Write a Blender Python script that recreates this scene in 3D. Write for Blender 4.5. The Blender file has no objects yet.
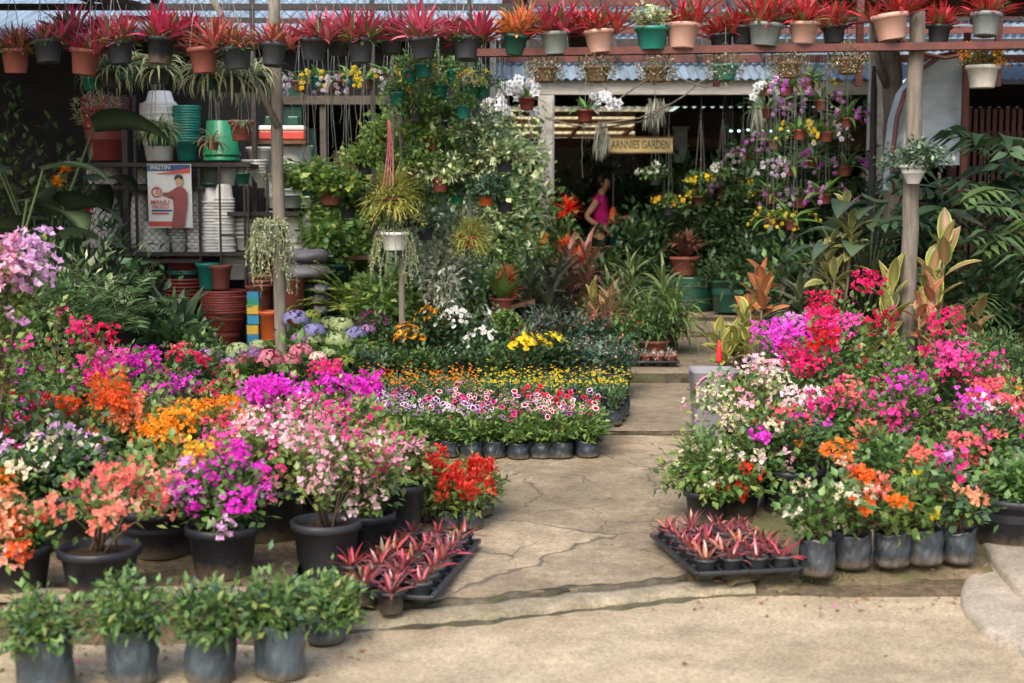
import bpy, math, random
import numpy as np
from mathutils import Vector, Matrix
R_ = math.radians
PI = math.pi
random.seed(3)
scene = bpy.context.scene
COL = scene.collection

# ------------------------------------------------------------------ camera
F_PX = 1422.0
CAM_H = 1.6
PITCH = math.atan((341.5 - 195.0) / F_PX)
CP, SP = math.cos(PITCH), math.sin(PITCH)

def W(px, py, d):
    """world point seen at pixel (px, py), d metres in front of the camera"""
    u = (px - 512.0) / F_PX
    v = (341.5 - py) / F_PX
    t = d / (CP + v * SP)
    return Vector((u * t, d, CAM_H + t * (-SP + v * CP)))

STEPS = [(8.9, .03), (10.95, .08), (13.4, .06), (14.4, .05)]

def gz(y, x=0.0):
    """height of the trodden ground at distance y"""
    if y < 5.0:
        return 0.0
    z = .05 + .012 * (min(y, 14.4) - 5.2)
    for s, dz in STEPS:
        if y > s:
            z += dz
    if x < -0.85 and 5.03 < y < 7.5:
        z = max(z, .12)
    return z

cam_d = bpy.data.cameras.new('camera')
cam = bpy.data.objects.new('camera', cam_d)
COL.objects.link(cam)
cam.location = (0, 0, CAM_H)
cam.rotation_euler = (PI / 2 - PITCH, 0, 0)
cam_d.sensor_width = 36.0
cam_d.lens = F_PX / 1024.0 * 36.0
cam_d.clip_start = .1
cam_d.clip_end = 2000
cam_d.dof.use_dof = True
cam_d.dof.focus_distance = 8.4
cam_d.dof.aperture_fstop = 2.6
scene.camera = cam

# ------------------------------------------------------------------ materials
MATS = {}

def new_mat(name):
    m = bpy.data.materials.new(name)
    m.use_nodes = True
    nt = m.node_tree
    b = nt.nodes['Principled BSDF']
    return m, nt, b

def N(nt, t, **kw):
    n = nt.nodes.new(t)
    for k, v in kw.items():
        setattr(n, k, v)
    return n

def mat(name, col, rough=.5, var=.25, scale=8.0, bump=0.0, bscale=40.0, spec=.5, metal=0.0, stretch=(1, 1, 1), col2=None, spot=.5, trans=0.0, dust=0.0):
    """plain procedural material: two tones broken up by noise, optional bump"""
    m, nt, b = new_mat(name)
    L = nt.links
    tc = N(nt, 'ShaderNodeTexCoord')
    mp = N(nt, 'ShaderNodeMapping')
    mp.inputs['Scale'].default_value = stretch
    L.new(tc.outputs['Object'], mp.inputs['Vector'])
    no = N(nt, 'ShaderNodeTexNoise')
    no.inputs['Scale'].default_value = scale
    no.inputs['Detail'].default_value = 6
    no.inputs['Roughness'].default_value = .65
    L.new(mp.outputs[0], no.inputs['Vector'])
    cr = N(nt, 'ShaderNodeValToRGB')
    c2 = col2 if col2 else tuple(c * (1 - var) for c in col)
    c1 = col if col2 else tuple(min(1, c * (1 + var)) for c in col)
    cr.color_ramp.elements[0].position = spot - .18
    cr.color_ramp.elements[1].position = spot + .18
    cr.color_ramp.elements[0].color = (*c2, 1)
    cr.color_ramp.elements[1].color = (*c1, 1)
    L.new(no.outputs['Fac'], cr.inputs['Fac'])
    colout = cr.outputs['Color']
    if dust:      # dried mud splashed up the lower part, with a ragged upper edge
        sp_ = N(nt, 'ShaderNodeSeparateXYZ'); L.new(tc.outputs['Object'], sp_.inputs[0])
        nd_ = N(nt, 'ShaderNodeTexNoise'); nd_.inputs['Scale'].default_value = 22; nd_.inputs['Detail'].default_value = 7; nd_.inputs['Roughness'].default_value = .75
        L.new(tc.outputs['Object'], nd_.inputs['Vector'])
        ma_ = N(nt, 'ShaderNodeMath', operation='MULTIPLY_ADD'); ma_.inputs[1].default_value = -1 / dust; ma_.inputs[2].default_value = .25
        L.new(sp_.outputs['Z'], ma_.inputs[0])
        ad_ = N(nt, 'ShaderNodeMath', operation='ADD'); L.new(ma_.outputs[0], ad_.inputs[0]); L.new(nd_.outputs['Fac'], ad_.inputs[1])
        rd_ = N(nt, 'ShaderNodeMapRange'); rd_.inputs['From Min'].default_value = .3; rd_.inputs['From Max'].default_value = .62; rd_.inputs['To Max'].default_value = .7
        L.new(ad_.outputs[0], rd_.inputs['Value'])
        md_ = N(nt, 'ShaderNodeMix', data_type='RGBA'); L.new(rd_.outputs[0], md_.inputs[0]); L.new(colout, md_.inputs[6]); md_.inputs[7].default_value = (.13, .1, .065, 1)
        colout = md_.outputs[2]
    oi = N(nt, 'ShaderNodeObjectInfo')
    mr = N(nt, 'ShaderNodeMapRange')
    mr.inputs['To Min'].default_value = .86
    mr.inputs['To Max'].default_value = 1.14
    L.new(oi.outputs['Random'], mr.inputs['Value'])
    mx = N(nt, 'ShaderNodeMix', data_type='RGBA', blend_type='MULTIPLY')
    mx.inputs[0].default_value = 1
    L.new(colout, mx.inputs[6])
    L.new(mr.outputs[0], mx.inputs[7])
    L.new(mx.outputs[2], b.inputs['Base Color'])
    b.inputs['Roughness'].default_value = rough
    b.inputs['Specular IOR Level'].default_value = spec
    b.inputs['Metallic'].default_value = metal
    if bump:
        n2 = N(nt, 'ShaderNodeTexNoise')
        n2.inputs['Scale'].default_value = bscale
        n2.inputs['Detail'].default_value = 4
        L.new(mp.outputs[0], n2.inputs['Vector'])
        bp = N(nt, 'ShaderNodeBump')
        bp.inputs['Strength'].default_value = bump
        bp.inputs['Distance'].default_value = .01
        L.new(n2.outputs['Fac'], bp.inputs['Height'])
        L.new(bp.outputs[0], b.inputs['Normal'])
    if trans:
        out = nt.nodes['Material Output']
        tr = N(nt, 'ShaderNodeBsdfTranslucent')
        ms = N(nt, 'ShaderNodeMixShader')
        ms.inputs[0].default_value = trans
        L.new(mx.outputs[2], tr.inputs['Color'])
        L.new(b.outputs[0], ms.inputs[1])
        L.new(tr.outputs[0], ms.inputs[2])
        L.new(ms.outputs[0], out.inputs['Surface'])
    MATS[name] = m
    return m

def attr_mat(name, rough, trans, spec=.4, lo=.8, hi=1.2):
    """leaf / petal material: pigment from the colour attribute, a little variation per leaf, light passing through"""
    m, nt, b = new_mat(name)
    L = nt.links
    at = N(nt, 'ShaderNodeAttribute', attribute_name='Col')
    ge = N(nt, 'ShaderNodeNewGeometry')
    mr = N(nt, 'ShaderNodeMapRange')
    mr.inputs['To Min'].default_value = lo
    mr.inputs['To Max'].default_value = hi
    L.new(ge.outputs['Random Per Island'], mr.inputs['Value'])
    mx = N(nt, 'ShaderNodeMix', data_type='RGBA', blend_type='MULTIPLY')
    mx.inputs[0].default_value = 1
    L.new(at.outputs['Color'], mx.inputs[6])
    L.new(mr.outputs[0], mx.inputs[7])
    L.new(mx.outputs[2], b.inputs['Base Color'])
    b.inputs['Roughness'].default_value = rough
    b.inputs['Specular IOR Level'].default_value = spec
    tr = N(nt, 'ShaderNodeBsdfTranslucent')
    ms = N(nt, 'ShaderNodeMixShader')
    ms.inputs[0].default_value = trans
    L.new(mx.outputs[2], tr.inputs['Color'])
    L.new(b.outputs[0], ms.inputs[1])
    L.new(tr.outputs[0], ms.inputs[2])
    L.new(ms.outputs[0], nt.nodes['Material Output'].inputs['Surface'])
    MATS[name] = m
    return m

M_LEAF = attr_mat('leaf', .42, .28, .45)
M_PETAL = attr_mat('petal', .6, .5, .2, .86, 1.14)
M_GLOSS = attr_mat('glossy_leaf', .25, .15, .6, .75, 1.3)
M_STEM = attr_mat('stem', .8, 0.0, .2)
M_BLACK = mat('black_plastic', (.024, .025, .027), .45, .35, 5, .25, 50, .4, col2=(.011, .013, .018), spot=.56, dust=.16)
M_POLY = mat('polythene_bag', (.022, .029, .036), .3, .4, 7, 1.0, 26, .5, stretch=(1, 1, .6), dust=.09)
M_POLYG = mat('grey_polythene_bag', (.06, .082, .096), .33, .35, 9, 1.0, 34, .5, stretch=(1, 1, .5), col2=(.024, .034, .043), dust=.11)
M_POLYM = mat('dusty_polythene_bag', (.03, .037, .044), .34, .4, 7, 1.0, 26, .5, stretch=(1, 1, .6), dust=.12)
M_TRAY = mat('tray_plastic', (.02, .021, .024), .4, .3, 14, .1, 60, .45)
M_TERRA = mat('terracotta_plastic', (.2, .062, .045), .55, .18, 6, .1, 60, .35)
M_DTERRA = mat('brick_red_plastic', (.17, .035, .028), .5, .18, 6, .1, 60, .35)
M_PINKPOT = mat('pale_pink_plastic', (.46, .27, .21), .55, .15, 6, .1, 60, .35)
M_TEAL = mat('teal_plastic', (.012, .15, .115), .4, .2, 6, .05, 60, .5)
M_GREEN = mat('green_plastic', (.012, .2, .09), .38, .15, 5, .05, 60, .5)
M_DGREEN = mat('dark_green_plastic', (.01, .06, .04), .4, .2, 5, .05, 60, .5)
M_WHITE = mat('white_plastic', (.62, .62, .58), .45, .08, 5, .05, 60, .4)
M_GREYPOT = mat('grey_plastic', (.15, .17, .165), .55, .2, 7, .1, 60, .35)
M_DGREY = mat('dark_grey_plastic', (.035, .038, .042), .5, .3, 7, .1, 60, .35)
M_SAGE = mat('sage_grey_plastic', (.2, .24, .21), .55, .15, 7, .1, 60, .35)
M_ORANGE = mat('orange_plastic', (.5, .1, .025), .45, .15, 5, .05, 60, .45)
M_BLUE = mat('blue_plastic', (.015, .17, .3), .45, .12, 5)
M_YELLOW = mat('yellow_plastic', (.4, .27, .03), .45, .12, 5)
M_SOIL = mat('potting_soil', (.07, .042, .026), .95, .5, 60, 1.0, 110, .1, col2=(.02, .014, .01))
M_HUSK = mat('coco_husk', (.16, .1, .06), .95, .45, 40, 1.0, 90, .1)
M_WOODGREY = mat('weathered_wood', (.2, .175, .14), .85, .3, 14, .6, 60, .2, stretch=(3, 3, .35), col2=(.1, .085, .068))
M_WOODBR = mat('brown_wood', (.14, .075, .045), .8, .3, 14, .5, 60, .2, stretch=(1, 3, 3))
M_PLANK = mat('pale_plank', (.3, .235, .16), .85, .3, 10, .5, 60, .2, stretch=(.4, 3, 3), col2=(.15, .11, .075))
M_RAIL = mat('red_oxide_steel', (.13, .036, .027), .65, .25, 9, .4, 60, .35, col2=(.06, .024, .02))
M_IRON = mat('rusty_angle_iron', (.026, .021, .019), .7, .4, 20, .4, 80, .4)
M_WIRE = mat('galvanised_wire', (.2, .2, .19), .45, .2, 20, 0, 40, .5, metal=.6)
M_WPAINT = mat('old_white_paint', (.5, .48, .42), .7, .15, 5, .3, 30, .3, col2=(.3, .28, .24), spot=.42)
M_BEAM = mat('bleached_timber', (.46, .44, .39), .8, .25, 6, .5, 40, .25, stretch=(.3, 2, 2), col2=(.22, .205, .18), spot=.46)
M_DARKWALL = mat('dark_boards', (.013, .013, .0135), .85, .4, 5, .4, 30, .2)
M_GREENWALL = mat('green_boards', (.012, .05, .038), .7, .3, 5, .3, 30, .3)
M_FRAMEBOARD = mat('worn_board', (.1, .085, .065), .85, .3, 6, .5, 30, .2, stretch=(.4, 2, 2))
M_SHEETING = mat('blue_grey_roofing', (.2, .27, .33), .5, .2, 2.5, .2, 20, .45, col2=(.11, .14, .165), stretch=(3, .5, 1))
M_CREAMROOF = mat('cream_translucent_roofing', (.66, .55, .3), .6, .2, 3, 0, 20, .3, trans=.7)
M_RUSTROOF = mat('rusty_roofing', (.09, .06, .045), .8, .4, 3, .3, 20, .2)
M_FILM = mat('greenhouse_film', (.36, .41, .44), .28, .2, 2.2, .8, 5, .5, col2=(.2, .24, .27), stretch=(.6, 1, 2.2))
M_REDSLAT = mat('red_brown_slats', (.065, .022, .018), .7, .3, 10, .3, 50, .3)
M_MOSS = mat('grey_moss', (.26, .27, .2), .95, .3, 40, .3, 80, .1)
M_SACK = mat('grey_sack', (.085, .075, .085), .5, .3, 6, .6, 30, .35, col2=(.2, .19, .2), spot=.6)
M_WSACK = mat('white_sack', (.45, .44, .41), .55, .2, 6, .6, 30, .3)
M_SKIN = mat('skin', (.32, .16, .09), .55, .08, 10, 0, 40, .35)
M_HAIR = mat('black_hair', (.012, .01, .009), .45, .3, 50, .3, 90, .4)
M_SHIRT = mat('magenta_cotton', (.42, .012, .13), .85, .3, 9, 1.0, 14, .15, stretch=(1, 1, .6))
M_TROUSER = mat('black_cotton', (.012, .013, .017), .85, .2, 6, .3, 40, .15)
M_REDPL = mat('red_fabric', (.65, .012, .014), .6, .1, 10)
M_PAPER = mat('poster_paper', (.5, .52, .49), .5, .1, 9, .6, 12)
M_PBLUE = mat('poster_blue', (.02, .05, .16), .5, .1, 5)
M_PRED = mat('poster_red', (.42, .05, .035), .5, .1, 5)
M_PSHIRT = mat('poster_shirt_red', (.22, .045, .04), .5, .12, 8)
M_PSKIN = mat('poster_skin', (.42, .26, .16), .5, .1, 8)
M_SIGN = mat('sign_board', (.4, .31, .13), .7, .25, 8, .2, 40, .25, col2=(.24, .17, .06), spot=.4)
M_SIGNINK = mat('sign_lettering', (.045, .04, .02), .7, .2, 8)
M_TUB = mat('frosted_tub', (.3, .285, .31), .35, .1, 4, 0, 40, .5, trans=.3)
M_PINKPL = mat('pink_plastic', (.65, .16, .2), .4, .1, 5)
M_BARK = mat('grey_bark', (.12, .1, .08), .9, .4, 12, .9, 30, .1, stretch=(2, 2, .5))

# ------------------------------------------------------------------ mesh builder
class MB:
    def __init__(s):
        s.V, s.C, s.T, s.Q, s.n = [], [], [], [], 0
        s.sm = []
    def add(s, v, tris=None, quads=None, col=(.5, .5, .5)):
        v = np.asarray(v, float).reshape(-1, 3)
        c = np.asarray(col, float)
        if c.ndim == 1:
            c = np.tile(c, (len(v), 1))
        s.V.append(v)
        s.C.append(c.reshape(-1, 3))
        if tris is not None and len(tris):
            s.T.append(np.asarray(tris, np.int64).reshape(-1, 3) + s.n)
        if quads is not None and len(quads):
            s.Q.append(np.asarray(quads, np.int64).reshape(-1, 4) + s.n)
        s.n += len(v)
    def mesh(s, name, m, smooth=True):
        me = bpy.data.meshes.new(name)
        v = np.concatenate(s.V) if s.V else np.zeros((0, 3))
        t = np.concatenate(s.T) if s.T else np.zeros((0, 3), np.int64)
        q = np.concatenate(s.Q) if s.Q else np.zeros((0, 4), np.int64)
        me.vertices.add(len(v))
        me.vertices.foreach_set('co', v.astype(np.float32).ravel())
        li = np.concatenate([t.ravel(), q.ravel()]).astype(np.int32)
        me.loops.add(len(li))
        me.loops.foreach_set('vertex_index', li)
        nf = len(t) + len(q)
        me.polygons.add(nf)
        st = np.concatenate([np.arange(len(t)) * 3, len(t) * 3 + np.arange(len(q)) * 4]).astype(np.int32)
        me.polygons.foreach_set('loop_start', st)
        me.polygons.foreach_set('use_smooth', np.full(nf, bool(smooth)))
        me.update(calc_edges=True)
        ca = me.color_attributes.new('Col', 'FLOAT_COLOR', 'POINT')
        c = np.concatenate(s.C) if s.C else np.zeros((0, 3))
        ca.data.foreach_set('color', np.hstack([c, np.ones((len(c), 1))]).astype(np.float32).ravel())
        me.materials.append(m)
        return me

def obj(name, mb, m=None, parent=None, smooth=True, loc=None):
    """one mesh object from a builder or ready mesh"""
    me = mb.mesh(name, m, smooth) if isinstance(mb, MB) else mb
    o = bpy.data.objects.new(name, me)
    COL.objects.link(o)
    if parent is not None:
        o.parent = parent
    if loc is not None:
        o.location = loc
    return o

def tag(o, label=None, cat=None, group=None, kind=None):
    if label: o['label'] = label
    if cat: o['category'] = cat
    if group: o['group'] = group
    if kind: o['kind'] = kind
    return o

def thing(name, label, cat, loc=(0, 0, 0), rz=0.0, group=None):
    o = bpy.data.objects.new(name, None)
    COL.objects.link(o)
    o.empty_display_size = .1
    o.location = loc
    o.rotation_euler = (0, 0, rz)
    return tag(o, label, cat, group)

def dup(o, parent=None, loc=None, rz=None, label=None, sc=None):
    c = o.copy()
    COL.objects.link(c)
    if parent is not None:
        c.parent = parent
    if loc is not None: c.location = loc
    if rz is not None: c.rotation_euler = (0, 0, rz)
    if label: c['label'] = label
    if sc: c.scale = (sc, sc, sc)
    for ch in list(o.children):
        dup(ch, c)
    return c

def unit(a):
    return a / np.maximum(np.linalg.norm(a, axis=-1, keepdims=True), 1e-9)

BOXQ = [(0, 1, 3, 2), (4, 6, 7, 5), (0, 4, 5, 1), (2, 3, 7, 6), (0, 2, 6, 4), (1, 5, 7, 3)]

def box(mb, c, s, rot=None, bev=0.0):
    """box of size s centred at c, edges bevelled by bev"""
    c = Vector(c)
    hs = [x / 2 for x in s]
    if bev <= 0:
        v = [Vector((x * hs[0], y * hs[1], z * hs[2])) for x in (-1, 1) for y in (-1, 1) for z in (-1, 1)]
        if rot is not None:
            v = [rot @ p for p in v]
        mb.add([p + c for p in v], quads=[(0, 1, 3, 2), (4, 6, 7, 5), (0, 4, 5, 1), (2, 3, 7, 6), (0, 2, 6, 4), (1, 5, 7, 3)])
        return
    import bmesh
    bm = bmesh.new()
    bmesh.ops.create_cube(bm, size=1)
    for v in bm.verts:
        v.co = Vector((v.co.x * s[0], v.co.y * s[1], v.co.z * s[2]))
    bmesh.ops.bevel(bm, geom=list(bm.edges), offset=bev, segments=2, affect='EDGES', profile=.5)
    bm.verts.index_update()
    vs = [(rot @ v.co if rot is not None else v.co) + c for v in bm.verts]
    t, q = [], []
    for f in bm.faces:
        i = [v.index for v in f.verts]
        if len(i) == 4: q.append(i)
        else:
            for k in range(1, len(i) - 1): t.append((i[0], i[k], i[k + 1]))
    bm.free()
    mb.add(vs, tris=t, quads=q)

def tube(mb, pts, r0, r1=None, n=6, col=(.5, .5, .5), cap=True):
    pts = np.asarray([tuple(p) for p in pts], float)
    k = len(pts)
    r1 = r0 if r1 is None else r1
    tan = unit(np.gradient(pts, axis=0))
    ref = np.where(np.abs(tan[:, 2:3]) > .9, np.array([[1., 0, 0]]), np.array([[0, 0, 1.]]))
    a = unit(np.cross(tan, ref))
    b = np.cross(tan, a)
    ang = np.linspace(0, 2 * PI, n, endpoint=False)
    r = np.linspace(r0, r1, k)[:, None, None]
    v = pts[:, None, :] + r * (np.cos(ang)[None, :, None] * a[:, None, :] + np.sin(ang)[None, :, None] * b[:, None, :])
    q = []
    for i in range(k - 1):
        for j in range(n):
            q.append((i * n + j, i * n + (j + 1) % n, (i + 1) * n + (j + 1) % n, (i + 1) * n + j))
    v = v.reshape(-1, 3)
    t = []
    if cap:
        v = np.vstack([v, pts[:1], pts[-1:]])
        for j in range(n):
            t.append((k * n, (j + 1) % n, j))
            t.append((k * n + 1, (k - 1) * n + j, (k - 1) * n + (j + 1) % n))
    mb.add(v, tris=t, quads=q, col=col)

def lathe(mb, prof, n=24, c=(0, 0, 0), col=(.5, .5, .5), wob=None):
    prof = np.asarray(prof, float)
    k = len(prof)
    ang = np.linspace(0, 2 * PI, n, endpoint=False)
    r = np.repeat(prof[:, 0:1], n, 1)
    z = np.repeat(prof[:, 1:2], n, 1)
    if wob is not None:
        r, z = wob(r, z, np.repeat(ang[None, :], k, 0))
    v = np.stack([r * np.cos(ang), r * np.sin(ang), z], -1) + np.asarray(c)
    q = [(i * n + j, i * n + (j + 1) % n, (i + 1) * n + (j + 1) % n, (i + 1) * n + j) for i in range(k - 1) for j in range(n)]
    mb.add(v, quads=q, col=col)

def lerp(a, b, t):
    a, b, t = np.asarray(a, float), np.asarray(b, float), np.asarray(t, float)
    return a + (b - a) * t[..., None]

def pick(rs, cols, n, jit=.12):
    """n colours blended between neighbours of a palette"""
    cols = np.asarray(cols, float)
    i = rs.integers(0, len(cols), n)
    j = rs.integers(0, len(cols), n)
    c = lerp(cols[i], cols[j], rs.uniform(0, .45, n))
    return np.clip(c * rs.uniform(1 - jit, 1 + jit, (n, 1)), 0, .95)

def leaf5(mb, P, D, L, Wd, col, rs, fold=.22, droop=.15, tip=None, upv=None):
    """folded pointed leaves, one island each"""
    P = np.asarray(P, float); n = len(P)
    if n == 0: return
    D = unit(np.asarray(D, float))
    L = np.broadcast_to(L, (n,))[:, None]; Wd = np.broadcast_to(Wd, (n,))[:, None]
    u = np.tile([0, 0, 1.], (n, 1)) if upv is None else np.asarray(upv, float)
    u = u + rs.normal(0, .35, (n, 3))
    S = unit(np.cross(D, u)); Nn = unit(np.cross(S, D))
    base = P; mid = P + D * L * .5 - Nn * Wd * fold
    l = P + D * L * .42 + S * Wd * .5; r = P + D * L * .42 - S * Wd * .5
    t = P + D * L - Nn * L * droop * .5; t[:, 2] -= (L * droop)[:, 0] * .5
    v = np.stack([base, l, mid, r, t], 1)
    c = np.broadcast_to(np.asarray(col, float), (n, 3)) if np.asarray(col).ndim == 1 else np.asarray(col)
    C = np.repeat(c[:, None, :], 5, 1)
    if tip is not None:
        C[:, 4] = tip; C[:, 2] = C[:, 2] * .7 + C[:, 4] * .3
    T = np.array([(0, 2, 1), (0, 3, 2), (1, 2, 4), (2, 3, 4)])
    mb.add(v, tris=(np.arange(n)[:, None, None] * 5 + T[None]), col=C.reshape(-1, 3))

PROF = {
    'strap': lambda s: (.55 + .45 * np.minimum(1, s * 3)) * (1 - s ** 3.2) + .02,
    'oval': lambda s: np.sin(PI * np.clip(s, 0, 1) ** .8) ** .75 * .98 + .02,
    'heart': lambda s: np.sin(PI * np.clip(s * .93 + .07, 0, 1) ** .55) ** .8 * .98 + .02,
    'lance': lambda s: np.sin(PI * np.clip(s * .96 + .04, 0, 1) ** .6) ** 1.1 * .98 + .02,
}

def strap(mb, P, az, el, L, Wd, bend, c0, c1, rs, ce=None, rows=5, prof='strap', fold=.3, pw=1.0, cm=None):
    """arching leaves with a mid rib; c0 at the base, c1 at the tip, ce along the margins, cm on the rib"""
    az = np.asarray(az, float); n = len(az)
    if n == 0: return
    P = np.broadcast_to(np.asarray(P, float), (n, 3))
    el, L, Wd, bend = [np.broadcast_to(np.asarray(a, float), (n,)) for a in (el, L, Wd, bend)]
    s = np.linspace(0, 1, rows + 1)
    th = el[:, None] - bend[:, None] * s[None] ** 1.2
    st = (L / rows)[:, None]
    r = np.concatenate([np.zeros((n, 1)), np.cumsum(np.cos(th[:, :-1]) * st, 1)], 1)
    z = np.concatenate([np.zeros((n, 1)), np.cumsum(np.sin(th[:, :-1]) * st, 1)], 1)
    ca, sa = np.cos(az)[:, None], np.sin(az)[:, None]
    pos = np.stack([r * ca, r * sa, z], -1) + P[:, None, :]
    roll = rs.normal(0, .25, n)[:, None]
    side = np.stack([-sa * np.cos(roll) + 0 * th, ca * np.cos(roll) + 0 * th, np.sin(roll) + 0 * th], -1)
    nr = np.stack([-np.sin(th) * ca, -np.sin(th) * sa, np.cos(th)], -1)
    w = (Wd[:, None] * PROF[prof](s)[None])[..., None] * .5
    K = 5 if ce is not None else 3
    offs = np.array([1, .66, 0, -.66, -1.]) if K == 5 else np.array([1, 0, -1.])
    v = np.stack([pos + side * w * o + nr * w * fold * abs(o) for o in offs], 2)
    def cc(c):
        c = np.asarray(c, float)
        return np.broadcast_to(c, (n, 3)) if c.ndim == 1 else c
    t = np.broadcast_to((s ** pw)[None, :, None], (n, rows + 1, 1))
    base = cc(c0)[:, None, :] * (1 - t) + cc(c1)[:, None, :] * t
    C = np.repeat(base[:, :, None, :], K, 2).copy()
    if ce is not None:
        C[:, :, 0] = cc(ce)[:, None]; C[:, :, -1] = cc(ce)[:, None]
    if cm is not None:
        C[:, :, K // 2] = cc(cm)[:, None]
    q = []
    for i in range(rows):
        for j in range(K - 1):
            q.append((i * K + j, i * K + j + 1, i * K + j + K + 1, i * K + j + K))
    k = (rows + 1) * K
    mb.add(v, quads=np.arange(n)[:, None, None] * k + np.array(q)[None], col=C.reshape(-1, 3))

def blooms(mb, P, Nn, Rr, rings, rs, lobes=5, scallop=.2, seg=10):
    """round flowers facing Nn; rings = [(radius share, height share, colour (3,) or (n,3)), ...] from the centre out"""
    P = np.asarray(P, float); n = len(P)
    if n == 0: return
    Nn = unit(np.asarray(Nn, float))
    ref = unit(rs.normal(0, 1, (n, 3)))
    A = unit(np.cross(Nn, ref)); B = np.cross(Nn, A)
    Rr = np.broadcast_to(np.asarray(Rr, float), (n,))
    a = np.linspace(0, 2 * PI, seg, endpoint=False)
    vs, cs = [], []
    for i, (rf, hf, c) in enumerate(rings):
        c = np.asarray(c, float)
        c = np.broadcast_to(c, (n, 3)) if c.ndim == 1 else c
        if i == 0:
            vs.append((P + Nn * (Rr * hf)[:, None])[:, None]); cs.append(c[:, None])
            continue
        m = 1 - scallop * (.5 - .5 * np.cos(lobes * a)) * (rf if len(rings) > 2 else 1)
        rad = Rr[:, None] * rf * m[None]
        hh = Rr[:, None] * hf * (1 + .25 * np.sin(a * 2 + 1))[None]
        vs.append(P[:, None] + A[:, None] * (rad * np.cos(a))[..., None] + B[:, None] * (rad * np.sin(a))[..., None] + Nn[:, None] * hh[..., None])
        cs.append(np.repeat(c[:, None], seg, 1))
    v = np.concatenate(vs, 1); C = np.concatenate(cs, 1)
    k = v.shape[1]
    t = [(0, 1 + j, 1 + (j + 1) % seg) for j in range(seg)]
    q = []
    for i in range(len(rings) - 2):
        o = 1 + i * seg
        q += [(o + j, o + (j + 1) % seg, o + seg + (j + 1) % seg, o + seg + j) for j in range(seg)]
    idx = np.arange(n)[:, None, None] * k
    mb.add(v, tris=idx + np.array(t)[None], quads=(idx + np.array(q)[None]) if q else None, col=C.reshape(-1, 3))
# ------------------------------------------------------------------ colours (linear pigments)
GREEN = [(.065, .14, .03), (.095, .185, .042), (.055, .11, .03), (.13, .22, .055)]
YOUNG = [(.17, .26, .055), (.12, .2, .05), (.24, .27, .075), (.08, .16, .04)]
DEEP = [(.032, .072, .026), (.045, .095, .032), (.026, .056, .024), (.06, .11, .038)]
BLUEG = [(.055, .11, .06), (.075, .135, .075), (.042, .085, .055)]
OLIVE = [(.13, .15, .035), (.18, .19, .045), (.09, .12, .03)]
LIME = [(.22, .28, .04), (.3, .32, .06), (.14, .22, .04)]
SILVER = [(.25, .3, .24), (.33, .37, .31), (.18, .23, .18)]
CREAMY = [(.52, .55, .34), (.42, .47, .26), (.2, .28, .1), (.08, .15, .05)]
BRONZE = [(.07, .03, .025), (.1, .045, .03), (.05, .04, .025)]
MAG = [(.78, .04, .58), (.7, .03, .48), (.84, .1, .66)]
VIO = [(.42, .035, .5), (.5, .05, .55)]
HOT = [(.86, .04, .28), (.8, .025, .18), (.88, .1, .42)]
CRIM = [(.74, .015, .1), (.8, .025, .17), (.64, .012, .06)]
CORAL = [(.86, .17, .16), (.88, .27, .22), (.82, .12, .16)]
ORANGE = [(.84, .17, .02), (.88, .26, .035), (.8, .11, .03)]
GOLD = [(.87, .38, .02), (.88, .5, .05), (.85, .28, .02)]
SALMON = [(.88, .25, .17), (.89, .38, .3), (.86, .18, .14)]
PEACH = [(.88, .37, .22), (.88, .48, .34), (.86, .28, .12)]
PALEP = [(.86, .48, .56), (.84, .36, .48), (.86, .62, .64)]
LILAC = [(.74, .38, .68), (.8, .5, .74), (.66, .28, .6)]
CREAM = [(.78, .7, .5), (.8, .76, .62), (.74, .62, .42)]
WHITE = [(.8, .8, .76), (.76, .75, .7)]
RED = [(.62, .016, .014), (.7, .04, .02), (.5, .01, .015)]
YEL = [(.85, .6, .02), (.85, .68, .04), (.8, .5, .02)]

def lighter(cols, f):
    return [tuple(min(.8, c * f) for c in q) for q in cols]
PALETTE = dict(GREEN=GREEN, YOUNG=YOUNG, DEEP=DEEP, BLUEG=BLUEG, CREAMY=CREAMY, OLIVE=OLIVE)
def use_light(f):
    """palettes for the pale leaved species of the middle"""
    for k, v in PALETTE.items():
        globals()[k] = lighter(v, f) if f != 1 else v
MESHES = {}

def cached(key, fn):
    if key not in MESHES:
        MESHES[key] = fn()
    return MESHES[key]

# ------------------------------------------------------------------ containers
def pot_mesh(rt, rb, h, m, lip=.012, ribs=0, foot=False):
    def f():
        mb = MB()
        lh = min(.035, h * .18)
        p = [(0, 0), (rb, 0), (rb + .003, .004)]
        if ribs:
            for i in range(1, ribs + 1):
                z = (h - lh) * i / (ribs + 1)
                r = rb + (rt - rb) * z / h
                p += [(r, z - .005), (r + .005, z), (r + .001, z + .005)]
        p += [(rt - lip * .2, h - lh), (rt + lip, h - lh + .003), (rt + lip, h - .004), (rt + lip - .004, h), (rt - .002, h), (rt - .006, h - lh * 1.3), (rt - .012, h * .55)]
        lathe(mb, p, 28)
        return mb.mesh('pot', m)
    return cached(('pot', rt, rb, h, m.name, lip, ribs), f)

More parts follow.
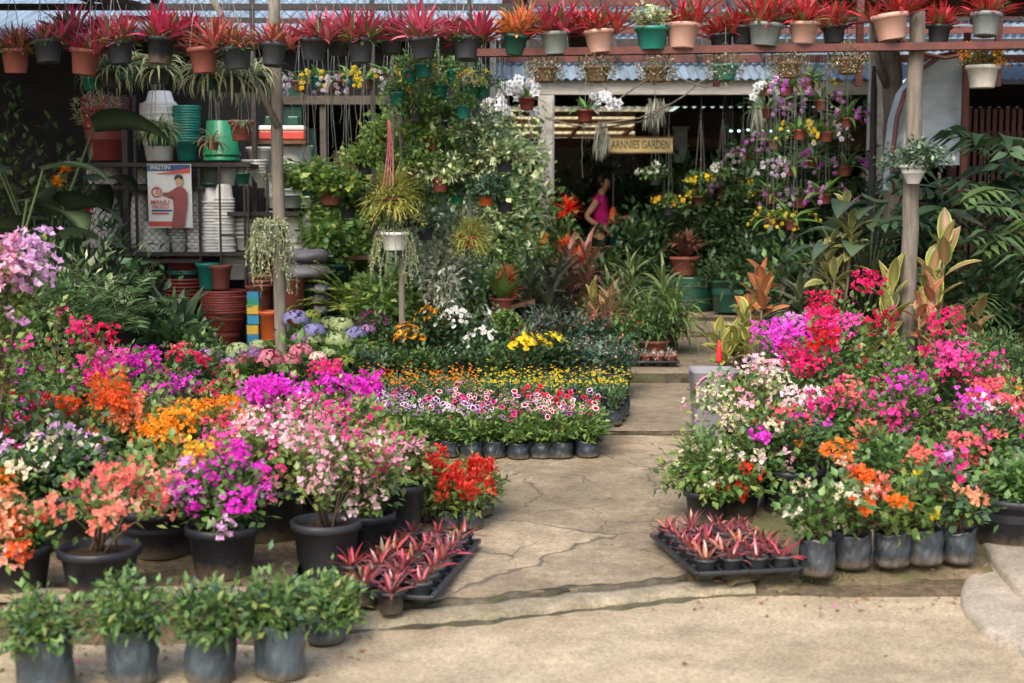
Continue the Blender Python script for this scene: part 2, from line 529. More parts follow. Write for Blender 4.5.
def soil_mesh(r, m, seed=0):
    def f():
        rs = np.random.default_rng(seed + 5)
        mb = MB()
        k = 16
        v, q, t = [(0, 0, .012)], [], []
        for i, rf in enumerate((.35, .7, 1.0)):
            for j in range(k):
                a = 2 * PI * j / k
                v.append((r * rf * math.cos(a), r * rf * math.sin(a), .012 * (1 - rf) + rs.normal(0, .006) * (rf < 1)))
        for j in range(k):
            t.append((0, 1 + j, 1 + (j + 1) % k))
        for i in range(2):
            o = 1 + i * k
            q += [(o + j, o + k + j, o + k + (j + 1) % k, o + (j + 1) % k) for j in range(k)]
        mb.add(v, tris=t, quads=q)
        return mb.mesh('soil', m)
    return cached(('soil', round(r, 3), m.name, seed), f)

def bag_mesh(r, h, m, seed):
    """soft nursery bag of black film: wrinkled sides, slack uneven mouth"""
    def f():
        rs = np.random.default_rng(seed)
        ph = rs.uniform(0, 6.28, 8)
        mb = MB()
        p = [(0, 0), (r * .8, 0), (r * .95, .01)] + [(r * (1.0 + .03 * math.sin(3.1 * k / 10)), h * (.08 + .085 * k)) for k in range(11)] + [(r * 1.03, h), (r * 1.0, h * .995), (r * .95, h * .9), (r * .92, h * .7)]
        def wob(rr, z, a):
            s = z / h
            w = .06 * np.sin(2 * a + ph[0] + .8 * s) + .035 * np.sin(3 * a + ph[1] + 2 * s) + .024 * np.sin(7 * a + ph[2] + 6 * s) + .018 * np.sin(13 * a + ph[3] - 9 * s)
            w = w + .03 * np.sin(11 * s + ph[4] + 2.5 * np.sin(a + ph[5]))
            w = w + .04 * (1 - np.abs(np.sin(2.5 * a + ph[3] + 4 * s))) ** 5 - .04 * (1 - np.abs(np.sin(3.5 * a + ph[0] - 6 * s))) ** 6
            z2 = z + h * (.06 * np.sin(2 * a + ph[6]) + .03 * np.sin(7 * a + ph[7])) * np.clip(s - .6, 0, 1) * 2
            return rr * (1 + w), z2
        lathe(mb, p, 48, wob=wob)
        return mb.mesh('grow_bag', m)
    return cached(('bag', r, h, m.name, seed), f)

def container(root, spec):
    """adds pot + soil under root, returns soil height and soil radius"""
    kind, r, h = spec[0], spec[1], spec[2]
    m = spec[3] if len(spec) > 3 else M_BLACK
    if kind == 'bag':
        g_ = obj('grow_bag', bag_mesh(r, h, m if len(spec) > 3 else M_POLY, spec[4] if len(spec) > 4 else 1), None, root)
        obj('soil', soil_mesh(r * .93, M_SOIL), None, g_, loc=(0, 0, h * .86))
        return h * .86, r * .8
    taper = spec[4] if len(spec) > 4 else .76
    ribs = spec[5] if len(spec) > 5 else 0
    g_ = obj('pot', pot_mesh(r, r * taper, h, m, .012 if r > .07 else .006, ribs), None, root)
    obj('soil', soil_mesh(r - .007, M_SOIL), None, g_, loc=(0, 0, h * .84))
    return h * .84, r * .85

# ------------------------------------------------------------------ growth
def canes_of(rs, n, z0, H, R, lean=(0, 0), flat=.5, spread0=.02, low=.55):
    az = rs.uniform(0, 2 * PI, n)
    q = np.sqrt(rs.uniform(.01, 1, n))
    ex = R * q * np.cos(az) + lean[0]
    ey = R * q * np.sin(az) + lean[1]
    ez = z0 + (H - z0) * (1 - flat * q ** 2) * rs.uniform(low, 1, n)
    whip = rs.uniform(0, 1, n) < .14          # a few canes reach out of the crown
    ex, ey, ez = np.where(whip, ex * 1.22, ex), np.where(whip, ey * 1.22, ey), np.where(whip, z0 + (ez - z0) * 1.14, ez)
    P0 = np.stack([rs.normal(0, spread0, n), rs.normal(0, spread0, n), np.full(n, z0)], 1)
    P2 = np.stack([ex, ey, ez], 1)
    P1 = np.stack([ex * .35, ey * .35, z0 + (ez - z0) * .75], 1)
    return P0, P1, P2

def bez(P0, P1, P2, t):
    t = t[..., None]
    return (1 - t) ** 2 * P0 + 2 * t * (1 - t) * P1 + t ** 2 * P2

def bract_flowers(mb, rs, P, out, cols, L=.03, Wd=.026):
    """papery three-bract blossoms"""
    n = len(P)
    if n == 0: return
    out = unit(out + rs.normal(0, .55, (n, 3)))
    ref = unit(rs.normal(0, 1, (n, 3)))
    A = unit(np.cross(out, ref)); B = np.cross(out, A)
    sz = rs.uniform(.75, 1.2, n)
    for k in range(3):
        a = k * 2 * PI / 3
        rad = A * math.cos(a) + B * math.sin(a)
        leaf5(mb, P, out * .55 + rad * .85, L * sz, Wd * sz, cols * rs.uniform(.9, 1.1, (n, 1)), rs, fold=-.18, droop=.0, upv=out)

def canopy(root, seed, z0, H, R, nc=24, nl=24, leaf=(.045, .03), lcols=GREEN, fl=None, flat=.5, lean=(0, 0), bare=.25, low=.55,
           stem_col=(.1, .07, .045), stems=True, spread0=.02, lj=.03, droop=.15, fold=.22, foliage='foliage', up=.35, yscale=1.0):
    """canes with leaves, and blossom clusters at their ends.
    fl = dict(cols, n clusters, per cluster, radius, size, top = how far clusters keep to the crown's outside)"""
    rs = np.random.default_rng(seed)
    P0, P1, P2 = canes_of(rs, nc, z0, H, R, lean, flat, spread0, low)
    if stems:
        mb = MB()
        for i in range(min(nc, 14)):
            pts = bez(P0[i][None], P1[i][None], P2[i][None], np.linspace(0, .95, 6))
            pts = pts + rs.normal(0, .006, pts.shape) * np.linspace(0, 1, 6)[:, None]
            tube(mb, pts, .0055, .002, 5, stem_col)
        obj('stems', mb, M_STEM, root)
    t = bare + (1.04 - bare) * rs.uniform(0, 1, (nc, nl)) ** .8
    P = bez(P0[:, None], P1[:, None], P2[:, None], t) + rs.normal(0, lj, (nc, nl, 3))
    P = P.reshape(-1, 3)
    P[:, 2] = np.maximum(P[:, 2], z0 + .005)
    cen = np.array([lean[0] * .5, lean[1] * .5, z0 + (H - z0) * .4])
    D = unit(P - cen) * .6 + rs.normal(0, .6, P.shape) + [0, 0, up]
    mb = MB()
    s = rs.uniform(.65, 1.2, len(P))
    leaf5(mb, P, D, leaf[0] * s, leaf[1] * s, pick(rs, lcols, len(P)), rs, droop=droop, fold=fold)
    obj(foliage, mb, M_LEAF, root)
    if fl:
        mb = MB()
        nk = fl.get('n', 30)
        order = np.argsort(-(P2[:, 2] / H + fl.get('front', .25) * -P2[:, 1] / R + rs.uniform(0, fl.get('mix', .6), nc)))
        base = P2[order[np.arange(nk) % max(1, int(nc * fl.get('share', .8)))]]
        base = base + np.clip(rs.normal(0, fl.get('loose', .03), (nk, 3)), -.05, .05)
        per = fl.get('per', 12)
        ccol = pick(rs, fl['cols'], nk, .1)
        if 'cols2' in fl:
            k2 = rs.uniform(0, 1, nk) < fl.get('share2', .3)
            ccol[k2] = pick(rs, fl['cols2'], int(k2.sum()), .1)
        off = np.clip(rs.normal(0, 1, (nk, per, 3)), -1.5, 1.5) * fl.get('rad', .035) * [1.1, 1.1, .85]
        FP = (base[:, None] + off + [0, 0, .01]).reshape(-1, 3)
        FC = np.repeat(ccol, per, 0) * rs.uniform(.85, 1.12, (nk * per, 1))
        out = unit(FP - cen) + unit(off.reshape(-1, 3)) * .8
        bract_flowers(mb, rs, FP, out, np.clip(FC, 0, .93), fl.get('L', .03), fl.get('W', .026))
        ns = fl.get('single', 0)
        if ns:
            SP = P2[rs.integers(0, nc, ns)] + rs.normal(0, .02, (ns, 3))
            bract_flowers(mb, rs, SP, unit(SP - cen), pick(rs, fl['cols'], ns, .12), fl.get('L', .03), fl.get('W', .026))
        obj('blossoms', mb, M_PETAL, root)

def bush(name, label, cat, px, d, top, wid, group=None, pot=None, z=None, py=None, **kw):
    """a potted bush whose crown reaches pixel row top and is wid pixels across at distance d"""
    x = W(px, py if py else top + 40, d).x
    zg = gz(d, x) if z is None else z
    H = W(px, top, d).z - zg
    R = wid / F_PX * d * .5
    root = thing(name, label, cat, (x, d, zg), 0, group)
    z0, sr = container(root, pot) if pot else (0.0, .05)
    seed = kw.pop('seed', None) or int(px * 7 + d * 131 + top) % 99991
    canopy(root, seed, z0, max(H, z0 + .08), R, **kw)
    return root

def rosette(mb, rs, c, n, L, Wd, c0, c1, el=(.25, 1.35), bend=(.5, 1.1), ce=None, cm=None, rows=5, prof='strap', pw=1.0, fold=.3):
    az = np.arange(n) * 2.39996 + rs.uniform(0, 6) + rs.normal(0, .15, n)
    f = np.linspace(0, 1, n)
    e = el[1] + (el[0] - el[1]) * f + rs.normal(0, .08, n)
    l = L * (.62 + .38 * np.sin(PI * (.25 + .5 * f))) * rs.uniform(.85, 1.1, n)
    P = np.asarray(c, float) + np.stack([np.cos(az), np.sin(az), 0 * az], 1) * .008 * (1 + f)[:, None]
    strap(mb, P, az, e, l, Wd * rs.uniform(.85, 1.12, n), rs.uniform(bend[0], bend[1], n), c0, c1, rs, ce, rows, prof, fold, pw, cm)

def strands(mb, rs, c, R, n, length, leafl, cols, per=24, spill=.05):
    """trailing stems hanging over a pot's edge"""
    az = rs.uniform(0, 2 * PI, n)
    ln = length * rs.uniform(.35, 1, n)
    t = np.linspace(0, 1, per)
    rad = R * (.4 + .75 * np.minimum(1, t * 4)) + spill * t
    P = np.stack([np.cos(az)[:, None] * rad[None], np.sin(az)[:, None] * rad[None], .03 * np.sin(np.minimum(1, t * 3.2) * PI)[None] * np.ones((n, 1)) - ln[:, None] * np.clip(t - .18, 0, 1)[None] * 1.2], -1)
    P = P + np.asarray(c, float) + np.cumsum(rs.normal(0, .004, P.shape), 1)
    for i in range(0, n):
        tube(mb, P[i][::3], .0028, .0018, 4, np.asarray(cols[0]) * .8, cap=False)
    Q = P.reshape(-1, 3)
    D = rs.normal(0, 1, Q.shape) + [0, 0, -.5]
    leaf5(mb, Q, D, leafl * rs.uniform(.7, 1.2, len(Q)), leafl * .45, pick(rs, cols, len(Q)), rs)

def frond_set(mb, rs, P, az, el, L, bend, npin, pl, pw_, cols, taper=.5, rib=(.08, .1, .03), lift=.25, droop=.25):
    """feathered leaves: pinnae along arching ribs"""
    n = len(az)
    P = np.broadcast_to(np.asarray(P, float), (n, 3))
    L = np.broadcast_to(L, (n,)); el = np.broadcast_to(el, (n,)); bend = np.broadcast_to(bend, (n,))
    for i in range(n):
        s = np.linspace(0, 1, 14)
        th = el[i] - bend[i] * s ** 1.3
        st = L[i] / 13
        r = np.concatenate([[0], np.cumsum(np.cos(th[:-1]) * st)]); z = np.concatenate([[0], np.cumsum(np.sin(th[:-1]) * st)])
        h = np.array([math.cos(az[i]), math.sin(az[i]), 0])
        pts = P[i] + r[:, None] * h + z[:, None] * [0, 0, 1.]
        tube(mb, pts, .004, .0015, 4, rib, cap=False)
        u = np.linspace(.14, .99, npin)
        Q = np.stack([np.interp(u, s, pts[:, k]) for k in range(3)], 1)
        T = np.stack([np.interp(u, s, np.gradient(pts[:, k])) for k in range(3)], 1)
        T = unit(T)
        sd = np.cross(T, [0, 0, 1.]); sd = unit(sd)
        prof = np.sin(PI * np.clip(u * .9 + .12, 0, 1)) ** taper
        for sg in (-1, 1):
            D = sd * sg + T * .55 + np.array([0, 0, lift]) + rs.normal(0, .07, Q.shape)
            leaf5(mb, Q, D, pl * prof * rs.uniform(.9, 1.1, npin), pw_, pick(rs, cols, npin), rs, droop=droop, fold=.15)

def split_leaf(mb, rs, P, az, el, L, col, nl=9, bend=.5):
    """a broad leaf cut into fingers (philodendron / monstera)"""
    s = np.linspace(0, 1, 10)
    th = el - bend * s
    st = L / 9
    r = np.concatenate([[0], np.cumsum(np.cos(th[:-1]) * st)]); z = np.concatenate([[0], np.cumsum(np.sin(th[:-1]) * st)])
    h = np.array([math.cos(az), math.sin(az), 0]); sd = np.array([-math.sin(az), math.cos(az), 0])
    pts = np.asarray(P) + r[:, None] * h + z[:, None] * [0, 0, 1.]
    strap(mb, [P], [az], el, L, L * .2, bend, col, col, rs, rows=5, prof='heart', fold=.15)
    u = np.linspace(.06, .9, nl)
    Q = np.stack([np.interp(u, s, pts[:, k]) for k in range(3)], 1)
    ln = L * (.62 - .4 * u)
    for sg in (-1, 1):
        fwd = .05 + .9 * u
        D = sd * sg + h * (fwd - .25)[:, None] * math.cos(el) + np.array([0, 0, -.22])
        leaf5(mb, Q, D, ln, L * .115, np.tile(col, (nl, 1)) * rs.uniform(.9, 1.15, (nl, 1)), rs, fold=.12, droop=.3)

def hanger(root, r, z, top, n=3):
    """wires from a pot's rim to the rail above"""
    mb = MB()
    for k in range(n):
        a = k * 2 * PI / n + .5
        tube(mb, [(r * math.cos(a), r * math.sin(a), z), (r * .25 * math.cos(a), r * .25 * math.sin(a), z + (top - z) * .55), (0, 0, z + (top - z) * .62)], .0022, n=4, cap=False)
    tube(mb, [(0, 0, z + (top - z) * .6), (0, 0, top)], .0025, n=4, cap=False)
    obj('hanger', mb, M_WIRE, root)
# ------------------------------------------------------------------ world and light
w = bpy.data.worlds.new('World')
scene.world = w
w.use_nodes = True
nt = w.node_tree
bg = nt.nodes['Background']
sky = nt.nodes.new('ShaderNodeTexSky')
sky.sky_type = 'NISHITA'
sky.sun_disc = False
SUN_EL, SUN_AZ = 46.0, 200.0      # azimuth from north (+Y) clockwise: behind the camera, a little to one side
sky.sun_elevation = R_(SUN_EL)
sky.sun_rotation = R_(SUN_AZ)
sky.air_density = 1.0
sky.dust_density = 4.0
sky.ozone_density = 1.0
nt.links.new(sky.outputs[0], bg.inputs['Color'])
bg.inputs['Strength'].default_value = .15
sd_ = bpy.data.lights.new('sun', 'SUN')
sd_.energy = 1.05
sd_.angle = R_(32)
sd_.color = (1.0, .93, .83)
so = bpy.data.objects.new('sun', sd_)
COL.objects.link(so)
az = R_(SUN_AZ)
dirv = Vector((math.sin(az) * math.cos(R_(SUN_EL)), math.cos(az) * math.cos(R_(SUN_EL)), math.sin(R_(SUN_EL))))
so.rotation_euler = dirv.to_track_quat('Z', 'Y').to_euler()
scene.view_settings.view_transform = 'Standard'
scene.view_settings.look = 'None'
scene.view_settings.exposure = 1.42
scene.view_settings.gamma = 1
scene.render.engine = 'CYCLES'
scene.cycles.max_bounces = 6
scene.cycles.diffuse_bounces = 3
scene.cycles.glossy_bounces = 2
scene.cycles.transmission_bounces = 4
scene.cycles.transparent_max_bounces = 6
scene.cycles.caustics_reflective = False
scene.cycles.caustics_refractive = False
scene.cycles.use_denoising = True
scene.cycles.sample_clamp_indirect = 4

# ------------------------------------------------------------------ ground materials
def ground_mat(name, c_lo, c_hi, stain, grain_scale, crack=0.0, moss=None, bump=.4, stain_amt=.6, crack_scale=.9, rough=.88):
    m, nt, b = new_mat(name)
    L = nt.links
    tc = N(nt, 'ShaderNodeTexCoord')
    n1 = N(nt, 'ShaderNodeTexNoise'); n1.inputs['Scale'].default_value = .9; n1.inputs['Detail'].default_value = 8; n1.inputs['Roughness'].default_value = .62
    L.new(tc.outputs['Object'], n1.inputs['Vector'])
    n2 = N(nt, 'ShaderNodeTexNoise'); n2.inputs['Scale'].default_value = grain_scale; n2.inputs['Detail'].default_value = 5; n2.inputs['Roughness'].default_value = .7
    L.new(tc.outputs['Object'], n2.inputs['Vector'])
    r1 = N(nt, 'ShaderNodeValToRGB')
    r1.color_ramp.elements[0].position = .32; r1.color_ramp.elements[1].position = .66
    r1.color_ramp.elements[0].color = (*c_lo, 1); r1.color_ramp.elements[1].color = (*c_hi, 1)
    L.new(n2.outputs['Fac'], r1.inputs['Fac'])
    r2 = N(nt, 'ShaderNodeValToRGB')
    r2.color_ramp.elements[0].position = .42; r2.color_ramp.elements[1].position = .64
    r2.color_ramp.elements[0].color = (0, 0, 0, 1); r2.color_ramp.elements[1].color = (stain_amt,) * 3 + (1,)
    L.new(n1.outputs['Fac'], r2.inputs['Fac'])
    mx = N(nt, 'ShaderNodeMix', data_type='RGBA')
    L.new(r2.outputs['Color'], mx.inputs[0]); L.new(r1.outputs['Color'], mx.inputs[6]); mx.inputs[7].default_value = (*stain, 1)
    # mid-size mottling: patches of wear
    n5 = N(nt, 'ShaderNodeTexNoise'); n5.inputs['Scale'].default_value = 4.2; n5.inputs['Detail'].default_value = 9; n5.inputs['Roughness'].default_value = .72
    L.new(tc.outputs['Object'], n5.inputs['Vector'])
    r5 = N(nt, 'ShaderNodeMapRange'); r5.inputs['From Min'].default_value = .34; r5.inputs['From Max'].default_value = .66; r5.inputs['To Min'].default_value = .72; r5.inputs['To Max'].default_value = 1.14
    L.new(n5.outputs['Fac'], r5.inputs['Value'])
    m5 = N(nt, 'ShaderNodeMix', data_type='RGBA', blend_type='MULTIPLY'); m5.inputs[0].default_value = 1
    L.new(mx.outputs[2], m5.inputs[6]); L.new(r5.outputs[0], m5.inputs[7])
    # fine dark and pale grit
    n6 = N(nt, 'ShaderNodeTexVoronoi', feature='F1'); n6.inputs['Scale'].default_value = 110
    L.new(tc.outputs['Object'], n6.inputs['Vector'])
    r6 = N(nt, 'ShaderNodeMapRange'); r6.inputs['From Min'].default_value = 0; r6.inputs['From Max'].default_value = 1; r6.inputs['To Min'].default_value = .78; r6.inputs['To Max'].default_value = 1.2
    sx = N(nt, 'ShaderNodeSeparateColor'); L.new(n6.outputs['Color'], sx.inputs[0]); L.new(sx.outputs[0], r6.inputs['Value'])
    m6 = N(nt, 'ShaderNodeMix', data_type='RGBA', blend_type='MULTIPLY'); m6.inputs[0].default_value = 1
    L.new(m5.outputs[2], m6.inputs[6]); L.new(r6.outputs[0], m6.inputs[7])
    last = m6.outputs[2]
    hgt = n2.outputs['Fac']
    if crack:
        nd = N(nt, 'ShaderNodeTexNoise'); nd.inputs['Scale'].default_value = 2.3; nd.inputs['Detail'].default_value = 5
        L.new(tc.outputs['Object'], nd.inputs['Vector'])
        va = N(nt, 'ShaderNodeVectorMath', operation='MULTIPLY_ADD')
        va.inputs[1].default_value = (.55, .55, .0)
        L.new(nd.outputs['Color'], va.inputs[0]); L.new(tc.outputs['Object'], va.inputs[2])
        mp = N(nt, 'ShaderNodeMapping'); mp.inputs['Scale'].default_value = (1, .62, 0)
        L.new(va.outputs[0], mp.inputs['Vector'])
        vo = N(nt, 'ShaderNodeTexVoronoi', feature='DISTANCE_TO_EDGE'); vo.inputs['Scale'].default_value = crack_scale
        L.new(mp.outputs[0], vo.inputs['Vector'])
        # every broken plate has its own shade and sits a little differently
        vc = N(nt, 'ShaderNodeTexVoronoi', feature='F1'); vc.inputs['Scale'].default_value = crack_scale
        L.new(mp.outputs[0], vc.inputs['Vector'])
        sc_ = N(nt, 'ShaderNodeSeparateColor'); L.new(vc.outputs['Color'], sc_.inputs[0])
        rc_ = N(nt, 'ShaderNodeMapRange'); rc_.inputs['To Min'].default_value = .84; rc_.inputs['To Max'].default_value = 1.12
        L.new(sc_.outputs[1], rc_.inputs['Value'])
        mc_ = N(nt, 'ShaderNodeMix', data_type='RGBA', blend_type='MULTIPLY'); mc_.inputs[0].default_value = 1
        L.new(last, mc_.inputs[6]); L.new(rc_.outputs[0], mc_.inputs[7])
        last = mc_.outputs[2]
        # cracks fade in and out along their length
        nf = N(nt, 'ShaderNodeTexNoise'); nf.inputs['Scale'].default_value = 1.1; nf.inputs['Detail'].default_value = 3
        L.new(tc.outputs['Object'], nf.inputs['Vector'])
        mr = N(nt, 'ShaderNodeMapRange'); mr.inputs['From Min'].default_value = .36; mr.inputs['From Max'].default_value = .6; mr.inputs['To Min'].default_value = .0; mr.inputs['To Max'].default_value = crack
        L.new(nf.outputs['Fac'], mr.inputs['Value'])
        lt = N(nt, 'ShaderNodeMath', operation='LESS_THAN')
        L.new(vo.outputs['Distance'], lt.inputs[0]); L.new(mr.outputs[0], lt.inputs[1])
        # a finer web where the slab has shattered
        vo2 = N(nt, 'ShaderNodeTexVoronoi', feature='DISTANCE_TO_EDGE'); vo2.inputs['Scale'].default_value = crack_scale * 2.7
        L.new(mp.outputs[0], vo2.inputs['Vector'])
        nf2 = N(nt, 'ShaderNodeTexNoise'); nf2.inputs['Scale'].default_value = 1.6; nf2.inputs['Detail'].default_value = 2
        mp2 = N(nt, 'ShaderNodeMapping'); mp2.inputs['Location'].default_value = (3.3, 1.7, 0)
        L.new(tc.outputs['Object'], mp2.inputs['Vector']); L.new(mp2.outputs[0], nf2.inputs['Vector'])
        mr2 = N(nt, 'ShaderNodeMapRange'); mr2.inputs['From Min'].default_value = .5; mr2.inputs['From Max'].default_value = .64; mr2.inputs['To Min'].default_value = 0; mr2.inputs['To Max'].default_value = crack * 1.9
        L.new(nf2.outputs['Fac'], mr2.inputs['Value'])
        lt2 = N(nt, 'ShaderNodeMath', operation='LESS_THAN')
        L.new(vo2.outputs['Distance'], lt2.inputs[0]); L.new(mr2.outputs[0], lt2.inputs[1])
        mxx = N(nt, 'ShaderNodeMath', operation='MAXIMUM')
        L.new(lt.outputs[0], mxx.inputs[0]); L.new(lt2.outputs[0], mxx.inputs[1])
        lt = mxx
        ml = N(nt, 'ShaderNodeMath', operation='MULTIPLY'); ml.inputs[1].default_value = .8
        L.new(lt.outputs[0], ml.inputs[0])
        m2 = N(nt, 'ShaderNodeMix', data_type='RGBA')
        L.new(ml.outputs[0], m2.inputs[0]); L.new(last, m2.inputs[6]); m2.inputs[7].default_value = (.075, .06, .045, 1)
        last = m2.outputs[2]
    if moss:
        nm = N(nt, 'ShaderNodeTexNoise'); nm.inputs['Scale'].default_value = moss[1]; nm.inputs['Detail'].default_value = 7
        L.new(tc.outputs['Object'], nm.inputs['Vector'])
        rm = N(nt, 'ShaderNodeValToRGB')
        rm.color_ramp.elements[0].position = moss[2]; rm.color_ramp.elements[1].position = moss[2] + .14
        rm.color_ramp.elements[0].color = (0, 0, 0, 1); rm.color_ramp.elements[1].color = (.75, .75, .75, 1)
        L.new(nm.outputs['Fac'], rm.inputs['Fac'])
        m3 = N(nt, 'ShaderNodeMix', data_type='RGBA')
        L.new(rm.outputs['Color'], m3.inputs[0]); L.new(last, m3.inputs[6]); m3.inputs[7].default_value = (*moss[0], 1)
        last = m3.outputs[2]
    L.new(last, b.inputs['Base Color'])
    b.inputs['Roughness'].default_value = rough
    b.inputs['Specular IOR Level'].default_value = .3
    bp = N(nt, 'ShaderNodeBump'); bp.inputs['Strength'].default_value = bump; bp.inputs['Distance'].default_value = .012
    L.new(hgt, bp.inputs['Height']); L.new(bp.outputs[0], b.inputs['Normal'])
    return m

M_ROAD = ground_mat('road_concrete', (.3, .24, .15), (.45, .37, .25), (.185, .138, .08), 75, 0, ((.085, .085, .035), 1.4, .66), .6, .7)
M_SLAB = ground_mat('path_concrete', (.22, .172, .106), (.35, .282, .188), (.105, .08, .047), 16, .0085, ((.1, .09, .045), 2.6, .66), .4, .8)
M_SLAB2 = ground_mat('path_concrete_far', (.21, .165, .108), (.31, .25, .17), (.11, .085, .052), 10, .006, None, .35, .6, .5)
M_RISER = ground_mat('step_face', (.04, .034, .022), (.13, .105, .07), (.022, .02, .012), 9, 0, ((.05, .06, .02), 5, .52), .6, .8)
M_KERB = ground_mat('kerb_concrete', (.2, .165, .105), (.33, .28, .195), (.1, .085, .05), 14, 0, ((.1, .1, .035), 4, .6), .5, .6)
M_EARTH = ground_mat('earth', (.055, .038, .022), (.16, .115, .068), (.05, .035, .02), 24, 0, ((.05, .065, .02), 5, .56), .8, .6)
M_DIRT = ground_mat('mossy_dirt', (.11, .082, .045), (.2, .15, .088), (.06, .055, .022), 16, 0, ((.07, .085, .025), 3.5, .52), .8, .7)
M_CEMENT = ground_mat('smooth_cement', (.26, .225, .17), (.34, .29, .225), (.19, .16, .115), 5, 0, None, .2, .4)

def structure(name, mb, m, smooth=False):
    o = obj(name, mb, m, None, smooth)
    o['kind'] = 'structure'
    return o

# ground sheet
xs = np.concatenate([[-300, -90, -30, -14], np.linspace(-9, 9, 73), [14, 30, 90, 300]])
ys = np.concatenate([[-120, -30, -6, 1], np.linspace(3, 17, 113), [20, 26, 40, 80, 200, 700]])
rs = np.random.default_rng(1)
gv = np.array([(x, y, gz(y, x) - .035 - .012 * rs.uniform()) for y in ys for x in xs])
gv[gv[:, 1] < 5.6, 2] -= .03
nx = len(xs)
gq = [(j * nx + i, j * nx + i + 1, (j + 1) * nx + i + 1, (j + 1) * nx + i) for j in range(len(ys) - 1) for i in range(nx - 1)]
mb = MB(); mb.add(gv, quads=gq)
structure('ground', mb, M_EARTH, True)

# road in front: kerb line runs away to the east
KL = [(-40, 4.88), (-3.0, 4.93), (-1.0, 4.96), (-.56, 5.08), (0, 5.24), (.734, 5.52), (1.0, 5.57), (1.85, 5.73), (3.2, 5.85), (40, 6.0)]
def kerb_y(x):
    return float(np.interp(x, [p[0] for p in KL], [p[1] for p in KL]))
def wavy(x, a=.012):
    return a * (math.sin(x * 9.1) + .6 * math.sin(x * 23.7 + 1) + .4 * math.sin(x * 51 + 2))
kx = np.concatenate([[-40, -10], np.linspace(-4, 4, 129), [10, 40]])
mb = MB()
v, q = [], []
rows = [-40, -6, 1.5, 3.2, 4.2, 4.7]
for x in kx:
    ky = kerb_y(x) + wavy(x)
    for yy in rows: v.append((x, yy, -.004 * (yy > 3) * abs(math.sin(x * 1.3 + yy))))
    v.append((x, ky, 0.0))
k = len(rows) + 1
for i in range(len(kx) - 1):
    for j in range(k - 1): q.append((i * k + j, (i + 1) * k + j, (i + 1) * k + j + 1, i * k + j + 1))
mb.add(v, quads=q)
structure('road', mb, M_ROAD, True)

# kerb: a worn concrete edge in front of the path
def strip(x0, x1, prof, n=90, jag=.01):
    mb = MB(); v, q = [], []
    X = np.linspace(x0, x1, n)
    for x in X:
        ky = kerb_y(x)
        for dy, z in prof:
            v.append((x, ky + dy + wavy(x * (1 + .2 * dy), jag), z + .003 * math.sin(x * 31 + dy * 40)))
    k = len(prof)
    for i in range(n - 1):
        for j in range(k - 1): q.append((i * k + j, (i + 1) * k + j, (i + 1) * k + j + 1, i * k + j + 1))
    mb.add(v, quads=q); return mb
structure('kerb', strip(-.66, .98, [(.012, -.03), (.014, .016), (.03, .028), (.12, .034), (.17, .03), (.178, -.03)]), M_KERB, True)

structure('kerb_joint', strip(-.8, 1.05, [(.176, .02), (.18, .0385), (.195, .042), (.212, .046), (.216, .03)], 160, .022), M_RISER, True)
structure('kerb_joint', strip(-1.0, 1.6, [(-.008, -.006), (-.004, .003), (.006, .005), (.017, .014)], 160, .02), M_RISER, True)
# path slabs, each a little higher than the one before
def slab(x0, x1, y0, y1, name, m, front=None, n=40):
    mb = MB(); v, q = [], []
    X = np.linspace(x0, x1, n)
    Y = np.linspace(0, 1, 14)
    for x in X:
        ya = (kerb_y(x) + .215 + wavy(x + 3, .008)) if front == 'kerb' else y0 + wavy(x * .7, .012)
        zt = gz(max(y0, 5.2) + .02)
        v.append((x, ya - .004, zt - .16))
        for t in Y:
            y = ya + (y1 - ya) * t
            z = gz(min(y, y1 - .02)) if y > y0 + .01 else zt
            if t == 0: z -= .012
            v.append((x, y if t else ya - .002, z + .004 * math.sin(x * 2.2 + y * 1.7)))
    k = len(Y) + 1
    for i in range(n - 1):
        for j in range(k - 1): q.append((i * k + j, (i + 1) * k + j, (i + 1) * k + j + 1, i * k + j + 1))
    mb.add(v, quads=q)
    return structure(name, mb, m, False)
slab(-1.05, 1.6, 5.2, 8.9, 'path', M_SLAB, 'kerb', 60)
slab(.2, 2.4, 8.9, 10.95, 'path_middle', M_SLAB2)
s3 = slab(.6, 2.6, 10.95, 13.4, 'path_back', M_SLAB2)
slab(.9, 3.2, 13.4, 14.4, 'path_landing', M_SLAB2)
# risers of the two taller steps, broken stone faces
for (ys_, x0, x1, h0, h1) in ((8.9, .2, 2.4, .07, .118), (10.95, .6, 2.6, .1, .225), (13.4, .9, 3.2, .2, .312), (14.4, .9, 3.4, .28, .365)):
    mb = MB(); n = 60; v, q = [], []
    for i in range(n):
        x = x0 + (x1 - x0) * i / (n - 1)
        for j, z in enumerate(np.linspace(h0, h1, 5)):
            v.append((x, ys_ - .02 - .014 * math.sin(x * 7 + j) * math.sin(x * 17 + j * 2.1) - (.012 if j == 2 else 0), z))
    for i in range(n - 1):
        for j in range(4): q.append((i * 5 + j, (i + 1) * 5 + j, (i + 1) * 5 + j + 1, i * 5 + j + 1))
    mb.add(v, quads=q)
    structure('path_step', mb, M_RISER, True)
mb = MB()
mb.add([(-5, 14.42, .352), (9, 14.42, .352), (9, 30, .352), (-5, 30, .352)], quads=[(0, 1, 2, 3)])
structure('shed_floor', mb, M_SLAB2)

